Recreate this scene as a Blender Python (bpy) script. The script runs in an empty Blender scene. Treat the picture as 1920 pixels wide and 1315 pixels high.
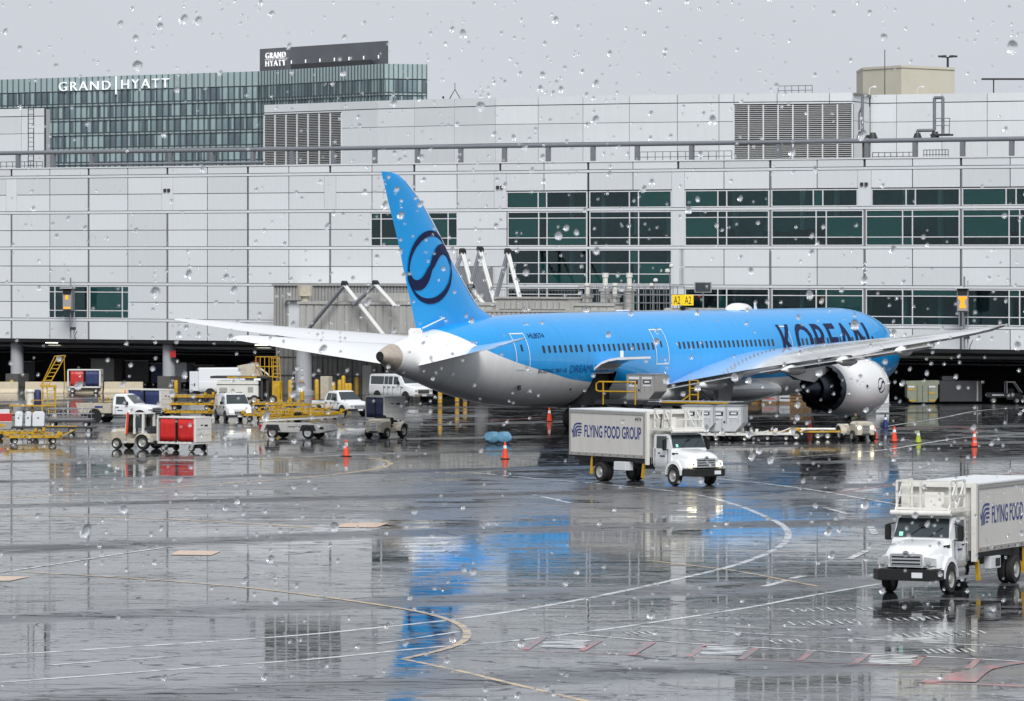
import bpy, bmesh, math, random
from mathutils import Vector, Matrix
rnd = random.Random(7)
C = bpy.context.scene.collection
sc = bpy.context.scene
PI = math.pi
# ------------------------------------------------------------------ camera, sky, sun, exposure
FPX, HCAM = 10000.0, 11.3            # focal length in pixels of a 1920 px wide picture, camera height in metres
cam_d = bpy.data.cameras.new('camera'); cam = bpy.data.objects.new('camera', cam_d); C.objects.link(cam)
cam.location = (0, 0, HCAM); cam.rotation_euler = (PI/2, 0, 0)
cam_d.sensor_width = 36; cam_d.lens = FPX/1920*36; cam_d.shift_y = -(657.5-480)/1920
cam_d.clip_start = 0.1; cam_d.clip_end = 6000
cam_d.dof.use_dof = True; cam_d.dof.focus_distance = 330; cam_d.dof.aperture_fstop = 270      # far scene sharp, the drops on the window a little soft
sc.camera = cam
world = bpy.data.worlds.new('World'); sc.world = world; world.use_nodes = True
wt = world.node_tree; wt.nodes.clear()
w_out = wt.nodes.new('ShaderNodeOutputWorld'); w_bg = wt.nodes.new('ShaderNodeBackground')
w_sky = wt.nodes.new('ShaderNodeTexSky'); w_sky.sky_type = 'NISHITA'; w_sky.sun_disc = False
SUN_EL, SUN_AZ = math.radians(42), math.radians(176)      # azimuth clockwise from +Y: behind the camera
w_sky.sun_elevation = SUN_EL; w_sky.sun_rotation = SUN_AZ
w_sky.air_density = 1.0; w_sky.dust_density = 4.0
w_hs = wt.nodes.new('ShaderNodeHueSaturation'); w_hs.inputs['Saturation'].default_value = 0.2
w_mix = wt.nodes.new('ShaderNodeMixRGB'); w_mix.inputs[0].default_value = 0.93
w_mix.inputs[2].default_value = (3.52, 3.68, 4.02, 1)     # closed cloud cover
wt.links.new(w_sky.outputs[0], w_hs.inputs['Color']); wt.links.new(w_hs.outputs[0], w_mix.inputs[1])
w_tc = wt.nodes.new('ShaderNodeTexCoord'); w_mp = wt.nodes.new('ShaderNodeMapping'); w_mp.inputs['Scale'].default_value = (5, 5, 14)
w_no = wt.nodes.new('ShaderNodeTexNoise'); w_no.inputs['Scale'].default_value = 1.0; w_no.inputs['Detail'].default_value = 3
w_mr = wt.nodes.new('ShaderNodeMapRange'); w_mr.inputs['To Min'].default_value = 0.91; w_mr.inputs['To Max'].default_value = 1.09      # soft uneven cloud, the same all round
w_hv = wt.nodes.new('ShaderNodeHueSaturation')
wt.links.new(w_tc.outputs['Generated'], w_mp.inputs[0]); wt.links.new(w_mp.outputs[0], w_no.inputs['Vector']); wt.links.new(w_no.outputs['Fac'], w_mr.inputs['Value'])
wt.links.new(w_mr.outputs[0], w_hv.inputs['Value']); wt.links.new(w_mix.outputs[0], w_hv.inputs['Color']); wt.links.new(w_hv.outputs[0], w_bg.inputs[0]); w_bg.inputs[1].default_value = 0.1
wt.links.new(w_bg.outputs[0], w_out.inputs[0])
sd = bpy.data.lights.new('sun', 'SUN'); sun = bpy.data.objects.new('sun', sd); C.objects.link(sun)
sd.energy = 1.5; sd.angle = math.radians(25); sd.color = (1, 0.995, 0.985)
sv = Vector((math.sin(SUN_AZ)*math.cos(SUN_EL), math.cos(SUN_AZ)*math.cos(SUN_EL), math.sin(SUN_EL)))
sun.rotation_euler = sv.to_track_quat('Z', 'Y').to_euler(); sun.location = (0, 0, 60)
sc.view_settings.view_transform = 'Standard'; sc.view_settings.look = 'None'
sc.view_settings.exposure = 0.85; sc.view_settings.gamma = 1.0; sc.view_settings.use_curve_mapping = False
sc.cycles.max_bounces = 10; sc.cycles.transparent_max_bounces = 12; sc.cycles.caustics_refractive = False; sc.cycles.caustics_reflective = False

# ------------------------------------------------------------------ materials
def mat(name, col, rough=0.5, metal=0.0, var=0.12, scale=3.0, spec=0.5, coat=0.0, bump=0.0, emit=None, streak=False, objvar=0.0, smudge=0.0):
    m = bpy.data.materials.new(name); m.use_nodes = True
    nt = m.node_tree; b = nt.nodes['Principled BSDF']
    tc = nt.nodes.new('ShaderNodeTexCoord'); no = nt.nodes.new('ShaderNodeTexNoise')
    no.inputs['Scale'].default_value = scale; no.inputs['Detail'].default_value = 5; no.inputs['Roughness'].default_value = 0.62
    if streak:
        mp = nt.nodes.new('ShaderNodeMapping'); mp.inputs['Scale'].default_value = (3.0, 3.0, 0.22)
        nt.links.new(tc.outputs['Object'], mp.inputs[0]); nt.links.new(mp.outputs[0], no.inputs['Vector'])
    else: nt.links.new(tc.outputs['Object'], no.inputs['Vector'])
    mx = nt.nodes.new('ShaderNodeMixRGB'); mx.blend_type = 'MIX'
    d = tuple(max(0, c*(1-var*1.6)) for c in col); l = tuple(min(1, c*(1+var)) for c in col)
    mx.inputs[1].default_value = (*d, 1); mx.inputs[2].default_value = (*l, 1)
    nt.links.new(no.outputs['Fac'], mx.inputs[0]); last = mx.outputs[0]
    if objvar:
        oi = nt.nodes.new('ShaderNodeObjectInfo'); mr = nt.nodes.new('ShaderNodeMapRange')
        mr.inputs['To Min'].default_value = 1-objvar; mr.inputs['To Max'].default_value = 1+objvar*0.6
        hs = nt.nodes.new('ShaderNodeHueSaturation')
        nt.links.new(oi.outputs['Random'], mr.inputs['Value']); nt.links.new(mr.outputs[0], hs.inputs['Value']); nt.links.new(last, hs.inputs['Color']); last = hs.outputs[0]
    if smudge:          # worn, dirty spots with a shape of their own
        n2 = nt.nodes.new('ShaderNodeTexNoise'); n2.inputs['Scale'].default_value = 1.7; n2.inputs['Detail'].default_value = 7; n2.inputs['Roughness'].default_value = 0.7; nt.links.new(tc.outputs['Object'], n2.inputs['Vector'])
        r2 = nt.nodes.new('ShaderNodeMapRange'); r2.inputs['From Min'].default_value = 0.60; r2.inputs['From Max'].default_value = 0.74; r2.inputs['To Max'].default_value = smudge; nt.links.new(n2.outputs['Fac'], r2.inputs['Value'])
        m2 = nt.nodes.new('ShaderNodeMixRGB'); m2.inputs[2].default_value = (0.10, 0.09, 0.08, 1); nt.links.new(r2.outputs[0], m2.inputs[0]); nt.links.new(last, m2.inputs[1]); last = m2.outputs[0]
    nt.links.new(last, b.inputs['Base Color'])
    mr = nt.nodes.new('ShaderNodeMapRange'); mr.inputs['To Min'].default_value = max(0.02, rough*0.8); mr.inputs['To Max'].default_value = min(1, rough*1.25)
    nt.links.new(no.outputs['Fac'], mr.inputs['Value']); nt.links.new(mr.outputs[0], b.inputs['Roughness'])
    b.inputs['Metallic'].default_value = metal; b.inputs['Specular IOR Level'].default_value = spec
    if coat: b.inputs['Coat Weight'].default_value = coat; b.inputs['Coat Roughness'].default_value = 0.06
    if bump:
        bp = nt.nodes.new('ShaderNodeBump'); bp.inputs['Distance'].default_value = bump; bp.inputs['Strength'].default_value = 0.6
        nt.links.new(no.outputs['Fac'], bp.inputs['Height']); nt.links.new(bp.outputs[0], b.inputs['Normal'])
    if emit: b.inputs['Emission Color'].default_value = (*emit[0], 1); b.inputs['Emission Strength'].default_value = emit[1]
    return m
def glass_mat(name, tint, gloss=1.5, rough=0.03):
    m = bpy.data.materials.new(name); m.use_nodes = True; nt = m.node_tree; nt.nodes.clear()
    o = nt.nodes.new('ShaderNodeOutputMaterial'); mx = nt.nodes.new('ShaderNodeMixShader'); t = nt.nodes.new('ShaderNodeBsdfTransparent')
    g = nt.nodes.new('ShaderNodeBsdfGlossy'); fr = nt.nodes.new('ShaderNodeFresnel'); fr.inputs[0].default_value = gloss
    t.inputs[0].default_value = (*tint, 1); g.inputs['Roughness'].default_value = rough
    nt.links.new(fr.outputs[0], mx.inputs[0]); nt.links.new(t.outputs[0], mx.inputs[1]); nt.links.new(g.outputs[0], mx.inputs[2]); nt.links.new(mx.outputs[0], o.inputs[0])
    return m
M = {}
M['panel'] = mat('facade_panel_paint', (0.74, 0.765, 0.78), 0.42, 0, 0.055, 1.2, streak=True, objvar=0.09)
M['panel_far'] = mat('penthouse_panel_paint', (0.71, 0.735, 0.75), 0.45, 0, 0.055, 1.0, streak=True, objvar=0.06)
M['joint'] = mat('dark_joint', (0.055, 0.058, 0.065), 0.6)
M['channel'] = mat('grey_channel', (0.24, 0.245, 0.26), 0.45)
M['alu'] = mat('aluminium_mullion', (0.78, 0.79, 0.80), 0.4, 0.0)
M['louvre'] = mat('louvre_slat', (0.66, 0.66, 0.65), 0.5)
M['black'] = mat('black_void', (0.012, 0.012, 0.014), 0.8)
M['dark'] = mat('dark_painted_metal', (0.035, 0.036, 0.04), 0.5)
M['room'] = mat('room_wall', (0.16, 0.42, 0.45), 0.8, 0, 0.75, 0.22)
M['blind'] = mat('green_blind', (0.38, 0.85, 0.70), 0.8, 0, 0.1, 0.6)
M['glass'] = glass_mat('tinted_window_glass', (0.50, 0.74, 0.75))
M['concrete'] = mat('concrete_grey', (0.20, 0.195, 0.185), 0.75, 0, 0.25, 1.2, bump=0.01)
M['concrete_dk'] = mat('concrete_dark_base', (0.11, 0.108, 0.10), 0.7, 0, 0.3, 2.0)
M['column'] = mat('column_grey_paint', (0.42, 0.43, 0.45), 0.4, 0, 0.1, 1.0, streak=True)
M['cream'] = mat('cream_barrier', (0.60, 0.52, 0.38), 0.7, 0, 0.2, 1.5)
M['yellow'] = mat('yellow_paint', (0.58, 0.34, 0.015), 0.45, 0, 0.4, 3, smudge=0.8)
M['white'] = mat('white_vehicle_paint', (0.78, 0.79, 0.79), 0.25, 0, 0.05, 1.5, coat=0.6)
M['offwhite'] = mat('off_white_paint', (0.74, 0.73, 0.68), 0.4, 0, 0.13, 1.6, coat=0.2, streak=True, smudge=0.5)
M['beige'] = mat('beige_worn_paint', (0.55, 0.50, 0.40), 0.5, 0, 0.28, 3.0, smudge=0.7)
M['red'] = mat('red_fabric', (0.62, 0.022, 0.018), 0.5, 0, 0.2, 3.0, bump=0.05)
M['redpaint'] = mat('red_paint', (0.55, 0.03, 0.03), 0.4)
M['navy'] = mat('navy_fabric', (0.022, 0.035, 0.12), 0.55, 0, 0.25, 3.0, bump=0.05)
M['carglass'] = mat('vehicle_glass', (0.03, 0.045, 0.05), 0.06, 0, 0.3, 1.0, spec=0.7)
M['tyre'] = mat('tyre_rubber', (0.018, 0.018, 0.019), 0.75)
M['rim'] = mat('steel_rim', (0.5, 0.49, 0.46), 0.4, 0.5)
M['chrome'] = mat('chrome', (0.75, 0.76, 0.78), 0.15, 0.9)
M['lamp'] = mat('headlamp_lens', (0.42, 0.43, 0.42), 0.15)
M['lamp_lit'] = mat('headlamp_lit', (0.9, 0.85, 0.6), 0.2, emit=((1, 0.85, 0.5), 2.0))
M['tail'] = mat('red_lamp', (0.5, 0.02, 0.02), 0.25)
M['faint_print'] = mat('faint_blue_lettering', (0.003, 0.07, 0.30), 0.4)
M['orange'] = mat('orange_cone_plastic', (0.85, 0.07, 0.015), 0.45)
M['lime'] = mat('lime_cone_plastic', (0.40, 0.48, 0.02), 0.5)
M['tarp'] = mat('light_blue_plastic_wrap', (0.22, 0.50, 0.72), 0.3, 0, 0.3, 2.5, bump=0.04)
M['steel'] = mat('bare_steel', (0.42, 0.43, 0.44), 0.35, 0.6, 0.15, 3)
M['uld'] = mat('container_aluminium', (0.58, 0.60, 0.61), 0.35, 0.15, 0.12, 2)
M['trim'] = mat('grey_edge_trim', (0.36, 0.35, 0.33), 0.5)
M['wood'] = mat('crate_wood', (0.22, 0.125, 0.045), 0.7, 0, 0.3, 4)
M['olive'] = mat('olive_container_paint', (0.24, 0.26, 0.19), 0.5, 0, 0.2, 2)
M['ac_white'] = mat('aircraft_white_paint', (0.86, 0.86, 0.85), 0.2, 0, 0.03, 0.6, coat=0.8)
M['ac_grey'] = mat('aircraft_grey_paint', (0.62, 0.63, 0.64), 0.3, 0, 0.05, 0.6, coat=0.4)
M['ac_blue'] = mat('aircraft_sky_blue_paint', (0.0, 0.335, 0.80), 0.28, 0, 0.06, 0.5, spec=0.3, coat=0.4)
M['navy_print'] = mat('navy_lettering', (0.006, 0.010, 0.060), 0.5, spec=0.25)
M['door_line'] = mat('white_door_outline', (0.72, 0.80, 0.84), 0.35)
M['nozzle'] = mat('exhaust_metal', (0.60, 0.52, 0.43), 0.38, 0.5, 0.2, 3)
M['core'] = mat('engine_core_dark', (0.045, 0.055, 0.075), 0.3, 0.6, 0.3, 3)
M['ac_win'] = mat('cabin_window', (0.01, 0.013, 0.018), 0.12)
M['truck_blue'] = mat('truck_lettering_blue', (0.012, 0.035, 0.20), 0.4)
M['box'] = mat('truck_box_paint', (0.66, 0.64, 0.60), 0.4, 0, 0.11, 1.0, coat=0.2, streak=True, smudge=0.55)
M['sign'] = mat('yellow_sign_face', (0.80, 0.55, 0.01), 0.4, emit=((1, 0.72, 0.03), 0.15))
M['ink'] = mat('black_ink', (0.01, 0.01, 0.01), 0.5)
M['orange_led'] = mat('orange_led', (0.8, 0.3, 0.0), 0.5, emit=((1, 0.30, 0.01), 0.55))
M['lit'] = mat('lit_tube', (0.9, 0.9, 0.8), 0.5, emit=((1, 0.95, 0.78), 2.2))
M['white_light'] = mat('white_sign_letters', (0.85, 0.86, 0.86), 0.5, emit=((1, 1, 1), 0.25))
M['hot_dark'] = mat('hotel_glass_dark', (0.14, 0.19, 0.22), 0.10, 0, 0.4, 0.3, spec=0.6)
M['hot_mid'] = mat('hotel_glass_mid', (0.24, 0.33, 0.355), 0.12, 0, 0.3, 0.3, spec=0.6)
M['hot_pale'] = mat('hotel_glass_pale_curtain', (0.38, 0.50, 0.51), 0.15, 0, 0.2, 0.3, spec=0.6)
M['hot_frame'] = mat('hotel_dark_mullion', (0.075, 0.10, 0.11), 0.4)
M['hot_band'] = mat('hotel_spandrel', (0.40, 0.51, 0.52), 0.2, spec=0.6)
M['hot_box'] = mat('hotel_crown_cladding', (0.13, 0.135, 0.15), 0.4, 0, 0.25, 0.2)
M['tan'] = mat('tan_stucco', (0.72, 0.68, 0.55), 0.8, 0, 0.08, 0.3)
M['corr'] = mat('corrugated_grey_paint', (0.36, 0.36, 0.34), 0.5, 0, 0.15, 1.0, streak=True)
M['bridge'] = mat('jet_bridge_panel_paint', (0.47, 0.465, 0.44), 0.5, 0, 0.25, 1.2, streak=True, smudge=0.4)
M['pole'] = mat('white_tube_paint', (0.68, 0.68, 0.66), 0.35)
M['pipe'] = mat('grey_roof_pipe', (0.22, 0.23, 0.25), 0.4, 0.2)
M['skin'] = mat('skin', (0.35, 0.20, 0.13), 0.5)
M['jacket'] = mat('blue_jacket', (0.015, 0.03, 0.22), 0.7)
M['hivis'] = mat('dark_green_jacket', (0.05, 0.07, 0.03), 0.7)
def paint(name, col, wear):      # road paint: thin, worn through in specks, as wet as the ground
    m = bpy.data.materials.new(name); m.use_nodes = True; nt = m.node_tree; b = nt.nodes['Principled BSDF']
    tc = nt.nodes.new('ShaderNodeTexCoord'); n = nt.nodes.new('ShaderNodeTexNoise'); n.inputs['Scale'].default_value = 1.3; n.inputs['Detail'].default_value = 6
    r = nt.nodes.new('ShaderNodeMapRange'); r.inputs['From Min'].default_value = wear-0.06; r.inputs['From Max'].default_value = wear+0.10
    mx = nt.nodes.new('ShaderNodeMixRGB'); mx.inputs[1].default_value = (0.06, 0.06, 0.06, 1); mx.inputs[2].default_value = (*col, 1)
    nt.links.new(tc.outputs['Object'], n.inputs['Vector']); nt.links.new(n.outputs['Fac'], r.inputs['Value']); nt.links.new(r.outputs[0], mx.inputs[0]); nt.links.new(mx.outputs[0], b.inputs['Base Color'])
    b.inputs['Roughness'].default_value = 0.15; b.inputs['IOR'].default_value = 1.33
    return m
M['line_white'] = paint('white_road_paint', (0.78, 0.78, 0.76), 0.44)
M['line_yellow'] = paint('yellow_road_paint', (0.70, 0.44, 0.14), 0.42)
M['line_red'] = paint('red_road_paint', (0.48, 0.045, 0.045), 0.50)
M['patch'] = paint('faded_orange_road_paint', (0.72, 0.44, 0.24), 0.30)

# ------------------------------------------------------------------ mesh builder
class MB:
    def __init__(s): s.v = []; s.f = []
    def add(s, vs, fs):
        o = len(s.v); s.v += [tuple(p) for p in vs]; s.f += [tuple(i+o for i in f) for f in fs]; return s
    def box(s, x0, x1, y0, y1, z0, z1):
        return s.add([(x0,y0,z0),(x1,y0,z0),(x1,y1,z0),(x0,y1,z0),(x0,y0,z1),(x1,y0,z1),(x1,y1,z1),(x0,y1,z1)],
                     [(3,2,1,0),(4,5,6,7),(0,1,5,4),(1,2,6,5),(2,3,7,6),(3,0,4,7)])
    def hexa(s, b, t):   # bottom quad, top quad (counter-clockwise seen from above)
        return s.add(list(b)+list(t), [(3,2,1,0),(4,5,6,7),(0,1,5,4),(1,2,6,5),(2,3,7,6),(3,0,4,7)])
    def bar(s, p, q, w, h=None, up=(0,0,1)):
        h = h or w; p = Vector(p); q = Vector(q); d = (q-p).normalized(); u = Vector(up)
        if abs(d.dot(u)) > 0.98: u = Vector((1,0,0))
        a = d.cross(u).normalized()*w/2; b = a.cross(d).normalized()*h/2
        vs = [p-a-b, p+a-b, p+a+b, p-a+b, q-a-b, q+a-b, q+a+b, q-a+b]
        return s.add(vs, [(0,1,2,3),(7,6,5,4),(1,0,4,5),(2,1,5,6),(3,2,6,7),(0,3,7,4)])
    def tube(s, p, q, r, n=8, r2=None):
        p = Vector(p); q = Vector(q); r2 = r if r2 is None else r2; d = (q-p).normalized(); u = Vector((0,0,1)) if abs(d.z) < 0.95 else Vector((1,0,0))
        a = d.cross(u).normalized(); b = d.cross(a)
        vs = []
        for c, rr in ((p, r), (q, r2)):
            for k in range(n): t = 2*PI*k/n; vs.append(c+a*math.cos(t)*rr+b*math.sin(t)*rr)
        fs = [(k, (k+1) % n, n+(k+1) % n, n+k) for k in range(n)] + [tuple(range(n-1,-1,-1)), tuple(range(n,2*n))]
        return s.add(vs, fs)
    def path(s, pts, r, n=6):
        for a, b in zip(pts, pts[1:]): s.tube(a, b, r, n)
        return s
    def loft(s, rings, cap=True, closed=True):
        n = len(rings[0]); o = []
        fs = []
        for i in range(len(rings)-1):
            for k in range(n if closed else n-1):
                k2 = (k+1) % n; fs.append((i*n+k, i*n+k2, (i+1)*n+k2, (i+1)*n+k))
        if cap: fs += [tuple(range(n-1,-1,-1)), tuple((len(rings)-1)*n+k for k in range(n))]
        return s.add([p for r in rings for p in r], fs)
    def lathe(s, prof, c=(0,0,0), axis='z', n=16, cap=True):   # prof: (radius, height)
        rings = []
        for r, h in prof:
            ring = []
            for k in range(n):
                t = 2*PI*k/n; a, b = r*math.cos(t), r*math.sin(t)
                p = {'z': (a, b, h), 'x': (h, a, b), 'y': (b, h, a)}[axis]
                ring.append((p[0]+c[0], p[1]+c[1], p[2]+c[2]))
            rings.append(ring)
        return s.loft(rings, cap)
    def prism(s, pts, y0, y1, axis='y'):   # pts (x,z) extruded along y, or (x,y) along z, or (y,z) along x
        f = {'y': lambda p, t: (p[0], t, p[1]), 'z': lambda p, t: (p[0], p[1], t), 'x': lambda p, t: (t, p[0], p[1])}[axis]
        return s.loft([[f(p, y0) for p in pts], [f(p, y1) for p in pts]])
    def plate(s, q, t):   # quad given by 4 points, thickened by t along its normal
        q = [Vector(p) for p in q]; n = (q[1]-q[0]).cross(q[3]-q[0]).normalized()*t
        return s.hexa(q, [p+n for p in q])
    def build(s, name, m, parent=None, smooth=None, bevel=0.0, loc=None, rz=0.0, recalc=True):
        me = bpy.data.meshes.new(name); me.from_pydata(s.v, [], s.f)
        if recalc or bevel:
            bm = bmesh.new(); bm.from_mesh(me)
            if recalc: bmesh.ops.recalc_face_normals(bm, faces=bm.faces)
            if bevel:
                es = [e for e in bm.edges if len(e.link_faces) == 2 and e.calc_face_angle(0) > 0.5]
                bmesh.ops.bevel(bm, geom=es, offset=bevel, segments=2, affect='EDGES', clamp_overlap=True)
            bm.to_mesh(me); bm.free()
        if smooth:
            me.polygons.foreach_set('use_smooth', [True]*len(me.polygons)); me.set_sharp_from_angle(angle=math.radians(smooth))
        me.materials.append(M[m] if isinstance(m, str) else m)
        o = bpy.data.objects.new(name, me); C.objects.link(o)
        if parent: o.parent = parent
        if loc: o.location = loc
        o.rotation_euler = (0, 0, rz)
        return o
def tag(o, label, cat, group=None, kind=None):
    if label: o['label'] = label
    if cat: o['category'] = cat
    if group: o['group'] = group
    if kind: o['kind'] = kind
    return o
def thing(name, label, cat, loc=(0,0,0), rz=0.0, group=None, scale=None):
    o = bpy.data.objects.new(name, None); o.empty_display_size = 0.3; C.objects.link(o)
    o.location = loc; o.rotation_euler = (0, 0, rz)
    if scale: o.scale = scale
    return tag(o, label, cat, group)
def copy_tree(o, parent=None):
    c = o.copy(); C.objects.link(c); c.parent = parent
    for ch in list(o.children): copy_tree(ch, c)
    return c
def dup(o, loc, rz, label, scale=None):
    c = copy_tree(o); c.location = loc; c.rotation_euler = (0, 0, rz); c['label'] = label
    if scale: c.scale = scale
    return c
def structure(mb, name, m, **k): o = mb.build(name, m, **k); o['kind'] = 'structure'; return o
def G(px, py):                       # a point of the ground plane, measured in the photograph
    Y = FPX*HCAM/(py-480.0); return ((px-960.0)*Y/FPX, Y)
def at(px, Y): return ((px-960.0)*Y/FPX, Y)
def zat(py, Y): return HCAM-(py-480.0)*Y/FPX
_txt = {}
def text_mesh(s, bold=0.0, spacing=1.0):        # flat text as vertices (x, y) and faces, height 1 for capitals, from x = 0
    key = (s, bold, spacing)
    if key in _txt: return _txt[key]
    cu = bpy.data.curves.new('text', 'FONT'); cu.body = s; cu.offset = bold; cu.space_character = spacing; cu.resolution_u = 4
    o = bpy.data.objects.new('text', cu); C.objects.link(o); dg = bpy.context.evaluated_depsgraph_get(); dg.update()
    me = o.evaluated_get(dg).to_mesh(); vs = [(v.co.x, v.co.y) for v in me.vertices]; fs = [tuple(p.vertices) for p in me.polygons]
    o.evaluated_get(dg).to_mesh_clear(); bpy.data.objects.remove(o); bpy.data.curves.remove(cu)
    x0 = min(v[0] for v in vs); x1 = max(v[0] for v in vs); y0 = min(v[1] for v in vs); y1 = max(v[1] for v in vs)
    vs = [((v[0]-x0)/(x1-x0), (v[1]-y0)/(y1-y0)) for v in vs]; _txt[key] = (vs, fs); return vs, fs
def decal(name, vs, fs, fn, m, parent, cuts=(0, 0), smooth=False):     # flat shape cut into strips and laid on a surface by fn(u, v)
    bm = bmesh.new(); bv = [bm.verts.new((v[0], v[1], 0)) for v in vs]
    for f in fs:
        try: bm.faces.new([bv[i] for i in f])
        except ValueError: pass
    for ax, n in enumerate(cuts):
        for k in range(1, n):
            co = [0, 0, 0]; no = [0, 0, 0]; co[ax] = k/n; no[ax] = 1
            bmesh.ops.bisect_plane(bm, geom=bm.verts[:]+bm.edges[:]+bm.faces[:], plane_co=co, plane_no=no, dist=1e-6)
    for v in bm.verts: v.co = Vector(fn(v.co.x, v.co.y))
    me = bpy.data.meshes.new(name); bm.to_mesh(me); bm.free(); me.materials.append(M[m])
    o = bpy.data.objects.new(name, me); C.objects.link(o)
    if parent: o.parent = parent
    return o
def lettering(s, p, ux, uz, w, h, m, parent, name='lettering', bold=0.0, spacing=1.0):   # text on a flat face: origin p, directions ux (reading) and uz (up)
    p = Vector(p); ux = Vector(ux).normalized(); uz = Vector(uz).normalized(); vs, fs = text_mesh(s, bold, spacing)
    return decal(name, vs, fs, lambda u, v: p+ux*(u*w)+uz*(v*h), m, parent)
def stroke(pts, ws):            # variable-width stroke through 2-D points -> verts, faces
    vs = []; fs = []
    for i, (p, w) in enumerate(zip(pts, ws)):
        a = Vector(pts[max(0, i-1)]); b = Vector(pts[min(len(pts)-1, i+1)]); d = (b-a).normalized(); n = Vector((-d.y, d.x))*w/2
        vs += [tuple(Vector(p)+n), tuple(Vector(p)-n)]
        if i: fs.append((2*i-2, 2*i-1, 2*i+1, 2*i))
    return vs, fs
def spline(pts, n=8):           # Catmull-Rom through points of any dimension
    P = [Vector(p) for p in pts]; P = [P[0]*2-P[1]]+P+[P[-1]*2-P[-2]]; out = []
    for i in range(1, len(P)-2):
        for k in range(n):
            t = k/n; a, b, c, d = P[i-1], P[i], P[i+1], P[i+2]
            out.append(0.5*((2*b)+(c-a)*t+(2*a-5*b+4*c-d)*t*t+(3*b-a-3*c+d)*t**3))
    out.append(P[-2]); return out
def emblem():                   # the round swirl emblem as strokes in a unit circle
    R = 1.0; out = ([], [])
    def put(vf):
        o = len(out[0]); out[0].extend(vf[0]); out[1].extend([tuple(i+o for i in f) for f in vf[1]])
    def arc(a0, a1, ws, n=28):
        pts = []; w = []
        for k in range(n+1):
            t = k/n; a = math.radians(a0+(a1-a0)*t); ww = ws(t); pts.append(((R-ww/2)*math.cos(a), (R-ww/2)*math.sin(a))); w.append(ww)
        put(stroke(pts, w))
    arc(200, 28, lambda t: 0.038+0.13*math.sin(PI*t)**1.4)
    arc(208, 372, lambda t: 0.038+0.13*math.sin(PI*t)**1.4)
    sp = spline([(0.97, 0.0), (0.92, 0.25), (0.78, 0.43), (0.57, 0.49), (0.35, 0.43), (0.18, 0.27), (0.06, 0.07), (-0.06, -0.07), (-0.18, -0.27), (-0.35, -0.43), (-0.57, -0.49), (-0.78, -0.43), (-0.92, -0.25), (-0.97, 0.0)], 6)
    n = len(sp)-1
    put(stroke([(p[0], p[1]) for p in sp], [0.035+0.225*abs(math.sin(2*PI*i/n))**0.9+0.12*(1-abs(2*i/n-1))**2 for i in range(n+1)]))
    return out
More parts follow.
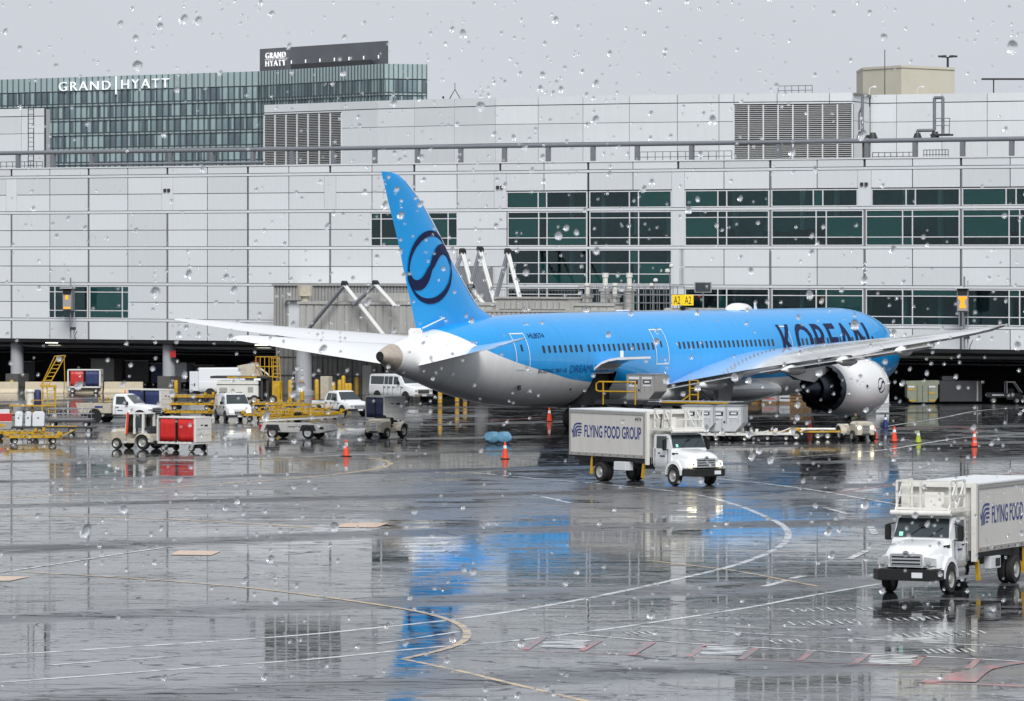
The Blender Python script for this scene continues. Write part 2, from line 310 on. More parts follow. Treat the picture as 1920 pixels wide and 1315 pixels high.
# ------------------------------------------------------------------ ground
def ground_mat():
    m = bpy.data.materials.new('wet_apron'); m.use_nodes = True; nt = m.node_tree; b = nt.nodes['Principled BSDF']; L = nt.links
    tc = nt.nodes.new('ShaderNodeTexCoord')
    def noise(scale, detail=4, rough=0.55, dist=0.0, sx=1.0, sy=1.0, rot=0.0):
        mp = nt.nodes.new('ShaderNodeMapping'); mp.inputs['Scale'].default_value = (sx, sy, 1); mp.inputs['Rotation'].default_value = (0, 0, rot)
        n = nt.nodes.new('ShaderNodeTexNoise'); n.inputs['Scale'].default_value = scale; n.inputs['Detail'].default_value = detail
        n.inputs['Roughness'].default_value = rough; n.inputs['Distortion'].default_value = dist
        L.new(tc.outputs['Object'], mp.inputs[0]); L.new(mp.outputs[0], n.inputs['Vector']); return n.outputs['Fac']
    def math_(op, a, b2, clamp=False):
        n = nt.nodes.new('ShaderNodeMath'); n.operation = op; n.use_clamp = clamp
        for i, x in enumerate((a, b2)):
            if isinstance(x, (int, float)): n.inputs[i].default_value = x
            else: L.new(x, n.inputs[i])
        return n.outputs[0]
    def ramp(x, a, b2, lo, hi):
        n = nt.nodes.new('ShaderNodeMapRange'); n.inputs['From Min'].default_value = a; n.inputs['From Max'].default_value = b2
        n.inputs['To Min'].default_value = lo; n.inputs['To Max'].default_value = hi; n.interpolation_type = 'SMOOTHSTEP'; L.new(x, n.inputs['Value']); return n.outputs[0]
    big = noise(0.022, 3, 0.5, 0.6); mid = noise(0.13, 6, 0.66, 1.2); fine = noise(1.1, 5, 0.6); streaks = noise(0.55, 6, 0.68, 1.4, 0.30, 1.0, 0.35)
    wet = math_('ADD', math_('MULTIPLY', big, 0.8), math_('ADD', math_('MULTIPLY', mid, 0.65), math_('MULTIPLY', streaks, 0.55)))   # about 1.0 on average
    pud = ramp(wet, PUD0, PUD1, 0.0, 1.0)
    br = nt.nodes.new('ShaderNodeTexBrick')       # slab joints
    mp = nt.nodes.new('ShaderNodeMapping'); mp.inputs['Rotation'].default_value = (0, 0, math.radians(34.57))
    L.new(tc.outputs['Object'], mp.inputs[0]); L.new(mp.outputs[0], br.inputs['Vector'])
    br.inputs['Scale'].default_value = 1.0; br.inputs['Brick Width'].default_value = 7.6; br.inputs['Row Height'].default_value = 7.6; br.inputs['Mortar Size'].default_value = 0.09; br.offset = 0.0
    br.inputs['Color1'].default_value = (1, 1, 1, 1); br.inputs['Color2'].default_value = (0.86, 0.86, 0.86, 1); br.inputs['Mortar'].default_value = (0.25, 0.25, 0.25, 1)
    c1 = nt.nodes.new('ShaderNodeMixRGB'); c1.inputs[1].default_value = (0.105, 0.107, 0.112, 1); c1.inputs[2].default_value = (0.026, 0.027, 0.029, 1); L.new(pud, c1.inputs[0])
    c2 = nt.nodes.new('ShaderNodeMixRGB'); c2.blend_type = 'MULTIPLY'; c2.inputs[0].default_value = 0.8; L.new(c1.outputs[0], c2.inputs[1]); L.new(br.outputs['Color'], c2.inputs[2])
    c3 = nt.nodes.new('ShaderNodeMixRGB'); c3.blend_type = 'MULTIPLY'; c3.inputs[0].default_value = 1; L.new(c2.outputs[0], c3.inputs[1])
    st = nt.nodes.new('ShaderNodeCombineColor'); v = ramp(fine, 0.3, 0.7, 0.75, 1.1)
    for i in range(3): L.new(v, st.inputs[i])
    L.new(st.outputs[0], c3.inputs[2])
    wv = nt.nodes.new('ShaderNodeTexWave'); wv.wave_type = 'BANDS'; wv.inputs['Scale'].default_value = 0.011; wv.inputs['Distortion'].default_value = 16; wv.inputs['Detail'].default_value = 1.5; wv.inputs['Detail Scale'].default_value = 0.35
    mw = nt.nodes.new('ShaderNodeMapping'); mw.inputs['Rotation'].default_value = (0, 0, 1.1); L.new(tc.outputs['Object'], mw.inputs[0]); L.new(mw.outputs[0], wv.inputs['Vector'])
    tr = ramp(wv.outputs['Fac'], 0.0, 0.10, 0.45, 1.0)           # dark tyre tracks
    c4 = nt.nodes.new('ShaderNodeMixRGB'); c4.blend_type = 'MULTIPLY'; c4.inputs[0].default_value = 1; L.new(c3.outputs[0], c4.inputs[1])
    cc = nt.nodes.new('ShaderNodeCombineColor')
    for i in range(3): L.new(tr, cc.inputs[i])
    L.new(cc.outputs[0], c4.inputs[2]); L.new(c4.outputs[0], b.inputs['Base Color'])
    r = math_('ADD', ramp(wet, PUD0, PUD1, R_DRY, R_WET), math_('MULTIPLY', ramp(fine, 0.35, 0.75, 0, 1), 0.03))
    def edge(f, w): return ramp(math_('ABSOLUTE', math_('SUBTRACT', f, 0.5), 0.0), 0.0, w, 1.0, 0.0)      # thin wandering lines: film edges, rubber and squeegeed water
    lines = math_('MAXIMUM', edge(noise(0.10, 5, 0.6, 1.5, 0.4, 1.0, 0.5), 0.009), math_('MAXIMUM', edge(noise(0.21, 4, 0.6, 0.8, 0.5, 1.0, -0.3), 0.011), math_('MULTIPLY', edge(noise(0.6, 4, 0.6, 1.0, 0.35, 1.0, 0.2), 0.018), 0.5)))
    r = math_('ADD', r, math_('ADD', math_('MULTIPLY', math_('SUBTRACT', 1.0, tr), 0.34), math_('MULTIPLY', lines, 0.38))); L.new(r, b.inputs['Roughness']); b.inputs['IOR'].default_value = 1.33
    bp = nt.nodes.new('ShaderNodeBump'); bp.inputs['Strength'].default_value = 1.0; bp.inputs['Distance'].default_value = BUMP
    h = math_('ADD', math_('MULTIPLY', noise(0.42, 5, 0.62, 0.8, 0.45, 1.0, 0.2), ramp(noise(0.05, 3, 0.5, 0.5), 0.35, 0.65, 0.35, 1.5)), math_('MULTIPLY', noise(2.2, 3, 0.6), 0.10))
    L.new(h, bp.inputs['Height']); L.new(bp.outputs[0], b.inputs['Normal'])
    return m
PUD0, PUD1, R_DRY, R_WET, BUMP = 0.885, 0.94, 0.20, 0.012, 0.006
gm = MB(); gm.add([(-2500,-300,0),(2500,-300,0),(2500,3200,0),(-2500,3200,0)], [(0,1,2,3)])
structure(gm, 'apron_ground', ground_mat(), recalc=False)

# ------------------------------------------------------------------ painted markings (sheets a few mm above the ground)
_lift = [0.004]
def marking(name, pxs, wpx, m, smooth_n=6, lift=None, w_m=None):
    pts = [G(*p) for p in pxs]; pts = spline([Vector(p) for p in pts], smooth_n) if len(pts) > 2 else [Vector(p) for p in pts]
    mb = MB(); vs = []; z = lift or _lift[0]; _lift[0] = 0.004+(_lift[0]-0.004+0.0011) % 0.0088
    for i, p in enumerate(pts):
        a = pts[max(0, i-1)]; b = pts[min(len(pts)-1, i+1)]; d = (b-a).normalized(); n = Vector((-d.y, d.x))
        w = (w_m or 0.15)/2
        vs += [(p.x+n.x*w, p.y+n.y*w, z), (p.x-n.x*w, p.y-n.y*w, z)]
    fs = [(2*i, 2*i+1, 2*i+3, 2*i+2) for i in range(len(pts)-1)]
    mb.add(vs, fs); return structure(mb, name, m, recalc=False)
W = 'line_white'; Yl = 'line_yellow'; Rd = 'line_red'
marking('road_edge_marking', [(860,884),(1000,897),(1130,908),(1290,925),(1380,947),(1440,971),(1468,986),(1478,1001),(1472,1017),(1450,1032),(1410,1049),(1352,1067),(1180,1106),(1030,1135),(880,1158),(700,1178),(500,1196),(0,1229)], 2, W, w_m=0.28)
marking('road_edge_marking', [(0,1280),(400,1250),(600,1235),(800,1215),(960,1202),(1100,1185),(1220,1168),(1400,1140),(1500,1121),(1650,1095)], 2, W, w_m=0.26)
marking('road_edge_marking', [(85,1248),(210,1239),(340,1230)], 2, W, w_m=0.22)
marking('road_edge_marking', [(705,1208),(780,1197),(860,1185)], 2, W, w_m=0.2)
marking('road_edge_marking', [(1345,898),(1440,908),(1530,920),(1600,932),(1720,953)], 2, W, w_m=0.28)
for p, q in (((1547,952),(1588,964)), ((1632,988),(1640,1002)), ((1592,1049),(1625,1033)), ((1484,1085),(1507,1080)), ((1432,1100),(1478,1088)), ((1590,893),(1645,892)), ((1660,890),(1760,892)), ((1000,928),(1072,944))):
    marking('lane_dash', [p, q], 2, W, w_m=0.3)
marking('taxi_line', [(-40,965),(200,970),(400,978),(585,990)], 2, Yl, w_m=0.34)
marking('taxi_line', [(-20,1077),(120,1056),(220,1040),(322,1025)], 2, W, w_m=0.2)
marking('taxi_line', [(45,1073),(250,1085),(450,1101),(600,1119),(750,1141),(820,1156),(862,1172),(876,1188),(868,1203),(836,1217),(757,1236)], 2, Yl, w_m=0.24)
marking('taxi_line', [(757,1236),(860,1258),(960,1282),(1120,1320)], 2, Yl, w_m=0.22)
marking('taxi_line', [(-30,938),(200,922),(400,908),(560,896),(660,886),(715,877),(732,870),(722,864),(690,860)], 2, Yl, w_m=0.3)
marking('taxi_line', [(1220,1052),(1360,1068),(1420,1078),(1535,1100)], 2, Yl, w_m=0.2)
marking('bay_line', [(1200,1175),(1440,1190),(1700,1203),(1960,1217)], 2, W, w_m=0.22)
marking('bay_line', [(1060,1188),(1240,1203),(1500,1219),(1960,1243)], 2, W, w_m=0.22)
for i, (p, q) in enumerate((((1022,1194),(985,1219)), ((1124,1202),(1090,1221)), ((1224,1205),(1183,1229)), ((1324,1209),(1292,1231)), ((1419,1215),(1389,1236)), ((1523,1221),(1500,1239)), ((1627,1226),(1603,1244)), ((1731,1230),(1712,1249)), ((1835,1236),(1815,1255)))):
    marking('bay_divider', [p, q], 2, Rd, w_m=0.22)
marking('red_bay_line', [(940,1219),(1100,1225),(1300,1233),(1500,1241),(1770,1252)], 2, Rd, w_m=0.14)
marking('red_zone_edge', [(1735,1281),(1880,1247),(1960,1240)], 2, Rd, w_m=0.55)
marking('red_zone_edge', [(1735,1281),(1830,1283),(1960,1289)], 2, Rd, w_m=0.55)
marking('red_boundary_line', [(1560,926),(1640,914),(1740,903),(1960,884)], 2, Rd, w_m=0.4)
marking('red_boundary_line', [(800,792),(900,790),(1020,783)], 2, Rd, w_m=0.6)
marking('red_boundary_line', [(1660,806),(1780,801),(1840,808)], 2, Rd, w_m=0.7)
marking('stand_line', [(1660,800),(1760,785),(1840,770),(1960,762)], 2, W, w_m=0.35)
marking('stand_line', [(1420,862),(1640,846),(1800,822),(1960,812)], 2, W, w_m=0.35)
marking('stand_line', [(380,866),(560,858),(760,850)], 2, W, w_m=0.3)
marking('stand_line', [(880,885),(1100,880),(1420,884)], 2, W, w_m=0.25)
def quad_marking(name, pxs, m):
    mb = MB(); z = 0.0145; mb.add([(*G(*p), z) for p in pxs], [tuple(range(len(pxs)))]); return structure(mb, name, m, recalc=False)
quad_marking('painted_patch', [(622,989),(650,981),(730,981),(706,990)], 'patch')
quad_marking('painted_patch', [(318,1041),(336,1033),(415,1034),(396,1042)], 'patch')
quad_marking('painted_patch', [(-30,1090),(-20,1081),(56,1082),(20,1090)], 'patch')
quad_marking('red_zone', [(1752,1279),(1830,1262),(1868,1252),(1850,1262),(1830,1280)], Rd)
def hatch(name, x0, x1, y0, y1, n, slant, m):      # rows of short slanted strokes
    for k in range(n):
        t = k/(n-1); xa = x0+(x1-x0)*t; ya = y0[0]+(y0[1]-y0[0])*t; yb = y1[0]+(y1[1]-y1[0])*t
        marking(name, [(xa, ya), (xa+slant, yb)], 2, m, w_m=0.09)
hatch('slanted_stroke', 1475, 1625, (1141,1138), (1148,1144), 9, 15, W)
hatch('slanted_stroke', 1478, 1600, (1166,1162), (1174,1169), 8, 15, W)
hatch('slanted_stroke', 1662, 1750, (1160,1156), (1166,1162), 7, 13, W)
hatch('slanted_stroke', 1676, 1835, (1188,1182), (1196,1189), 11, 15, W)
hatch('slanted_stroke', 1730, 1815, (1218,1216), (1226,1223), 7, 14, W)
hatch('slanted_stroke', 1170, 1212, (1185,1184), (1190,1189), 4, 12, W)
hatch('slanted_stroke', 1444, 1492, (1201,1199), (1208,1206), 4, 12, W)
for x0, y0 in ((1012,1200), (1310,1213), (1625,1230)):
    for k in range(6): marking('bay_label_bar', [(x0+8-1.2*k, y0+k*2.7), (x0+94-6*(k % 2)-1.2*k, y0+2+k*2.7)], 2, W, w_m=0.42)

# ------------------------------------------------------------------ terminal building
PHI = math.radians(34.57); FU = Vector((math.cos(PHI), -math.sin(PHI), 0)); FN = Vector((-math.sin(PHI), -math.cos(PHI), 0)); FO = Vector((0, 429, 0))
MOD = 4.2608
def gi(i): return (i-12.273)*MOD                     # module line -> metres along the facade
def a_of(px, off=0.0):                               # picture column -> metres along the facade (moved off metres towards the apron)
    P = FO+FN*off; k = (px-960.0)/FPX; return (k*P.y-P.x)/(FU.x-k*FU.y)
def FP(a, off=0.0, z=0.0): p = FO+FU*a+FN*off; return Vector((p.x, p.y, z))
def zf(px, py, off=0.0): return zat(py, FP(a_of(px, off), off).y)
term = thing('terminal_building', 'long grey panelled airport terminal with dark green windows behind the aircraft', 'terminal building', (FO.x, FO.y, 0), -PHI)
# local frame of the terminal: x along the facade to the right, y away from the apron, z up
RZ = [4.2, 5.84, 7.37, 8.89, 10.42, 11.94, 13.46, 14.98, 16.51, 18.03, 18.75]
DBL = (5.84, 8.89, 11.94, 14.98, 18.03)
I0, I1 = -3, 27
def is_win(i, r):
    if r in (1, 2) and (i in (1, 2) or i >= 12): return True
    if r in (5, 6) and (i in (9, 10) or i >= 12): return True
    if r in (3, 4) and 12 <= i < 16: return True
    if r == 7 and i >= 12: return True
    return False
_pm = {}
def panel(x0, x1, z0, z1, name='wall_panel', m='panel', d=0.08, par=None, y=0.0):
    key = (round(x1-x0, 3), round(z1-z0, 3), m, d)
    if key in _pm: o = _pm[key].copy(); C.objects.link(o)
    else:
        w, h = x1-x0, z1-z0; o = MB().box(-w/2, w/2, 0, d, -h/2, h/2).build(name, m, bevel=0.012); _pm[key] = o
    o.name = name; o.parent = par or term; o.location = ((x0+x1)/2, y, (z0+z1)/2); return o
XA, XB = gi(I0), gi(I1)
for r in range(10):
    i = I0
    while i < I1:
        j = i
        while j < I1 and not is_win(j, r): j += 1
        if j > i: MB().box(gi(i), gi(j), 0.1, 0.4, RZ[r], RZ[r+1]).build('backing_wall', 'joint', term, recalc=False)
        i = j+1
for i in range(I0, I1):
    for r in range(10):
        if is_win(i, r): continue
        gl = 0.11 if i % 2 == 0 else 0.045; gr = 0.11 if (i+1) % 2 == 0 else 0.045
        z0 = RZ[r]+(0.14 if RZ[r] in DBL else 0.025); z1 = RZ[r+1]-(0.14 if RZ[r+1] in DBL else 0.025)
        if r == 0: z0 = 4.2
        if r == 9: z1 = 18.75
        x0, x1 = gi(i)+gl, gi(i+1)-gr
        if r in (7, 8):
            if i % 4 == 0: x0 = gi(i)+0.62
            if i % 4 == 3: x1 = gi(i+1)-0.62
        if r in (1, 2, 3, 4, 5, 6) and i in (11, ): x1 = gi(12)+0.60
        panel(x0, x1, z0, z1)
for i in range(0, 28, 4): panel(gi(i)-0.58, gi(i)+0.58, 15.12, 17.89)      # flush column strips of the top storey
for zz in DBL: panel(XA, XB, zz-0.10, zz+0.10, 'reveal_strip', 'panel')
ch = MB()
for i in range(I0, I1):
    if i % 2 == 0 and i not in (13, 14, 15):
        ch.box(gi(i)-0.045, gi(i)+0.045, 0.05, 0.099, 4.2, 14.84 if i % 4 == 0 else 17.9)
ch.build('channel_trim', 'channel', term, recalc=False)
MB().box(XA, XB, -0.06, 0.6, 18.753, 18.85).build('parapet_coping', 'alu', term)
# piers beside and between the window bays
for (r0, r1) in ((1, 3), (3, 5), (5, 7)):
    z0, z1 = RZ[r0]+0.14, RZ[r1]-0.14
    panel(gi(16)-0.58, gi(16)+0.60, z0, z1, 'pier_panel')
def window(x0, x1, z0, z1, fx, fz, blind=0.0):
    w = MB(); y0, y1 = 0.0, 0.12; t = 0.075
    w.box(x0, x1, y0, y1, z0, z0+t); w.box(x0, x1, y0, y1, z1-t, z1); w.box(x0, x0+t, y0+0.002, y1, z0+t, z1-t); w.box(x1-t, x1, y0+0.002, y1, z0+t, z1-t)
    xs = [x0+t]+[x0+(x1-x0)*f for f in fx]+[x1-t]; zs = [z0+t]+[z0+(z1-z0)*f for f in fz]+[z1-t]
    for x in xs[1:-1]: w.box(x-0.038, x+0.038, y0-0.012, y1, z0+t, z1-t)
    for z in zs[1:-1]: w.box(x0+t, x1-t, y0+0.006, y1, z-0.032, z+0.032)
    f = w.build('window', 'alu', term, recalc=False)
    for a, b in zip(xs, xs[1:]):
        for c, d in zip(zs, zs[1:]):
            panel(a, b, c, d, 'glass_pane', 'glass', 0.02, f, 0.06)
            if rnd.random() < blind: panel(a+0.06, b-0.06, c+0.05, d-0.05, 'window_blind', 'blind', 0.03, f, 0.10)
    return f
A1, A2, A3 = (0.395, 0.5), (0.49, 0.60), (0.2,)
T2 = (0.24, 0.81)
random.seed(3)
window(gi(1)-0.15, gi(2)-0.09, 5.98, 8.75, (0.165,), T2, 0.0); window(gi(2)+0.09, gi(3)+0.2, 5.98, 8.75, (0.82,), T2, 0.75)
window(gi(9)-0.15, gi(10)-0.09, 12.08, 14.84, (0.25,), T2, 0.25); window(gi(10)+0.09, gi(11)+0.05, 12.08, 14.84, (0.78,), T2, 0.4)
for i in range(12, 27, 2):
    x0 = gi(i)+(0.62 if i % 4 == 0 else 0.10); x1 = gi(i+2)-(0.62 if (i+2) % 4 == 0 else 0.10)
    fx = A1 if i % 4 == 0 else A2
    window(x0, x1, 15.12, 16.45, fx, (), 0.15)
    if i >= 16: x0 = gi(i)+(0.62 if i == 16 else 0.12); x1 = gi(i+2)-0.12
    else: x0 = gi(i)+(0.72 if i == 12 else 0.12); x1 = gi(i+2)-(0.6 if i == 14 else 0.12)
    window(x0, x1, 12.08, 14.84, fx, T2, 0.2)
    window(x0, x1, 5.98, 8.75, fx, T2, 0.2)
    if i < 16: window(x0, x1, 9.03, 11.80, fx, (0.3, 0.62), 0.36)
it = MB(); it.box(XA, XB, 5.8, 6.0, 4.4, 18.4); it.build('inner_wall', 'room', term)
fl = MB()
for z in (5.6, 8.75, 11.75, 17.0): fl.box(XA, XB, 0.42, 5.7, z, z+0.2)
fl.build('floor_slab', 'room', term)
tb = MB()
for k in range(34):
    x = gi(16)+k*1.5+rnd.uniform(-0.3, 0.3); tb.box(x, x+1.1, 1.2+(k % 3)*1.3, 1.26+(k % 3)*1.3, 16.86, 16.92)
tb.build('ceiling_tube_light', 'lit', term)
fu = MB()      # seats, counters and people-height furniture behind the glass
for k in range(46):
    x = gi(12)+k*1.35; z = 11.95; h = rnd.uniform(0.5, 1.5); fu.box(x, x+rnd.uniform(0.4, 1.1), 1.0, 1.6+rnd.random(), z, z+h)
fu.build('lounge_furniture', 'dark', term)
for k in range(22): MB().box(gi(12)+2.0+k*3.1, gi(12)+2.35+k*3.1, 2.4, 2.7, 5.8, 17.0).build('inner_column', 'panel', term)
# roof deck, soffit, undercroft
MB().box(XA, XB, 0.6, 45, 17.9, 18.35).build('roof', 'concrete', term)
MB().box(XA-60, XB+30, 0.05, 24, 3.9, 4.195).build('soffit', 'black', term)  # soffit and back wall coloured black to deepen the undercroft shade
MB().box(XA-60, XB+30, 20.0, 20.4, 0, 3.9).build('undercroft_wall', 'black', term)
bmz = MB()
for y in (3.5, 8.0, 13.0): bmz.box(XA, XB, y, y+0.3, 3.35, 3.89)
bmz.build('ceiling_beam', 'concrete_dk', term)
pp = MB()
for y, z in ((1.2, 3.6), (1.7, 3.5), (5.5, 3.2), (6.0, 2.9)): pp.tube((XA, y, z), (XB, y, z), 0.07, 6)
pp.build('ceiling_pipe', 'steel', term)
for px in (35, 320, 570-8, 905, 1240, 1700-60):
    a = a_of(px, -1.5)
    if px in (905, 1240): pass
    if px == 554+8: continue
    MB().lathe([(0.56, 1.15), (0.56, 4.0)], (a, 1.3, 0), n=24).build('column', 'column', term, smooth=40)
    MB().box(a-0.72, a+0.72, 0.58, 2.02, 0, 1.15).build('column_base', 'concrete_dk', term, bevel=0.03)
# twin dark lamps on the column strips
for i in (4, 12, 20):
    for dx in (-0.2, 0.2): MB().box(gi(i)+dx-0.11, gi(i)+dx+0.11, -0.14, -0.001, 16.7, 16.95).build('wall_light', 'dark', term)
# penthouse on the roof: plan points (picture column, distance)
def plan(px, Y): return Vector((*at(px, Y), 0))
PW = [(495, 456), (707, 443.8), (929, 434.6), (1180, 428.2), (1376, 424.5), (1598, 421.6), (1631, 427.5), (2030, 418.5)]
def pen_Y(px):
    for (p0, Y0), (p1, Y1) in zip(PW, PW[1:]):
        if px <= p1:
            A, B = plan(p0, Y0), plan(p1, Y1); k = (px-960)/FPX; t = (k*A.y-A.x)/((B.x-A.x)-k*(B.y-A.y)); return A.y+(B.y-A.y)*t
    return PW[-1][1]
Tinv = Matrix.Rotation(PHI, 4, 'Z') @ Matrix.Translation(-FO)
def tl(p): return Tinv @ Vector(p)
def wall_piece(p, q, z0, z1, name, m, gap=0.04, d=0.1):
    p = tl(p); q = tl(q); u = (q-p); L = u.length; u.normalize(); n = Vector((-u.y, u.x, 0))
    o = MB().box(gap/2, L-gap/2, 0, d, z0, z1).build(name, m, term, recalc=False); o.location = (p.x, p.y, 0); o.rotation_euler = (0, 0, math.atan2(u.y, u.x)); return o
ZP = [18.4, 20.45, 22.0, 23.53, 24.25]
def pen_run(cols, rows=ZP):
    for a, b in zip(cols, cols[1:]):
        p, q = plan(a, pen_Y(a)), plan(b, pen_Y(b))
        wall_piece(p+Vector((0, 0.12, 0)), q+Vector((0, 0.12, 0)), 18.35, 24.2, 'penthouse_backing', 'joint', 0.0, 0.3)
        for z0, z1 in zip(rows, rows[1:]): wall_piece(p, q, z0+0.02, z1-(0.05 if z1 > 23 else 0.02), 'penthouse_panel', 'panel_far', 0.06, 0.1)
pen_run([640,707,777,852,929,1009,1093,1180,1270,1348,1376])
pen_run([495,518,577,640], [23.35, 23.53, 24.25])
pen_run([1376,1457,1555,1598], [23.35, 23.53, 24.25]); pen_run([1598.5, 1630], ZP); pen_run([1631.5,1681,1766,1851,1940,2030])
def louvre(a, b, z0, z1, n, nv):
    p, q = tl(plan(a, pen_Y(a))), tl(plan(b, pen_Y(b))); u = (q-p); L = u.length; u.normalize(); ang = math.atan2(u.y, u.x)
    f = MB(); f.box(0, L, 0.35, 0.5, z0, z1); o = f.build('louvre', 'black', term, recalc=False); o.location = (p.x, p.y, 0); o.rotation_euler = (0, 0, ang)
    s = MB()
    for k in range(n):
        z = z0+(z1-z0)*(k+0.5)/n; h = (z1-z0)/n*0.40; s.add([(0,0.02,z-h/2),(L,0.02,z-h/2),(L,0.2,z+h/2),(0,0.2,z+h/2),(0,0.0,z-h/2+0.02),(L,0.0,z-h/2+0.02),(L,0.18,z+h/2+0.02),(0,0.18,z+h/2+0.02)], [(0,1,2,3),(7,6,5,4),(0,4,5,1),(2,6,7,3)])
    so = s.build('louvre_slats', 'louvre', o); so['kind'] = 'stuff'
    for k in range(nv+1): MB().box(L*k/nv-0.05, L*k/nv+0.05, -0.03, 0.1, z0, z1).build('louvre_post', 'panel_far', o, recalc=False)
louvre(495, 640, 18.4, 23.3, 34, 7); louvre(1376, 1598, 18.4, 23.3, 32, 8)
top = MB(); pts = [plan(p, Y) for p, Y in PW]; pts = [tl(p) for p in pts]
top.prism([(p.x, p.y+0.4) for p in pts]+[(pts[-1].x, pts[-1].y+25), (pts[0].x, pts[0].y+25)], 24.0, 24.2, 'z'); top.build('penthouse_roof', 'concrete', term)
# small plant room at the left end of the roof
PW_keep = PW; PW = [(-140, 474), (82, 466), (94, 471)]
pen_run([-140,-60,-8,40,82]); wall_piece(plan(82.3, 466.1), plan(94, 471), 18.4, 24.2, 'penthouse_panel', 'louvre', 0.05)
PW = PW_keep
# roof rail pipe with stub posts
pipe = thing('roof_pipe', 'fat grey pipe on stub posts running along the whole terminal parapet', 'pipe', (FO.x, FO.y, 18.35), -PHI)
MB().tube((XA, 2.2, 1.85), (XB, 2.2, 1.85), 0.18, 12).build('pipe_run', 'pipe', pipe, smooth=60)
for k, px in enumerate([34, 100, 172, 320, 398, 474, 548, 625, 703, 783, 864, 946, 1028, 1112, 1195, 1297, 1460, 1626, 1716, 1805, 1897]):
    MB().box(a_of(px, -2.2)-0.17, a_of(px, -2.2)+0.17, 2.05, 2.35, 0, 1.68).build('post', 'pipe', pipe)
p2 = thing('roof_pipe', 'thin lower pipe on the roof edge in front of the hotel', 'pipe', (FO.x, FO.y, 18.35), -PHI)
MB().tube((a_of(165, -1.2), 1.2, 0.75), (a_of(500, -1.2), 1.2, 0.75), 0.1, 10).build('pipe_run', 'pipe', p2, smooth=60)
for px in (170, 240, 318, 395, 480): MB().box(a_of(px, -1.2)-0.06, a_of(px, -1.2)+0.06, 1.14, 1.26, 0, 0.7).build('post', 'pipe', p2)
def rail(name, label, cat, px0, px1, off, z0, h, n, group=None, rails=3, pitch=None):
    a0, a1 = a_of(px0, off), a_of(px1, off); o = FP(a0, off, z0); t = thing(name, label, cat, o, -PHI, group); L = a1-a0
    for k in range(rails): MB().tube((0, 0, h*(k+1)/rails), (L, 0, h*(k+1)/rails), 0.03, 6).build('rail', 'pipe', t)
    for k in range(n+1): MB().tube((L*k/n, 0, 0), (L*k/n, 0, h), 0.03, 6).build('post', 'pipe', t)
    return t
rail('roof_railing', 'grey stair railing on the roof left of the big louvres', 'railing', 1200, 1372, -3.5, 18.35, 1.25, 12)
rail('roof_railing', 'grey roof railing right of the big louvres', 'railing', 1636, 1716, -3.2, 18.35, 0.95, 7)
rail('roof_railing', 'grey roof railing below the upright pipe loop', 'railing', 1732, 1778, -3.0, 18.35, 1.1, 8)
rail('roof_railing', 'small handrail on top of the roof above the big louvres', 'railing', 1459, 1523, -12.0, 24.2, 0.75, 5, rails=2)
rail('roof_railing', 'grey roof railing at the far left roof corner', 'railing', -10, 80, -3.0, 18.35, 1.1, 8)
t = thing('roof_pipe', 'upright dark pipe loop standing on the roof right of the big louvres', 'pipe', FP(a_of(1752, -2.6), -2.6, 18.35), -PHI)
MB().path([(-1.5,0,1.9),(-1.5,0,2.6),(0,0,2.6),(0,0,5.1),(0.75,0,5.1),(0.75,0,2.3)], 0.13, 10).build('pipe_run', 'pipe', t, smooth=60)
MB().box(-0.2, 1.5, -0.3, 0.3, 2.15, 2.3).build('platform', 'dark', t)
MB().path([(0.2,-0.25,2.3),(1.45,-0.25,2.3),(1.5,-0.25,3.5),(0.25,-0.25,3.5)], 0.035, 6).path([(0.25,-0.25,2.95),(1.48,-0.25,2.95)], 0.03, 6).build('guard_rail', 'pipe', t)
MB().lathe([(0.3,1.7),(0.36,2.0),(0.22,2.4)], (-1.5,0,0)).lathe([(0.3,1.7),(0.36,2.0),(0.22,2.5)], (0.05,0,0)).build('valve', 'dark', t, smooth=40)
t = thing('roof_pipe', 'dark upright pipe against the corner of the big louvres', 'pipe', FP(a_of(1617, -2.6), -2.6, 18.35), -PHI)
MB().path([(0,0,2.0),(0,0,5.2),(0.15,0,5.5)], 0.12, 10).path([(-0.3,0,2.7),(-0.3,0,4.0),(0,0,4.6)], 0.08, 8).build('pipe_run', 'pipe', t, smooth=60)
MB().lathe([(0.34,1.7),(0.4,2.0),(0.2,2.6)], (-0.1,0,0)).lathe([(0.34,1.7),(0.4,2.0),(0.2,2.5)], (0.95,0,0)).tube((-0.1,0,2.2),(0.95,0,2.2),0.12).build('valve', 'dark', t, smooth=40)
MB().box(0.1, 0.5, -0.2, 0.2, 0, 1.7).build('stand', 'concrete_dk', t)
# roof ladder, antenna tripod, light mast
t = thing('roof_ladder', 'dark caged ladder on the small roof room at the far left', 'ladder', FP(a_of(58, -3.4), -3.4, 18.35), -PHI)
for x in (-0.3, 0.3): MB().tube((x,0,0),(x,0,6.0),0.04,6).build('side_rail', 'dark', t)
for k in range(14): MB().tube((-0.3,0,0.4+k*0.4),(0.3,0,0.4+k*0.4),0.025,6).build('rung', 'dark', t)
pr = plan(853, 447); t = thing('antenna_tripod', 'black antenna tripod standing on the penthouse roof', 'antenna', (pr.x, pr.y, 24.2))
for k in range(4): a = PI/4+k*PI/2; MB().tube((0,0,1.05),(math.cos(a)*0.85,math.sin(a)*0.85,0),0.03,6).build('leg', 'dark', t)
MB().tube((0,0,1.0),(0,0,1.6),0.03,6).build('mast', 'dark', t)
pr = plan(831, 448); t = MB().tube((0,0,0),(0,0,0.35),0.05,6).tube((0,0,0.35),(0,0,0.5),0.09,8).build('roof_camera', 'dark', loc=(pr.x, pr.y, 24.2)); tag(t, 'tiny dark camera on the penthouse roof beside the antenna tripod', 'camera')
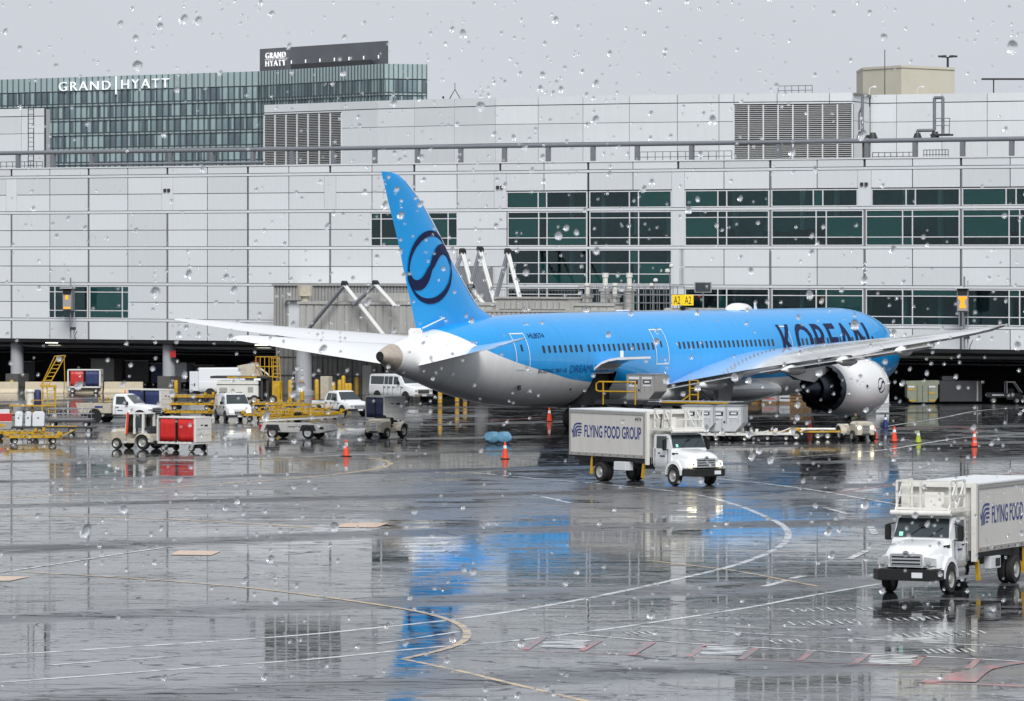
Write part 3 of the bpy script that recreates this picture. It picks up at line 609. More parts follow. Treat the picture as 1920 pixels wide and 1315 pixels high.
# ------------------------------------------------------------------ hotel far behind the terminal
def hp(px, Y): return Vector((*at(px, Y), 0))
HA, HB, HC, HD = hp(-140, 1222), hp(485, 1150), hp(720, 1105), hp(800, 1108)
hotel = thing('hotel_tower', 'large green glass hotel with white rooftop letters beyond the terminal at left', 'hotel', (HB.x, HB.y, 0))
HO = Vector((HB.x, HB.y, 0)); ZTOP = 51.1; FLH = 3.27
zrows = [47.9-k*FLH for k in range(8)]           # tops of the vision strips
_hp = {}
count = [0]
def hotel_face(P, Q, n, ztop, seed, parts, rows, bay=None):
    r = random.Random(seed); u = Q-P; L = u.length; u.normalize(); nrm = Vector((u.y, -u.x, 0)); ang = math.atan2(u.y, u.x); w = L/n
    o = P-HO
    def put(mb, name, m, kind=None):
        ob = mb.build(name, m, hotel, recalc=False); ob.location = o; ob.rotation_euler = (0, 0, ang)
        if kind: ob['kind'] = kind
        return ob
    put(MB().box(0, L, 0.3, 6, 6, ztop), 'tower_wall', 'hot_frame')
    bands = MB(); bands.box(0, L, 0.0, 0.3, 47.9+0.15, ztop)
    for z in zrows: bands.box(0, L, 0.05, 0.3, z-FLH, z-FLH+0.55)
    put(bands, 'spandrel_band', 'hot_band')
    fins = MB()
    for k in range(n+1): fins.box(k*w-0.07, k*w+0.07, -0.18, 0.04, 22, ztop)
    for z in zrows: fins.box(0, L, -0.1, 0.04, z-FLH+0.5, z-FLH+0.66); fins.box(0, L, -0.1, 0.04, z-FLH-0.06, z-FLH+0.06)
    put(fins, 'mullion_grid', 'hot_frame', 'stuff')
    groups = {}
    for ri, z in enumerate(zrows):
        for k in range(n):
            x = r.random(); m = 'hot_pale' if x < 0.42 else ('hot_mid' if x < 0.68 else 'hot_dark')
            z0, z1 = z-FLH+0.66, z-0.08; split = r.random() < 0.45; xs = [k*w+0.07, k*w+w-0.07]
            if split: mid = xs[0]+(xs[1]-xs[0])*r.choice((0.35, 0.5, 0.65))
            if parts and ri < rows:
                key = (round(w, 3), m, ang)
                if key in _hp: ob = _hp[key].copy(); C.objects.link(ob)
                else: ob = MB().box(0.07, w-0.07, 0.1, 0.25, 0, z1-z0).build('window_pane', m, hotel, recalc=False); _hp[key] = ob
                ob.name = 'window_pane'; ob.parent = hotel; ob.location = o+u*(k*w)+Vector((0, 0, z0)); ob.rotation_euler = (0, 0, ang); count[0] += 1
            else:
                groups.setdefault(m, MB()).box(xs[0], xs[1], 0.1, 0.25, z0, z1)
            if split: groups.setdefault('hot_dark' if m != 'hot_dark' else 'hot_pale', MB()).box(mid, xs[1], 0.06, 0.099, z0, z1)
    for m, g in groups.items(): put(g, 'window_panes', m, 'stuff')
hotel_face(HA, HB, 58, ZTOP, 1, True, 4)
hotel_face(HB, HC, 40, ZTOP, 2, False, 0)
hotel_face(HC, HD, 9, ZTOP, 3, True, 4)
# crown with the sign
kp = [hp(487, 1158), hp(728, 1113), hp(722, 1160), hp(520, 1200)]
MB().prism([(p.x-HO.x, p.y-HO.y) for p in kp], ZTOP-2, 56.2, 'z').build('crown', 'hot_box', hotel, recalc=True)
cd = (kp[1]-kp[0]).normalized(); cn = Vector((cd.y, -cd.x, 0))
for k in range(7): a = kp[0]-HO+cd*(14+k*6.0)+cn*0.25; MB().box(-0.12, 0.12, -0.1, 0.1, 52.6, 53.3).build('crown_light', 'white_light', hotel, loc=a)
dk = kp[0]-HO+cd*15+cn*0.6; MB().plate([dk+Vector((0,0,51.2)), dk+cd*33+Vector((0,0,51.2)), dk+cd*33+Vector((0,0,52.4)), dk+Vector((0,0,52.4))], 0.3).build('crown_ledge', 'dark', hotel)
def sign(s, P, u, x, z, w, h, name='sign_letters'):
    n = Vector((u.y, -u.x, 0)); vs, fs = text_mesh(s, -0.012 if s != '|' else 0.0, 1.25); p = P-HO+u*x+n*0.5+Vector((0, 0, z))
    o = decal(name, vs, fs, lambda a, b: p+u*(a*w)+Vector((0, 0, b*h)), 'white_light', hotel)
    md = o.modifiers.new('depth', 'SOLIDIFY'); md.thickness = 0.25
u1 = (HB-HA).normalized(); L1 = (HB-HA).length
def hx(px, P, Q):
    k = (px-960)/FPX; d = Q-P; t = (k*P.y-P.x)/(d.x-k*d.y); return d.length*t
x0 = hx(113, HA, HB); x1 = hx(209, HA, HB); x2 = hx(230, HA, HB); x3 = hx(319, HA, HB)
sign('GRAND', HA, u1, x0, 48.1, x1-x0, 2.0); sign('HYATT', HA, u1, x2, 48.2, x3-x2, 2.0); sign('|', HA, u1, hx(219, HA, HB), 47.0, 0.25, 4.0)
y0 = hx(501, kp[0], kp[1]); y1 = hx(538, kp[0], kp[1])
sign('GRAND', kp[0], cd, y0, 54.0, y1-y0, 1.25); sign('HYATT', kp[0], cd, y0, 52.3, y1-y0, 1.25)
p = kp[0]-HO+cd*y0+cn*0.5; MB().plate([p+Vector((0,0,53.75)), p+cd*(y1-y0)+Vector((0,0,53.75)), p+cd*(y1-y0)+Vector((0,0,53.85)), p+Vector((0,0,53.85))], 0.1).build('sign_bar', 'white_light', hotel)
# tan tower and lamp masts behind the right half of the roof
c = hp(1618, 640); t = thing('tan_tower', 'windowless tan stucco tower block behind the right half of the roof', 'tower', (c.x, c.y, 0))
q = [Vector((0,0,0)), hp(1690,632)-c, hp(1790,640)-c, hp(1790,640)-c+Vector((0,12,0)), Vector((0,12,0))]
MB().prism([(v.x, v.y) for v in q], 0, 33.6, 'z').build('wall', 'tan', t)
MB().prism([(v.x*1.004-0.03, v.y-0.15) for v in q], 33.6, 33.9, 'z').build('coping', 'tan', t)
t = thing('light_mast', 'tall black high-mast light rising behind the tan tower', 'light mast', (*at(1777, 700), 0))
MB().tube((0,0,0),(0,0,37.4),0.3,10,0.15).build('pole', 'dark', t)
for k in range(6): a = k*PI/3; MB().tube((0,0,37.3),(math.cos(a)*0.9,math.sin(a)*0.9,37.5),0.06,6).box(math.cos(a)*1.0-0.25,math.cos(a)*1.0+0.25,math.sin(a)-0.25,math.sin(a)+0.25,37.35,37.6).build('lamp_head', 'dark', t)
for px, lab in ((1630, 'white curved roof lamp in front of the tan tower at its left edge'), (1720, 'white curved roof lamp in front of the middle of the tan tower')):
    t = thing('roof_lamp', lab, 'lamp', (*at(px, 436), 24.2), group='curved roof lamps')
    MB().path([(0,0,0),(0,0,0.65),(0.1,0,0.85),(0.3,0,0.9)], 0.05, 6).build('pole', 'pole', t); MB().lathe([(0.02,0.12),(0.2,0.05),(0.22,-0.05)], (0.4,0,0.9)).build('lamp_shade', 'pole', t, smooth=50)
t = thing('roof_canopy', 'thin dark flat canopy on a post at the far right of the roof', 'canopy', (*at(1863, 450), 24.2))
MB().tube((0,0,0),(0,0,1.95),0.06,6).build('post', 'dark', t); MB().box(-1.0, 6.0, -0.5, 0.5, 1.95, 2.08).build('canopy_roof', 'dark', t)
t = thing('wind_mast', 'thin antenna whip behind the left edge of the tan tower', 'antenna', (*at(1659, 600), 0)); MB().tube((0,0,0),(0,0,34.5),0.05,6).build('mast', 'dark', t)

# ------------------------------------------------------------------ jet bridges, struts, fixed gangway building
t = thing('gangway_building', 'grey corrugated gangway block standing against the terminal behind the tail', 'building', FP(a_of(513, 3.4), 3.4, 0), -PHI)
x1 = a_of(690, 3.4)-a_of(513, 3.4)
LT = 14.5
for k in range(44): MB().box(k*LT/44, k*LT/44+LT/44-0.09, 0, 0.12, 5.0, 8.85).build('wall_panel', 'corr', t, recalc=False)
MB().box(0, LT, 0.1, 3.3, 4.9, 8.8).build('wall', 'channel', t, recalc=False)
MB().box(-0.1, LT+0.1, -0.15, 3.3, 8.85, 9.0).build('roof', 'corr', t)
MB().box(1.6, 3.0, -0.08, -0.005, 5.0, 7.6).build('door', 'panel', t); MB().box(1.4, 3.3, -0.5, 0.0, 7.65, 7.78).build('door_hood', 'corr', t)
for k in range(16): MB().box(k*LT/16, (k+1)*LT/16-0.03, 0.3, 0.5, 0, 4.9).build('lower_wall_panel', 'concrete', t, recalc=False)
lw = MB()
for z in (1.5, 3.0): lw.box(0, LT, 0.2, 0.28, z, z+0.06)
for k in range(30): lw.tube((0.3+k*0.5,0.24,0),(0.3+k*0.5,0.24,4.8),0.02 if k % 3 else 0.05,5)
lw.build('conduit', 'concrete_dk', t)
for k, (x, z) in enumerate(((9.2,0.0),(2.4,0.9))): MB().box(x, x+0.9, -0.25, 0.25, z, z+2.4 if k == 0 else z+1.3).build('cabinet', 'corr' if k == 0 else 'panel', t, bevel=0.02)
MB().box(11.2, 12.6, 0.1, 0.28, 2.3, 4.1).box(10.9, 11.0, 0.0, 0.28, 1.5, 4.3).build('door', 'dark', t)
jb = thing('jet_bridge', 'ribbed grey jet bridge tunnel running behind the blue tail fin', 'jet bridge', FP(a_of(570, 7), 7, 0), -PHI)
MB().lathe([(0.85,0),(0.85,0.35),(0.66,0.4),(0.62,4.4),(1.6,4.7),(1.6,5.0)], (0,0,0), n=28).build('column', 'column', jb, smooth=40)
MB().lathe([(0.3,5.0),(0.35,8.0),(0.62,8.05),(0.62,8.9)], (0.1,0,0), n=20).build('vent_stack', 'beige', jb, smooth=40)
TL = 31.0
MB().box(0.4, TL, -1.2, 1.2, 5.0, 7.55).build('tunnel', 'bridge', jb, recalc=False)
for k in range(40): x = 0.5+k*TL/40.5; MB().box(x, x+TL/40.5-0.14, -1.28, -1.2, 5.15, 7.3).build('tunnel_panel', 'bridge', jb, recalc=False)
MB().box(0.3, TL, -1.36, 1.3, 7.4, 7.62).box(0.3, TL, -1.36, 1.3, 4.9, 5.12).build('edge_beam', 'bridge', jb)
MB().box(4.0, 16.0, -0.6, 0.9, 7.62, 8.3).build('roof_duct', 'bridge', jb, bevel=0.03)
rl = MB()
for k in range(80): rl.tube((2+k*0.3,1.0,7.6),(2+k*0.3,1.0,8.6),0.015,4)
rl.tube((2,1.0,8.6),(26,1.0,8.6),0.03,6); o = rl.build('roof_railing', 'pipe', jb); o['kind'] = 'stuff'
def a_frame(apex, l, r, lab, off=5.6):
    A = FP(a_of(apex[0], off), off, 0); za = zat(apex[1], A.y); t = thing('support_strut', lab, 'strut', (A.x, A.y, 0), -PHI, 'angled struts above the jet bridges')
    MB().box(-0.22, 0.22, -0.12, 0.3, za-0.12, za+0.22).tube((0,-0.2,za+0.2),(0,0.3,za+0.2),0.16,8).build('bracket', 'dark', t)
    for (px, py), m in ((l, 'pipe'), (r, 'pole')):
        B = FP(a_of(px, off+0.7), off+0.7, 0); zb = zat(py, B.y); b = a_of(px, off+0.7)-a_of(apex[0], off)
        MB().tube((0, 0, za), (b, -0.7, zb), 0.13, 8).tube((0.12, 0.1, za), (b+0.12, -0.6, zb), 0.09, 8).build('leg', m, t, smooth=60)
a_frame((645,535), (573,622), (722,634), 'left strut pair over the ribbed tunnel, its legs spread wide', 8.9)
a_frame((703,534), (662,572), (740,575), 'second strut pair from the left over the ribbed tunnel', 8.9)
a_frame((866,474), (850,512), (882,533), 'short strut pair just right of the tail fin, high on the wall')
a_frame((899,470), (880,540), (929,577), 'tall strut pair in the middle right of the tail fin')
a_frame((951,474), (928,562), (974,562), 'tall strut pair right of the tail fin in front of green windows')
a_frame((882,541), (870,575), (914,580), 'lowest strut pair right of the tail fin')
t = MB().box(0, 3.7, 0, 0.12, 7.4, 10.4).build('wall_cover', 'channel', loc=FP(a_of(852, 0.3), 0.3, 0), rz=-PHI); tag(t, 'dark grey sheet on the wall just right of the tail fin', 'panel')
jb2 = thing('jet_bridge', 'pale jet bridge with a square-panelled wall behind the blue fuselage', 'jet bridge', FP(a_of(905, 8), 8, 0), -PHI)
L2 = a_of(1262, 8)-a_of(905, 8); xa = a_of(945, 8)-a_of(905, 8); xb = a_of(1080, 8)-a_of(905, 8)
MB().box(-3.2, L2, -1.3, 1.3, 4.4, 7.0).build('tunnel', 'bridge', jb2, recalc=False)
for k in range(46): x = -3.1+k*(L2+3.1)/46; MB().box(x, x+(L2+3)/46-0.12, -1.38, -1.3, 4.5, 6.85).build('tunnel_panel', 'bridge', jb2, recalc=False)
MB().box(xa, xb, -1.1, 1.4, 7.0, 7.95).build('upper_tunnel', 'bridge', jb2, recalc=False)
for k in range(11): x = xa+0.35+k*(xb-xa-0.5)/11; MB().box(x, x+(xb-xa)/11-0.12, -1.2, -1.1, 7.15, 7.72).build('wall_panel', 'bridge', jb2, recalc=False)
MB().box(xa-0.1, xb+0.1, -1.25, 1.4, 7.95, 8.08).box(-3.2, L2, -1.42, 1.3, 6.9, 7.06).build('edge_beam', 'bridge', jb2)
jr = thing('bridge_railing', 'grey service railing with two rails on the jet bridge behind the fuselage', 'railing', FP(a_of(1085, 7.5), 7.5, 6.9), -PHI)
L3 = a_of(1262, 7.5)-a_of(1085, 7.5)
for y in (0, 1.6):
    for z in (0.75, 1.4, 2.05): MB().tube((0,y,z),(L3,y,z),0.035,6).build('rail', 'pipe', jr)
    for k in range(15): MB().tube((k*L3/14,y,0),(k*L3/14,y,2.05),0.03,6).build('post', 'pipe', jr)
for k, (px, pt, pb) in enumerate(((1101,531,568),(1135,512,565),(1153,531,575),(1180,512,560))):
    off = 7.0; A = FP(a_of(px, off), off, 0); zt = zat(pt, A.y)
    t = thing('lift_column', ['leftmost white capped lift column on the jet bridge behind the fuselage','tall white capped lift column, second from the left behind the fuselage','shorter white capped lift column with a wide foot behind the fuselage','rightmost tall white capped lift column behind the fuselage'][k], 'column', (A.x, A.y, 6.2), -PHI, 'lift columns on the jet bridge')
    h = zt-6.2
    MB().box(-0.28, 0.28, -0.28, 0.28, 0, h*0.62).build('mast', 'bridge', t, bevel=0.02); MB().box(-0.36, 0.36, -0.36, 0.36, h*0.62, h*0.68).build('collar', 'bridge', t)
    MB().lathe([(0.2,h*0.68),(0.2,h*0.9),(0.26,h*0.91),(0.26,h)], n=14).build('motor_cap', 'offwhite', t, smooth=40)
for px, py, lab in ((1226,533,'pair of round white work lamps on the bridge railing'), (1256,506,'white work lamp on a tall thin pole by the green window edge')):
    off = 7.2; A = FP(a_of(px, off), off, 0); z = zat(py, A.y); t = thing('work_lamp', lab, 'lamp', (A.x, A.y, 7.0), -PHI)
    MB().tube((0,0,0),(0,0,z-7.0+0.3),0.04,6).build('pole', 'pipe', t); MB().lathe([(0.05,0),(0.2,0.08),(0.2,0.25),(0.08,0.33)], (-0.15,-0.1,z-7.25), n=12).lathe([(0.05,0),(0.18,0.08),(0.18,0.22),(0.08,0.3)], (0.22,-0.1,z-6.85), n=12).build('lamp_head', 'offwhite', t, smooth=50)
t = thing('bridge_rotunda', 'beige round rotunda under the yellow gate sign behind the fuselage', 'rotunda', FP(a_of(1283, 8.5), 8.5, 0), -PHI)
MB().lathe([(1.5,4.3),(1.6,6.9),(1.7,7.0),(1.5,7.3)], n=24).build('drum', 'bridge', t, smooth=40); MB().box(1.0, 5.0, -1.2, 1.2, 5.0, 7.3).build('cab_wall', 'bridge', t, bevel=0.04)
MB().box(-3.5, -1.2, -1.4, 1.2, 4.4, 7.1).build('end_wall', 'bridge', t); MB().lathe([(0.7,0),(0.75,4.4)], n=20).build('column', 'column', t, smooth=40)
off = 10.2; A = FP(a_of(1280, off), off, 0); z0, z1 = zat(573, A.y), zat(553, A.y)
t = thing('gate_sign', 'yellow two-faced gate sign reading A2 above the blue fuselage', 'sign', (A.x, A.y, z0), -0.12)
h = z1-z0; w = 0.80
for s in (-1, 1):
    q = [(0,-0.0,0),(s*w,0.22,0),(s*w,0.22,h),(0,0,h)]
    if s < 0: q = [q[1], q[0], q[3], q[2]]
    f = MB().plate(q, 0.06).build('sign_face', 'sign', t)
    ux = Vector(q[1])-Vector(q[0]); n = Vector((ux.y, -ux.x, 0)).normalized()
    lettering('A2', Vector(q[0])+ux*0.16+n*0.075+Vector((0,0,h*0.14)), ux, (0,0,1), 0.52, h*0.72, 'ink', f)
MB().lathe([(0.02,-0.55),(0.3,-0.05),(0.32,0.0)], (0,0.25,0), n=14).build('beacon', 'dark', t, smooth=50); MB().tube((0,0.3,-1.2),(0,0.3,0),0.08).build('post', 'pipe', t)
off = 8.6; A = FP(a_of(1318, off), off, 0); z0, z1 = zat(549, A.y), zat(529, A.y)
t = thing('monitor', 'black flat monitor in a grey frame on a post right of the yellow sign', 'screen', (A.x, A.y, z0), -0.2)
MB().box(-0.66, 0.66, 0, 0.12, 0, z1-z0).build('frame', 'steel', t, bevel=0.01); MB().box(-0.58, 0.58, -0.02, -0.002, 0.07, z1-z0-0.07).build('screen', 'carglass', t); MB().tube((0,0.1,-2.0),(0,0.1,0),0.06).build('post', 'pipe', t)
MB().lathe([(0.08,0),(0.08,0.15)], (-0.25,-0.1,-0.35), n=10).build('warning_lamp', 'tail', t)
for px, lab, glyph in ((127, 'dark docking display with two orange marks over the left facade window', 0), (1805, 'dark docking display with an orange figure right of the nose', 1)):
    off = 1.6; A = FP(a_of(px, off), off, 0); s = FPX/A.y; yb = 583 if glyph == 0 else 586; yt = 541
    t = thing('docking_display', lab, 'docking display', (A.x, A.y, 0), -0.30 if glyph == 0 else -0.15, 'docking displays on the facade'); z0, z1 = zat(yb, A.y), zat(yt, A.y); w = 0.44
    MB().prism([(-0.15,z1),(-0.02,z0),(0.5,z0),(0.5,z1)], -w, w, 'x').build('housing', 'channel', t, bevel=0.01)
    MB().box(-w-0.1, w+0.1, -0.45, 0.5, z1, z1+0.06).build('hood', 'panel', t); MB().box(-w+0.1, w-0.1, -0.22, -0.12, z1-0.5, z1-0.03).build('dark_lens', 'ink', t)
    fb = MB().box(-w+0.06, w-0.06, -0.165, -0.1, z0+0.12, z1-0.52).build('display_face', 'trim', t)
    g = MB()
    if glyph == 0: g.box(-0.14,0.10,-0.19,-0.17,z1-0.95,z1-0.58); g.box(-0.30,0.28,-0.19,-0.17,z0+0.17,z0+0.32)
    else:
        zt = z1-0.62
        g.box(-0.33,0.33,-0.19,-0.17,zt-0.16,zt); g.box(-0.22,0.22,-0.19,-0.17,zt-0.28,zt-0.165); g.box(-0.15,0.15,-0.19,-0.17,zt-0.62,zt-0.285); g.box(-0.22,0.22,-0.19,-0.17,zt-0.88,zt-0.625)
    g.build('orange_figure', 'orange_led', t)
    MB().tube((0.1,0.4,4.3),(0.1,0.4,z1+0.9),0.07,8).build('mast', 'pipe', t); MB().tube((0.35,0.6,4.3),(0.35,0.6,z1+0.6),0.05,8).build('mast', 'column', t)
    MB().path([(0.5,0.5,4.2),(0.55,0.2,4.5),(0.75,0.2,4.9)], 0.03,6).build('cable', 'ink', t); MB().box(0.1,0.5,0.2,0.6,5.0,5.25).build('junction_box', 'dark', t)
# ------------------------------------------------------------------ airliner (x from the tail cone to the nose, y to port, z up)
AH = math.radians(59.5); AU = Vector((math.cos(AH), math.sin(AH), 0)); AP = Vector((-math.sin(AH), math.cos(AH), 0)); AO = Vector((-7.87, 317.5, 0))
plane = thing('airliner', 'sky blue and white twin-engine jet airliner parked nose-in at the terminal', 'airliner', AO, AH)
FT = [  # x, top, bottom, half width
 (0.0,5.60,5.02,.28),(0.8,5.88,4.68,.58),(1.4,6.04,4.42,.78),(3.2,6.42,3.95,1.15),(5.0,6.74,3.55,1.48),(7.0,7.05,3.07,1.86),(8.8,7.27,2.72,2.15),(12,7.53,2.22,2.50),(15.5,7.66,1.95,2.74),(19,7.71,1.84,2.85),(23,7.72,1.82,2.885),(40,7.72,1.82,2.885),
 (58.5,7.72,1.82,2.885),(60.5,7.66,1.86,2.84),(62.5,7.42,1.98,2.66),(64.2,6.98,2.2,2.33),(65.6,6.40,2.48,1.90),(66.8,5.72,2.82,1.38),(67.7,5.12,3.2,.85),(68.2,4.65,3.55,.42),(68.35,4.25,3.95,.12)]
def fus(x):
    if x <= FT[0][0]: return FT[0][1:]
    for i in range(len(FT)-1):
        a, b = FT[i], FT[i+1]
        if x <= b[0]:
            t = (x-a[0])/(b[0]-a[0]); p = FT[max(0,i-1)]; q = FT[min(len(FT)-1,i+2)]; out = []
            for k in (1,2,3):
                m0 = (b[k]-p[k])/(b[0]-p[0])*(b[0]-a[0]); m1 = (q[k]-a[k])/(q[0]-a[0])*(b[0]-a[0])
                out.append((2*t**3-3*t*t+1)*a[k]+(t**3-2*t*t+t)*m0+(-2*t**3+3*t*t)*b[k]+(t**3-t*t)*m1)
            return tuple(out)
    return FT[-1][1:]
def fring(x, n=72, grow=0.0):
    t, b, w = fus(x); zc, h = (t+b)/2, (t-b)/2
    return [(x, -(w+grow)*math.sin(2*PI*k/n), zc+(h+grow)*math.cos(2*PI*k/n)) for k in range(n)]
def fside(x, z, off=0.012, side=-1):
    t, b, w = fus(x); zc, h = (t+b)/2, (t-b)/2; s = max(-0.999, min(0.999, (z-zc)/h)); c = math.sqrt(1-s*s)
    return Vector((x, side*(w+off)*c, zc+(h+off)*s))
def px_x(px, y=-2.9):      # picture column -> station along the fuselage for a point y off the axis
    k = (px-960)/FPX; P = AO+AP*y; return (k*P.y-P.x)/(AU.x-k*AU.y)
def fus_mat():
    m = bpy.data.materials.new('aircraft_livery'); m.use_nodes = True; nt = m.node_tree; b = nt.nodes['Principled BSDF']; L = nt.links
    tc = nt.nodes.new('ShaderNodeTexCoord'); sp = nt.nodes.new('ShaderNodeSeparateXYZ'); L.new(tc.outputs['Object'], sp.inputs[0])
    mr = nt.nodes.new('ShaderNodeMapRange'); mr.inputs['From Max'].default_value = 68.35; L.new(sp.outputs['X'], mr.inputs['Value'])
    fc = nt.nodes.new('ShaderNodeFloatCurve'); cv = fc.mapping.curves[0]
    pts = [(0,9.0),(4.6,8.2),(5.6,7.0),(7,6.35),(9,5.55),(12,4.75),(15.5,4.1),(19,3.55),(24,3.25),(32,3.15),(60,3.15),(64,3.0),(68.35,2.6)]
    cv.points[0].location = (0, 0.9); cv.points[1].location = (1, 0.26)
    for x, z in pts[1:-1]: cv.points.new(x/68.35, z/10)
    fc.mapping.update(); L.new(mr.outputs[0], fc.inputs['Value'])
    mu = nt.nodes.new('ShaderNodeMath'); mu.operation = 'MULTIPLY'; mu.inputs[1].default_value = 10; L.new(fc.outputs[0], mu.inputs[0])
    gt = nt.nodes.new('ShaderNodeMath'); gt.operation = 'GREATER_THAN'; L.new(sp.outputs['Z'], gt.inputs[0]); L.new(mu.outputs[0], gt.inputs[1])
    mx = nt.nodes.new('ShaderNodeMixRGB'); mx.inputs[1].default_value = (0.82, 0.82, 0.81, 1); mx.inputs[2].default_value = (0.0, 0.335, 0.80, 1); L.new(gt.outputs[0], mx.inputs[0])
    no = nt.nodes.new('ShaderNodeTexNoise'); no.inputs['Scale'].default_value = 1.0; no.inputs['Detail'].default_value = 7; no.inputs['Roughness'].default_value = 0.65; fm_ = nt.nodes.new('ShaderNodeMapping'); fm_.inputs['Scale'].default_value = (1.6, 0.5, 0.3); L.new(tc.outputs['Object'], fm_.inputs[0]); L.new(fm_.outputs[0], no.inputs['Vector'])
    hv = nt.nodes.new('ShaderNodeHueSaturation'); r2 = nt.nodes.new('ShaderNodeMapRange'); r2.inputs['To Min'].default_value = 0.84; r2.inputs['To Max'].default_value = 1.08
    L.new(no.outputs['Fac'], r2.inputs['Value'])
    md = nt.nodes.new('ShaderNodeMath'); md.operation = 'PINGPONG'; md.inputs[1].default_value = 2.9; L.new(sp.outputs['X'], md.inputs[0])      # section joints of the skin
    jr = nt.nodes.new('ShaderNodeMapRange'); jr.inputs['From Max'].default_value = 0.035; jr.inputs['To Min'].default_value = 0.72; L.new(md.outputs[0], jr.inputs['Value'])
    jm = nt.nodes.new('ShaderNodeMath'); jm.operation = 'MULTIPLY'; L.new(jr.outputs[0], jm.inputs[0]); L.new(r2.outputs[0], jm.inputs[1]); L.new(jm.outputs[0], hv.inputs['Value']); L.new(mx.outputs[0], hv.inputs['Color']); L.new(hv.outputs[0], b.inputs['Base Color'])
    b.inputs['Roughness'].default_value = 0.3; b.inputs['Specular IOR Level'].default_value = 0.3; b.inputs['Coat Weight'].default_value = 0.55; b.inputs['Coat Roughness'].default_value = 0.05
    return m
xs = [1.4, 2.2, 3.2, 4.1, 5, 6, 7, 8, 9, 10.5, 12, 13.5, 15.5, 17.5, 20.6]+[20.6+k*0.4 for k in range(1, 9)]+[26+k*2.6 for k in range(13)]+[59.2, 60, 61, 62, 63, 63.8, 64.6, 65.3, 66, 66.6, 67.2, 67.7, 68.0, 68.2, 68.35]
CARGO = (20.9, 23.7, 2.25, 4.05)
rings = [fring(x) for x in xs]; n = 72; vs = [p for r in rings for p in r]; fs = []
for i in range(len(xs)-1):
    for k in range(n):
        k2 = (k+1) % n; q = [i*n+k, i*n+k2, (i+1)*n+k2, (i+1)*n+k]; c = sum((Vector(vs[j]) for j in q), Vector())/4
        if CARGO[0] < c.x < CARGO[1] and CARGO[2] < c.z < CARGO[3] and c.y < -0.8: continue      # open cargo door
        fs.append(tuple(q))
fs += [tuple(range(n-1,-1,-1)), tuple((len(xs)-1)*n+k for k in range(n))]
fm = MB(); fm.add(vs, fs); fuse = fm.build('fuselage', fus_mat(), plane, smooth=35)
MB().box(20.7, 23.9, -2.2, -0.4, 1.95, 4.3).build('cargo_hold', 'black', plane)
rs = [[(x, p[1]*0.98, p[2]) for p in fring(x, 40)] for x in (0.0, 0.35, 0.7, 1.05, 1.4)]
MB().loft(rs, cap=False).build('tail_cone', 'nozzle', plane, smooth=40)
MB().loft([[(0.02, 0.235*math.cos(2*PI*k/20), 5.31+0.235*math.sin(2*PI*k/20)) for k in range(20)], [(0.6, 0.22*math.cos(2*PI*k/20), 5.31+0.22*math.sin(2*PI*k/20)) for k in range(20)]]).build('exhaust_opening', 'black', plane)
# cargo door swung up
dr = MB(); o1 = []; o2 = []
arc = [(-2.60,4.05),(-2.95,4.42),(-3.35,4.68),(-3.9,4.86),(-4.5,4.95),(-5.3,4.98)]
for i in range(len(arc)-1):
    (ya,za),(yb,zb) = arc[i], arc[i+1]; dr.hexa([(20.9,ya,za-0.16),(20.9,yb,zb-0.14),(23.7,yb,zb-0.14),(23.7,ya,za-0.16)], [(20.9,ya,za),(20.9,yb,zb),(23.7,yb,zb),(23.7,ya,za)])
dr.build('cargo_door', 'ac_white', plane); MB().box(22.0,22.15,-4.2,-4.05,4.95,5.35).build('door_pin', 'ac_white', plane)
# cabin windows
def windows_run(x0, x1, pitch=0.62):
    k = int(round((x1-x0)/pitch))
    for i in range(k+1):
        x = x0+(x1-x0)*i/max(1,k); z0, z1 = 5.30, 5.76
        for side in (-1,):
            pts = [(-0.07,z0),(0.07,z0),(0.125,z0+0.06),(0.125,z1-0.06),(0.07,z1),(-0.07,z1),(-0.125,z1-0.06),(-0.125,z0+0.06)]
            a = [fside(x+p, z, 0.018, side) for p, z in pts]; b2 = [fside(x+p, z, -0.05, side) for p, z in pts]
            MB().loft([a, b2]).build('cabin_window', 'ac_win', plane)
for a, b in ((1027,1094),(1108,1227),(1277,1452),(1500,1640)): windows_run(px_x(a), px_x(b))
def outline(x0, x1, z0, z1, w=0.075):
    d = None
    def strip(pts):
        vs = []; fsx = []
        for i, (x, z, x2, z2) in enumerate(pts):
            vs += [fside(x, z, 0.02), fside(x2, z2, 0.02)]
            if i: fsx.append((2*i-2, 2*i-1, 2*i+1, 2*i))
        return vs, fsx
    N = 12; m = MB(); zz = [z0+(z1-z0)*k/N for k in range(N+1)]
    for x in (x0, x1-w): m.add(*strip([(x, z, x+w, z) for z in zz]))
    for z in (z0, z1-w): m.add(*strip([(x0+w, z, x0+w, z+w), (x1-w, z, x1-w, z+w)]))
    return m.build('door_outline', 'door_line', plane, recalc=False)
for a, b, zb, zt in ((979,1002,4.30,6.55),(1231,1255,4.35,6.6),(1470,1488,4.35,6.6)):
    xa, xb = px_x(a), px_x(b); outline(xa, xb, zb, zt)
    xm = (xa+xb)/2; pts = [(-0.1,5.45),(0.1,5.45),(0.1,5.85),(-0.1,5.85)]
    MB().add([fside(xm+p, z, 0.02) for p, z in pts], [(0,1,2,3)]).build('door_window', 'ac_win', plane, recalc=False)
def ftext(s, x0, x1, z0, z1, m, bold=0.0, shear=0.0, cuts=(1, 14), name='lettering', spacing=1.0):
    vs, fs2 = text_mesh(s, bold, spacing); return decal(name, vs, fs2, lambda u, v: fside(x0+(x1-x0)*u+shear*(v-0.5), z0+(z1-z0)*v, 0.024), m, plane, cuts)
ftext('KOREAN', px_x(1470), px_x(1634), 4.45, 6.72, 'navy_print', 0.012, spacing=1.05)
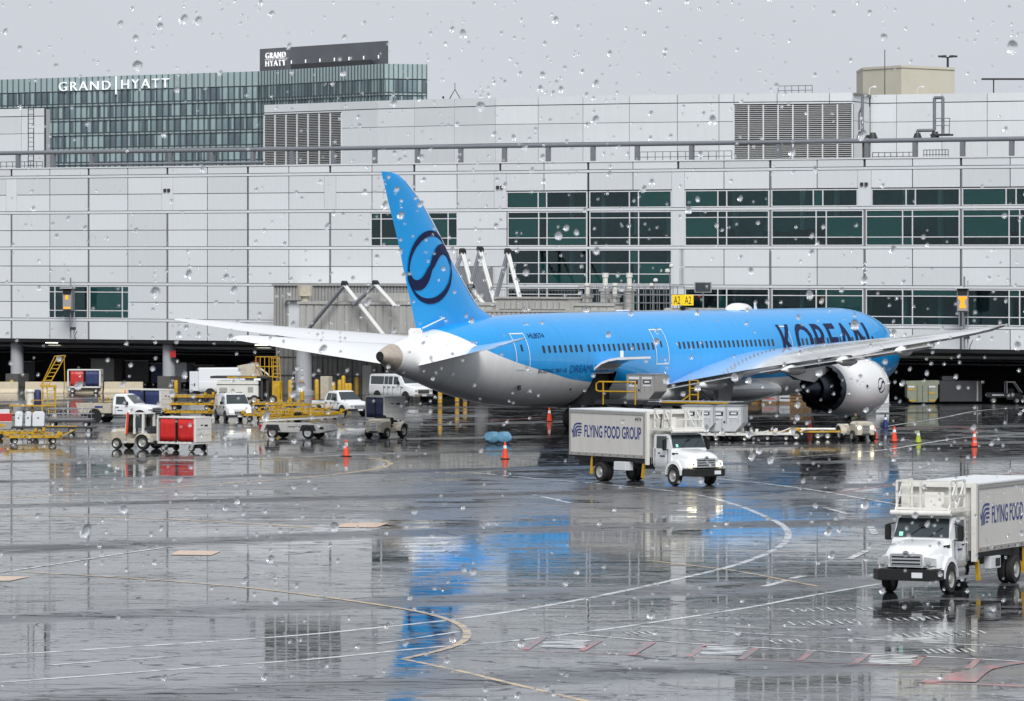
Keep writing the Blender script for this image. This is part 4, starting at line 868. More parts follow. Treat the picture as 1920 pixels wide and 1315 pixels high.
ftext('HL8574', px_x(1008), px_x(1035), 6.22, 6.52, 'navy_print', 0.0, cuts=(1, 4))
ftext('BOEING 787-10', px_x(1017), px_x(1066), 4.08, 4.32, 'navy_print', 0.0, cuts=(1, 4))
ftext('DREAMLINER', px_x(1072), px_x(1142), 4.05, 4.5, 'faint_print', 0.0, cuts=(1, 4))
# fin
FIN = [  # z, leading edge x, trailing edge x, thickness
 (6.4,13.6,4.3,1.0),(7.5,13.2,3.88,0.95),(7.8,12.2,3.76,0.90),(8.1,11.4,3.64,0.86),(8.6,10.75,3.45,0.80),(9.29,10.0,3.15,0.74),(9.9,9.35,2.92,0.68),(10.66,8.52,2.6,0.62),(11.6,7.66,2.28,0.55),(12.48,6.85,1.9,0.48),(13.3,6.05,1.52,0.42),(14.17,5.15,1.1,0.36),(14.9,4.25,0.78,0.30),(15.76,2.98,0.40,0.2),(16.18,2.05,0.22,0.12),(16.33,1.0,0.15,0.05)]
AF = [(0,0),(0.02,0.32),(0.08,0.66),(0.2,0.93),(0.36,1.0),(0.6,0.72),(0.85,0.3),(1.0,0.03)]
def airfoil(t): 
    for (a, ta), (b, tb) in zip(AF, AF[1:]):
        if t <= b: return ta+(tb-ta)*(t-a)/(b-a)
    return 0.03
def finp(z):
    for a, b in zip(FIN, FIN[1:]):
        if z <= b[0]: t = (z-a[0])/(b[0]-a[0]); return tuple(a[k]+(b[k]-a[k])*t for k in (1,2,3))
    return FIN[-1][1:]
rings = []
for z, le, te, th in FIN: rings.append([(le+(te-le)*t, -th/2*airfoil(t), z) for t, _ in AF]+[(le+(te-le)*t, th/2*airfoil(t), z) for t, _ in AF[-2:0:-1]])
MB().loft(rings).build('tail_fin', 'ac_blue', plane, smooth=40)
lm = MB(); le = []
for z in (7.55,7.8,8.1,8.6,9.29,9.9,10.66,11.6,12.48,13.3,14.17,14.9,15.7):
    l_, t_, th_ = finp(z); hw_ = th_/2*airfoil(min(0.4, 0.20/(l_-t_)))+0.03; le.append((l_, z, hw_))
lm.loft([[(x+0.05,0,z),(x-0.03,-w_*0.75,z),(x-0.20,-w_,z),(x-0.20,w_,z),(x-0.03,w_*0.75,z)] for x, z, w_ in le]); lm.build('fin_leading_edge', 'ac_white', plane, smooth=60)
def fin_side(x, z, off=0.02): l, t, th = finp(z); return Vector((x, -th/2*airfoil(min(1,max(0,(x-l)/(t-l))))-off, z))
ev, ef = emblem(); ev = [((v[0]+1)/2, (v[1]+1)/2) for v in ev]
decal('emblem', ev, ef, lambda u, v: fin_side(5.42+(u-0.5)*4.72, 10.62+(v-0.5)*4.45, 0.05), 'navy_print', plane, (10, 10))
MB().box(3.6,4.5,-0.28,0.28,6.35,6.95).build('fin_root_fairing', 'ac_white', plane, bevel=0.1)
MB().tube((4.4,-0.3,6.95),(6.6,-0.5,7.55),0.04,6).build('fin_root_strip', 'ac_white', plane)
# wings and stabilisers
WST = [(2.0,45.4,30.6,3.45,1.6),(2.9,44.8,30.3,3.70,1.55),(6,42.4,29.5,4.12,1.32),(9.5,39.8,28.6,4.58,1.12),(14,36.5,27.3,5.08,0.92),(18,33.5,26.1,5.52,0.76),(22,30.5,25.0,5.98,0.60),(26,27.5,23.85,6.46,0.44),(28.2,25.8,23.2,6.78,0.32),(29.4,24.5,22.75,6.98,0.18),(30.05,23.3,22.5,7.12,0.05)]
SST = [(0.6,9.4,2.9,5.10,0.6),(1.4,8.7,2.7,5.20,0.5),(5,5.2,1.1,5.68,0.32),(8.8,1.6,-0.6,6.22,0.17),(9.6,0.75,-1.0,6.34,0.10),(9.95,0.0,-1.15,6.40,0.04)]
WA = [(0,0,0),(0.015,.30,-.20),(0.07,.48,-.34),(0.2,.58,-.42),(0.4,.56,-.42),(0.65,.40,-.22),(0.85,.20,-.02),(1,.03,-.01)]
def wing(st, side, name, m, pitch=0.0):
    rings = []
    for y, le, te, z, th in st:
        dz = (le-te)*pitch; up = [(le+(te-le)*t, side*y, z+th*a+dz*(0.5-t)) for t, a, b in WA]; dn = [(le+(te-le)*t, side*y, z+th*b+dz*(0.5-t)) for t, a, b in WA[-2:0:-1]]; rings.append(up+dn)
    return MB().loft(rings).build(name, m, plane, smooth=50)
def wst(y, st=WST):
    for a, b in zip(st, st[1:]):
        if y <= b[0]: t = (y-a[0])/(b[0]-a[0]); return tuple(a[k]+(b[k]-a[k])*t for k in (1,2,3,4))
    return st[-1][1:]
for s in (-1, 1):
    w = wing(WST, s, 'wing', 'ac_white', 0.095 if s < 0 else 0.03); wing(SST, s, 'tailplane', 'ac_white', 0.14)
    for ya, yb in ((3.4,8.6),(11.0,19.0),(19.4,24.6)):        # trailing-edge flaps, a little drooped, with a gap ahead of them
        rr = []
        for y in (ya, (ya+yb)/2, yb):
            le_, te_, z_, th_ = wst(y); z_ -= (le_-te_)*(0.0475 if s < 0 else 0.015)+0.07; ch = min(2.0, (le_-te_)*0.22); x0 = te_+ch*0.55; x1 = te_-ch*0.35
            rr.append([(x0,s*y,z_-th_*0.02-0.12),(x0-ch*0.2,s*y,z_-0.03),(x1,s*y,z_-0.20),(x1,s*y,z_-0.24),(x0-ch*0.2,s*y,z_-0.32-th_*0.05)])
        MB().loft(rr).build('flap', 'ac_white' if s < 0 else 'ac_white', plane, smooth=40)
    for y in (6.3, 13.2, 17.6, 22.2):
        le_, te_, z_, th_ = wst(y); z_ -= (le_-te_)*(0.036 if s < 0 else 0.012); L = 4.8-y*0.11; x0 = te_+L*0.62
        MB().lathe([(0.03,0),(0.24,-L*0.12),(0.36,-L*0.35),(0.33,-L*0.6),(0.18,-L*0.85),(0.02,-L)], (x0, s*y, z_-th_*0.42-0.10), 'x', 14).build('flap_fairing', 'ac_white', plane, smooth=60)
    MB().tube((24.2,s*29.8,7.1),(23.7,s*29.9,7.16),0.05,6).build('wing_tip_lamp', 'lamp', plane)
    # engine
    yc, zc = s*9.85, 2.72; NP = [(1.42,44.9),(1.60,44.95),(1.78,44.5),(1.90,43.4),(1.92,42.0),(1.86,40.8),(1.70,39.5),(1.56,38.7)]
    eg = MB(); nn = 64; rr = []
    for r, x in NP: rr.append([(x, yc+r*math.sin(2*PI*k/nn), zc+r*math.cos(2*PI*k/nn)) for k in range(nn)])
    rr.append([(38.35-0.32*abs(((k/nn*18) % 1)*2-1), yc+1.50*math.sin(2*PI*k/nn), zc+1.50*math.cos(2*PI*k/nn)) for k in range(nn)])
    e = eg.loft(rr, cap=False).build('engine_nacelle', 'ac_white', plane, smooth=40)
    rim = MB(); r0 = rr[-1]; r1 = [(p[0]-0.02, yc+(p[1]-yc)*1.012, zc+(p[2]-zc)*1.012) for p in r0]
    ring2 = [(38.75, yc+1.585*math.sin(2*PI*k/nn), zc+1.585*math.cos(2*PI*k/nn)) for k in range(nn)]
    inn = [(38.9, yc+1.30*math.sin(2*PI*k/nn), zc+1.30*math.cos(2*PI*k/nn)) for k in range(nn)]
    rim.loft([ring2, r1, [(p[0]+0.02, yc+(p[1]-yc)*0.96, zc+(p[2]-zc)*0.96) for p in r0], inn], cap=False).build('chevron_ring', 'core', e, smooth=30)
    MB().lathe([(1.42,44.9),(1.32,44.4),(1.40,43.2)], (0,yc,zc), 'x', 40, cap=False).build('inlet_lip', 'steel', e, smooth=50)
    MB().lathe([(1.40,43.2),(0.02,43.3)], (0,yc,zc), 'x', 32, cap=False).build('fan', 'core', e)
    MB().lathe([(1.5,39.6),(1.05,39.0),(1.02,38.2),(0.86,37.3),(0.80,37.1)], (0,yc,zc), 'x', 32, cap=False).build('core_cowl', 'core', e, smooth=50)
    MB().lathe([(0.72,37.5),(0.60,37.0),(0.36,36.2),(0.06,35.5)], (0,yc,zc), 'x', 24).build('exhaust_plug', 'core', e, smooth=50)
    MB().lathe([(1.52,38.9),(0.9,38.9)], (0,yc,zc), 'x', 32, cap=False).build('fan_duct', 'black', e)
    py = MB(); pr = []
    for x, zt, zb, hw in ((43.2,4.62,4.45,0.05),(42.2,4.80,4.3,0.30),(40,4.85,4.2,0.42),(38.3,4.70,3.75,0.46),(36.6,4.45,3.15,0.44),(34.8,4.2,3.35,0.32),(33.2,4.0,3.8,0.05)):
        pr.append([(x,yc-hw,zt),(x,yc+hw,zt),(x,yc+hw*0.8,zb),(x,yc-hw*0.8,zb)])
    py.loft(pr).build('pylon', 'ac_white', plane, smooth=40)
    if s < 0:
        def ns(u, v): a = math.radians(90+(v-0.5)*-26); x = 43.1+(u-0.5)*0.95; r = 1.925; return Vector((x, yc-r*math.sin(a), zc+r*math.cos(a)+0.25))
        def ns(u, v):
            h = (v-0.5)*0.98+0.12; x = 43.15+(u-0.5)*0.98; r = 1.925; return Vector((x, yc-math.sqrt(r*r-h*h), zc+h))
        decal('emblem', ev, ef, ns, 'navy_print', e, (4, 8)); MB().box(41.0,41.15,yc-1.96,yc-1.90,zc+0.05,zc+0.2).build('access_vent', 'ac_win', e)
    # main gear
    gx, gy = 33.0, s*4.9
    MB().tube((gx,gy,0.75),(gx+0.2,gy,3.4),0.2,14).tube((gx,gy-s*1.6,3.0),(gx,gy,1.6),0.1,10).build('gear_strut', 'ac_grey', plane, smooth=50)
    MB().bar((gx-0.85,gy,0.68),(gx+0.85,gy,0.68),0.22).build('gear_beam', 'ac_grey', plane)
    for dx in (-0.78,0.78):
        for dy in (-0.55,0.55):
            wv = MB().lathe([(0.35,-0.2),(0.6,-0.22),(0.68,-0.12),(0.68,0.12),(0.6,0.22),(0.35,0.2)], (gx+dx,gy+dy,0.68), 'y', 28).build('gear_wheel', 'tyre', plane, smooth=45)
            MB().lathe([(0.34,-0.21),(0.1,-0.12),(0.1,0.12),(0.34,0.21)], (gx+dx,gy+dy,0.68), 'y', 20).build('hub', 'rim', wv, smooth=45)
    MB().hexa([(gx-0.75,gy+s*0.55,1.35),(gx+0.75,gy+s*0.55,1.35),(gx+0.75,gy+s*0.62,1.35),(gx-0.75,gy+s*0.62,1.35)], [(gx-1.05,gy+s*0.75,3.35),(gx+1.05,gy+s*0.75,3.35),(gx+1.05,gy+s*0.82,3.35),(gx-1.05,gy+s*0.82,3.35)]).build('gear_door', 'ac_grey', plane)
# belly fairing
bf = []
for x, hw, zb, zt in ((26,1.2,1.9,2.9),(28,2.3,1.55,3.3),(31,2.95,1.35,3.6),(38,3.1,1.3,3.7),(43,2.95,1.35,3.6),(47,2.3,1.6,3.2),(49.5,1.2,1.9,2.8)):
    bf.append([(x,hw*math.cos(a)*(1 if abs(math.cos(a)) < .9 else 1),(zb+zt)/2+(zt-zb)/2*math.sin(a)*1.0) for a in [2*PI*k/28 for k in range(28)]])
MB().loft(bf).build('belly_fairing', 'ac_white', plane, smooth=50)
# nose gear
MB().tube((62.2,0,0.5),(62.0,0,2.4),0.13,12).build('gear_strut', 'ac_grey', plane, smooth=50)
for dy in (-0.3,0.3): MB().lathe([(0.2,-0.13),(0.45,-0.14),(0.5,-0.06),(0.5,0.06),(0.45,0.14),(0.2,0.13)], (62.2,dy,0.5), 'y', 24).build('gear_wheel', 'tyre', plane, smooth=45)
# radome, antennas, cockpit windows, drains
xr = px_x(1385, 0); MB().loft([[(xr-1.7+3.4*t, 0.62*w*math.sin(a), 7.68+0.48*w*max(0,math.cos(a))) for a in [-PI/2+PI*k/12 for k in range(13)]] for t, w in ((0,0.1),(0.12,0.62),(0.3,0.95),(0.5,1),(0.72,0.9),(0.9,0.55),(1,0.1))], closed=False, cap=False).build('antenna_radome', 'ac_white', plane, smooth=60)
for px, hh in ((1417,0.42),(1640,0.0)):
    if hh: x = px_x(px, 0); MB().hexa([(x-0.2,-0.03,7.7),(x+0.2,-0.03,7.7),(x+0.2,0.03,7.7),(x-0.2,0.03,7.7)], [(x-0.22,-0.015,7.7+hh),(x-0.08,-0.015,7.7+hh),(x-0.08,0.015,7.7+hh),(x-0.22,0.015,7.7+hh)]).build('blade_antenna', 'ac_white', plane)
xr = px_x(1168, 0); MB().box(xr-0.55,xr+0.55,-0.25,0.25,7.70,7.83).build('roof_antenna', 'ac_white', plane, bevel=0.05)
for side in (-1, 1):
    for xa, xb in ((64.4,65.0),(65.1,65.8)):
        pts = [(xa,5.75),(xb,5.62),(xb-0.1,6.1),(xa-0.05,6.35)]
        MB().add([fside(x, z, 0.02, side) for x, z in pts], [(0,1,2,3)]).build('cockpit_window', 'ac_win', plane, recalc=False)
xv = px_x(972, -2.2); MB().box(xv-0.12,xv+0.15,-2.30,-2.2,3.05,3.35).build('drain_mast', 'ac_win', plane)
p = fside(px_x(1078, -2.6), 3.0, 0.02); MB().box(p.x-0.06,p.x+0.06,p.y-0.02,p.y+0.05,p.z-0.06,p.z+0.06).build('service_port', 'ac_win', plane)
p = fside(3.75, 5.2, 0.02); MB().lathe([(0.02,0.05),(0.1,0.02),(0.12,-0.05)], (p.x,p.y,p.z), 'y', 10).build('tail_lamp', 'lamp', plane)
# ------------------------------------------------------------------ vehicles: shared builders (x forward, y left, z up, origin on the ground)
def wheel(par, x, y, r, w, rim='rim', name='wheel', hubr=0.6):
    s = 1 if y > 0 else -1
    o = MB().lathe([(r*hubr,-w/2),(r*0.93,-w/2),(r,-w*0.36),(r,w*0.36),(r*0.93,w/2),(r*hubr,w/2)], (x,y,r), 'y', 24, cap=False).build(name, 'tyre', par, smooth=40)
    MB().lathe([(r*hubr*1.01,s*w*0.48),(r*hubr*0.9,s*w*0.40),(r*0.32,s*w*0.30),(r*0.26,s*w*0.44),(0.01,s*w*0.46)], (x,y,r), 'y', 20, cap=False).build('rim', rim, o, smooth=40)
    MB().lathe([(r*hubr*1.01,-s*w*0.45),(0.01,-s*w*0.3)], (x,y,r), 'y', 20, cap=False).build('inner_rim', 'dark', o)
    return o
def body_rings(st):   # (x, floor, belt, roof, half width at belt, half width at roof)
    rr = []
    for x, zb, zs, zr, wb, wr in st:
        h = zs-zb
        pts = [(-wb*0.90,zb),(-wb*0.985,zb+0.12*h),(-wb,zb+0.45*h),(-wb*0.975,zs-0.02),(-wb*0.955,zs),(-wr-0.015,zr-0.07*min(1,(zr-zs)*3+0.2)),(-wr*0.90,zr-0.01),(-wr*0.45,zr+0.012)]
        rr.append([(x,y,z) for y, z in pts]+[(x,-y,z) for y, z in reversed(pts)])
    return rr
def interp(st, x):
    for a, b in zip(st, st[1:]):
        lo, hi = min(a[0], b[0]), max(a[0], b[0])
        if lo <= x <= hi: t = (x-a[0])/(b[0]-a[0]); return tuple(a[k]+(b[k]-a[k])*t for k in range(1, 6))
    return st[-1][1:]
def side_window(par, st, x0, x1, t0=0.10, t1=0.86, rake0=0.0, rake1=0.0, name='side_window'):
    for s in (-1, 1):
        q = []
        for x, t in ((x0, t0), (x1, t0), (x1+rake1, t1), (x0+rake0, t1)):
            zb, zs, zr, wb, wr = interp(st, x); y = wb*0.955+(wr+0.015-wb*0.955)*t; z = zs+(zr-0.07-zs)*t; q.append((x, s*(y+0.012), z))
        if s > 0: q = [q[1], q[0], q[3], q[2]]
        MB().plate(q, 0.015).build(name, 'carglass', par)
def well_shade(par, x, r, wy, w=0.06):
    for s in (-1, 1): MB().lathe([(0.01,0),(r*1.20,0),(r*1.20,w),(0.01,w)], (x,s*wy-(w if s > 0 else 0)+s*0.004,r*1.02), 'y', 24).build('wheel_well_shade', 'ink', par)  # flat black disc on the body side stands in for the wheel well's shade
def car(name, label, cat, px, py, head, st, R, axles, win, ws, m='white', group=None, rw=None, front=None, extra=None, lit=False, grille='ink', loc=None):
    x, y = G(px, py) if loc is None else loc; t = thing(name, label, cat, (x, y, 0), math.radians(head), group)
    b = MB().loft(body_rings(st)).build('body', m, t, smooth=38)
    wb = max(s[4] for s in st)
    for ax in axles:
        well_shade(t, ax, R, wb*0.995)
        for s in (-1, 1): wheel(t, ax, s*(wb-0.11), R, 0.24)
    for wn in win: side_window(t, st, *wn)
    (xa, za, wa), (xb, zb, wb2) = ws; za = interp(st, xa)[2]+0.012; zb = interp(st, xb)[2]+0.0      # windscreen base and top
    MB().plate([(xa,-wa,za),(xa,wa,za),(xb,wb2,zb),(xb,-wb2,zb)], 0.02).build('windscreen', 'carglass', t)
    if rw: (xa, za, wa), (xb, zb, wb2) = rw; MB().plate([(xa,wa,za),(xa,-wa,za),(xb,-wb2,zb),(xb,wb2,zb)], 0.02).build('rear_window', 'carglass', t)
    fx, zg0, zg1, wg, zh, wh = front      # front face x, grille z range, half width, headlamp z, headlamp half spacing
    MB().box(fx-0.1,fx+0.025,-wg,wg,zg0,zg1).build('grille', grille, t, bevel=0.02)
    for k in range(3): z = zg0+(zg1-zg0)*(k+0.5)/3; MB().box(fx+0.02,fx+0.04,-wg*0.9,wg*0.9,z-0.018,z+0.018).build('grille_bar', 'chrome', t)
    for s in (-1, 1):
        zf = st[-1][2]; MB().box(fx-0.3,fx+0.03,s*wh-0.14,s*wh+0.12,zf-0.19,zf-0.04).build('headlamp', 'lamp_lit' if lit else 'lamp', t, bevel=0.03)
        MB().box(ws[0][0]-0.55,ws[0][0]-0.35,s*(wb+0.02)-0.02,s*(wb+0.22),ws[0][1]+0.03,ws[0][1]+0.25).build('mirror', 'ink', t, bevel=0.03)
    MB().box(fx-0.25,fx+0.07,-wb*0.93,wb*0.93,zg0-0.22,zg0-0.04).build('bumper', 'dark' if extra != 'chrome' else 'chrome', t, bevel=0.03)
    MB().box(fx+0.071,fx+0.08,-0.2,0.2,zg0-0.19,zg0-0.07).build('number_plate', 'panel', t)
    rx = min(s[0] for s in st)
    for s in (-1, 1): MB().box(rx-0.02,rx+0.06,s*(wb-0.14)-0.05,s*(wb-0.14)+0.05,0.8,1.2).build('tail_lamp', 'tail', t)
    MB().box(rx-0.1,rx+0.1,-wb*0.9,wb*0.9,0.42,0.6).build('rear_bumper', 'dark', t, bevel=0.02)
    return t
def door_lines(t, xs, wb, z0, z1, handle=True):
    for x in xs:
        for s in (-1, 1):
            MB().box(x-0.012,x+0.012,s*wb*0.995-0.01,s*wb*0.995+0.012,z0,z1).build('door_seam', 'joint', t)
            if handle: MB().box(x+0.08,x+0.24,s*(wb+0.0)-0.02,s*(wb+0.0)+0.025,z1-0.14,z1-0.08).build('door_handle', 'dark', t)
# passenger van
ST_VAN = [(-2.85,0.42,1.22,2.02,0.93,0.80),(-2.7,0.38,1.24,2.09,0.98,0.84),(0.55,0.36,1.24,2.11,1.0,0.85),(0.9,0.36,1.24,2.05,1.0,0.83),(1.55,0.36,1.23,1.34,0.99,0.90),(1.75,0.36,1.2,1.26,0.98,0.90),(2.6,0.4,1.08,1.14,0.95,0.86),(2.8,0.45,0.95,0.98,0.88,0.8)]
t = car('passenger_van', 'white long passenger van with dark side windows parked behind the tail cone', 'van', 752, 752, -50, ST_VAN, 0.37, (-1.75,1.75), [(-2.6,-1.0),(-0.9,-0.45),(-0.38,0.1),(0.25,1.0,0.1,0.86,0.0,-0.3)], ((1.5,1.30,0.84),(0.88,2.03,0.74)), front=(2.8,0.62,0.92,0.55,0.86,0.72), extra='chrome', rw=((-2.87,1.3,0.75),(-2.75,1.95,0.7)))
door_lines(t, (-0.95,-0.42,0.18,1.2), 1.0, 0.5, 1.2)
# compact cargo van
ST_TC = [(-2.2,0.35,1.05,1.74,0.86,0.72),(-2.05,0.3,1.06,1.82,0.91,0.76),(0.4,0.28,1.06,1.84,0.92,0.75),(0.75,0.28,1.06,1.76,0.92,0.72),(1.45,0.28,1.04,1.12,0.91,0.8),(2.0,0.3,0.92,0.97,0.87,0.76),(2.2,0.36,0.78,0.80,0.76,0.68)]
t = car('cargo_van', 'small white panel van with lit headlamps facing the viewer beside yellow dollies', 'van', 437, 788, -74, ST_TC, 0.33, (-1.4,1.4), [(0.05,0.95,0.12,0.85,0.05,-0.33)], ((1.42,1.07,0.78),(0.74,1.76,0.66)), front=(2.2,0.46,0.66,0.38,0.84,0.62), lit=True)
door_lines(t, (-0.05,1.0,-1.2), 0.92, 0.45, 1.04)
MB().path([(-1.6,-0.6,1.86),(0.2,-0.6,1.9)], 0.025).path([(-1.6,0.6,1.86),(0.2,0.6,1.9)], 0.025).build('roof_bar', 'dark', t)
# crew cab pickup
ST_CC = [(-2.65,0.55,1.05,1.07,0.90,0.86),(-2.5,0.5,1.06,1.08,0.93,0.88),(-0.85,0.48,1.06,1.08,0.93,0.88),(-0.80,0.46,1.06,1.60,0.93,0.70),(-0.55,0.46,1.06,1.78,0.93,0.70),(0.45,0.46,1.06,1.80,0.93,0.70),(0.7,0.46,1.06,1.72,0.93,0.70),(1.35,0.46,1.05,1.12,0.93,0.84),(2.3,0.48,0.99,1.04,0.90,0.80),(2.6,0.55,0.85,0.87,0.80,0.72)]
t = car('pickup_truck', 'white crew cab pickup with a short open bed parked behind the yellow dollies', 'pickup', 640, 780, -58, ST_CC, 0.38, (-1.6,1.65), [(-0.62,-0.02,0.12,0.85,0.1,0.0),(0.06,0.92,0.12,0.85,0.0,-0.3)], ((1.3,1.08,0.78),(0.72,1.70,0.64)), front=(2.6,0.62,0.80,0.45,0.86,0.64))
MB().box(-2.5,-0.95,-0.8,0.8,1.075,1.1).build('bed_floor', 'ink', t); door_lines(t, (-0.65,0.02,1.0), 0.93, 0.55, 1.04)
# single cab pickup with a service bed
ST_SC = [(0.0,0.5,1.18,1.82,0.96,0.76),(0.12,0.5,1.18,1.93,0.97,0.78),(0.75,0.5,1.18,1.95,0.97,0.78),(0.95,0.5,1.18,1.88,0.97,0.76),(1.6,0.5,1.17,1.25,0.97,0.88),(2.6,0.55,1.12,1.18,0.95,0.84),(2.85,0.62,1.0,1.02,0.9,0.8)]
x, y = G(222, 792)
t = car('pickup_truck', 'white single cab pickup with a cream work bed and black grille', 'pickup', 0, 0, -20, ST_SC, 0.40, (-1.3,2.0), [(0.22,1.15,0.1,0.86,0.0,-0.35)], ((1.55,1.2,0.84),(0.97,1.86,0.7)), front=(2.86,0.62,1.0,0.62,0.95,0.8), loc=(x, y))
MB().hexa([(-2.5,-1.0,0.62),(-0.08,-1.0,0.62),(-0.08,1.0,0.62),(-2.5,1.0,0.62)], [(-2.75,-1.02,1.32),(-0.08,-1.02,1.32),(-0.08,1.02,1.32),(-2.75,1.02,1.32)]).build('work_bed', 'beige', t, bevel=0.03)
MB().box(-2.6,-0.3,-0.85,0.85,1.30,1.34).build('bed_floor', 'dark', t); MB().box(-2.4,-0.1,-0.8,0.8,0.42,0.62).build('chassis', 'ink', t)
for s in (-1,1): MB().lathe([(0.01,0),(0.5,0),(0.5,0.05),(0.01,0.05)], (-1.3,s*1.0-(0.05 if s > 0 else 0)+s*0.01,0.45), 'y', 24).build('wheel_well_shade', 'ink', t)  # black disc again in place of the shade inside the wheel well
for xx in (-0.45,-1.05): MB().path([(xx,-0.9,1.34),(xx,-0.9,1.62),(xx+0.12,-0.9,1.7),(xx+0.22,-0.9,1.62),(xx+0.22,-0.9,1.34)], 0.035).build('tie_loop', 'yellow', t)
MB().box(-1.3,-0.7,-1.03,-1.021,1.0,1.12).build('bed_badge', 'truck_blue', t); MB().box(0.35,0.75,-0.985,-0.972,0.8,0.86).build('door_badge', 'truck_blue', t); MB().lathe([(0.05,0),(0.05,0.22),(0.01,0.25)], (0.45,0.1,1.95), n=8).build('roof_beacon', 'orange', t); door_lines(t, (0.2,), 0.97, 0.6, 1.15)
# high-roof delivery van seen from its side
t = thing('delivery_van', 'tall white delivery van in the shade under the terminal, its back door ajar', 'van', (*G(432, 745), 0), math.radians(8))
MB().loft(body_rings([(-2.6,0.5,1.3,2.25,0.93,0.86),(-2.5,0.45,1.3,2.36,0.97,0.88),(1.6,0.45,1.3,2.38,0.97,0.86),(1.9,0.45,1.3,2.3,0.97,0.84),(2.6,0.45,1.28,1.4,0.96,0.86),(3.1,0.5,1.05,1.1,0.9,0.8)])).build('body', 'white', t, smooth=38)
for ax in (-1.7,2.2):
    well_shade(t, ax, 0.34, 0.965)
    for s in (-1,1): wheel(t, ax, s*0.85, 0.34, 0.22)
MB().plate([(-2.62,-0.95,0.55),(-3.35,-1.15,0.55),(-3.35,-1.15,2.1),(-2.62,-0.95,2.1)], 0.05).build('rear_door', 'panel', t); MB().box(-3.0,-2.92,-1.12,-1.05,0.95,1.15).build('door_latch', 'ink', t)
MB().box(-2.66,-2.6,-0.8,0.9,0.55,2.2).build('load_opening', 'navy', t); MB().plate([(2.5,-0.84,1.4),(2.5,0.84,1.4),(1.92,0.78,2.25),(1.92,-0.78,2.25)], 0.02).build('windscreen', 'carglass', t)
side_window(t, [(1.0,0.45,1.3,2.38,0.97,0.86),(1.6,0.45,1.3,2.38,0.97,0.86),(1.9,0.45,1.3,2.3,0.97,0.84)], 1.1, 1.8)

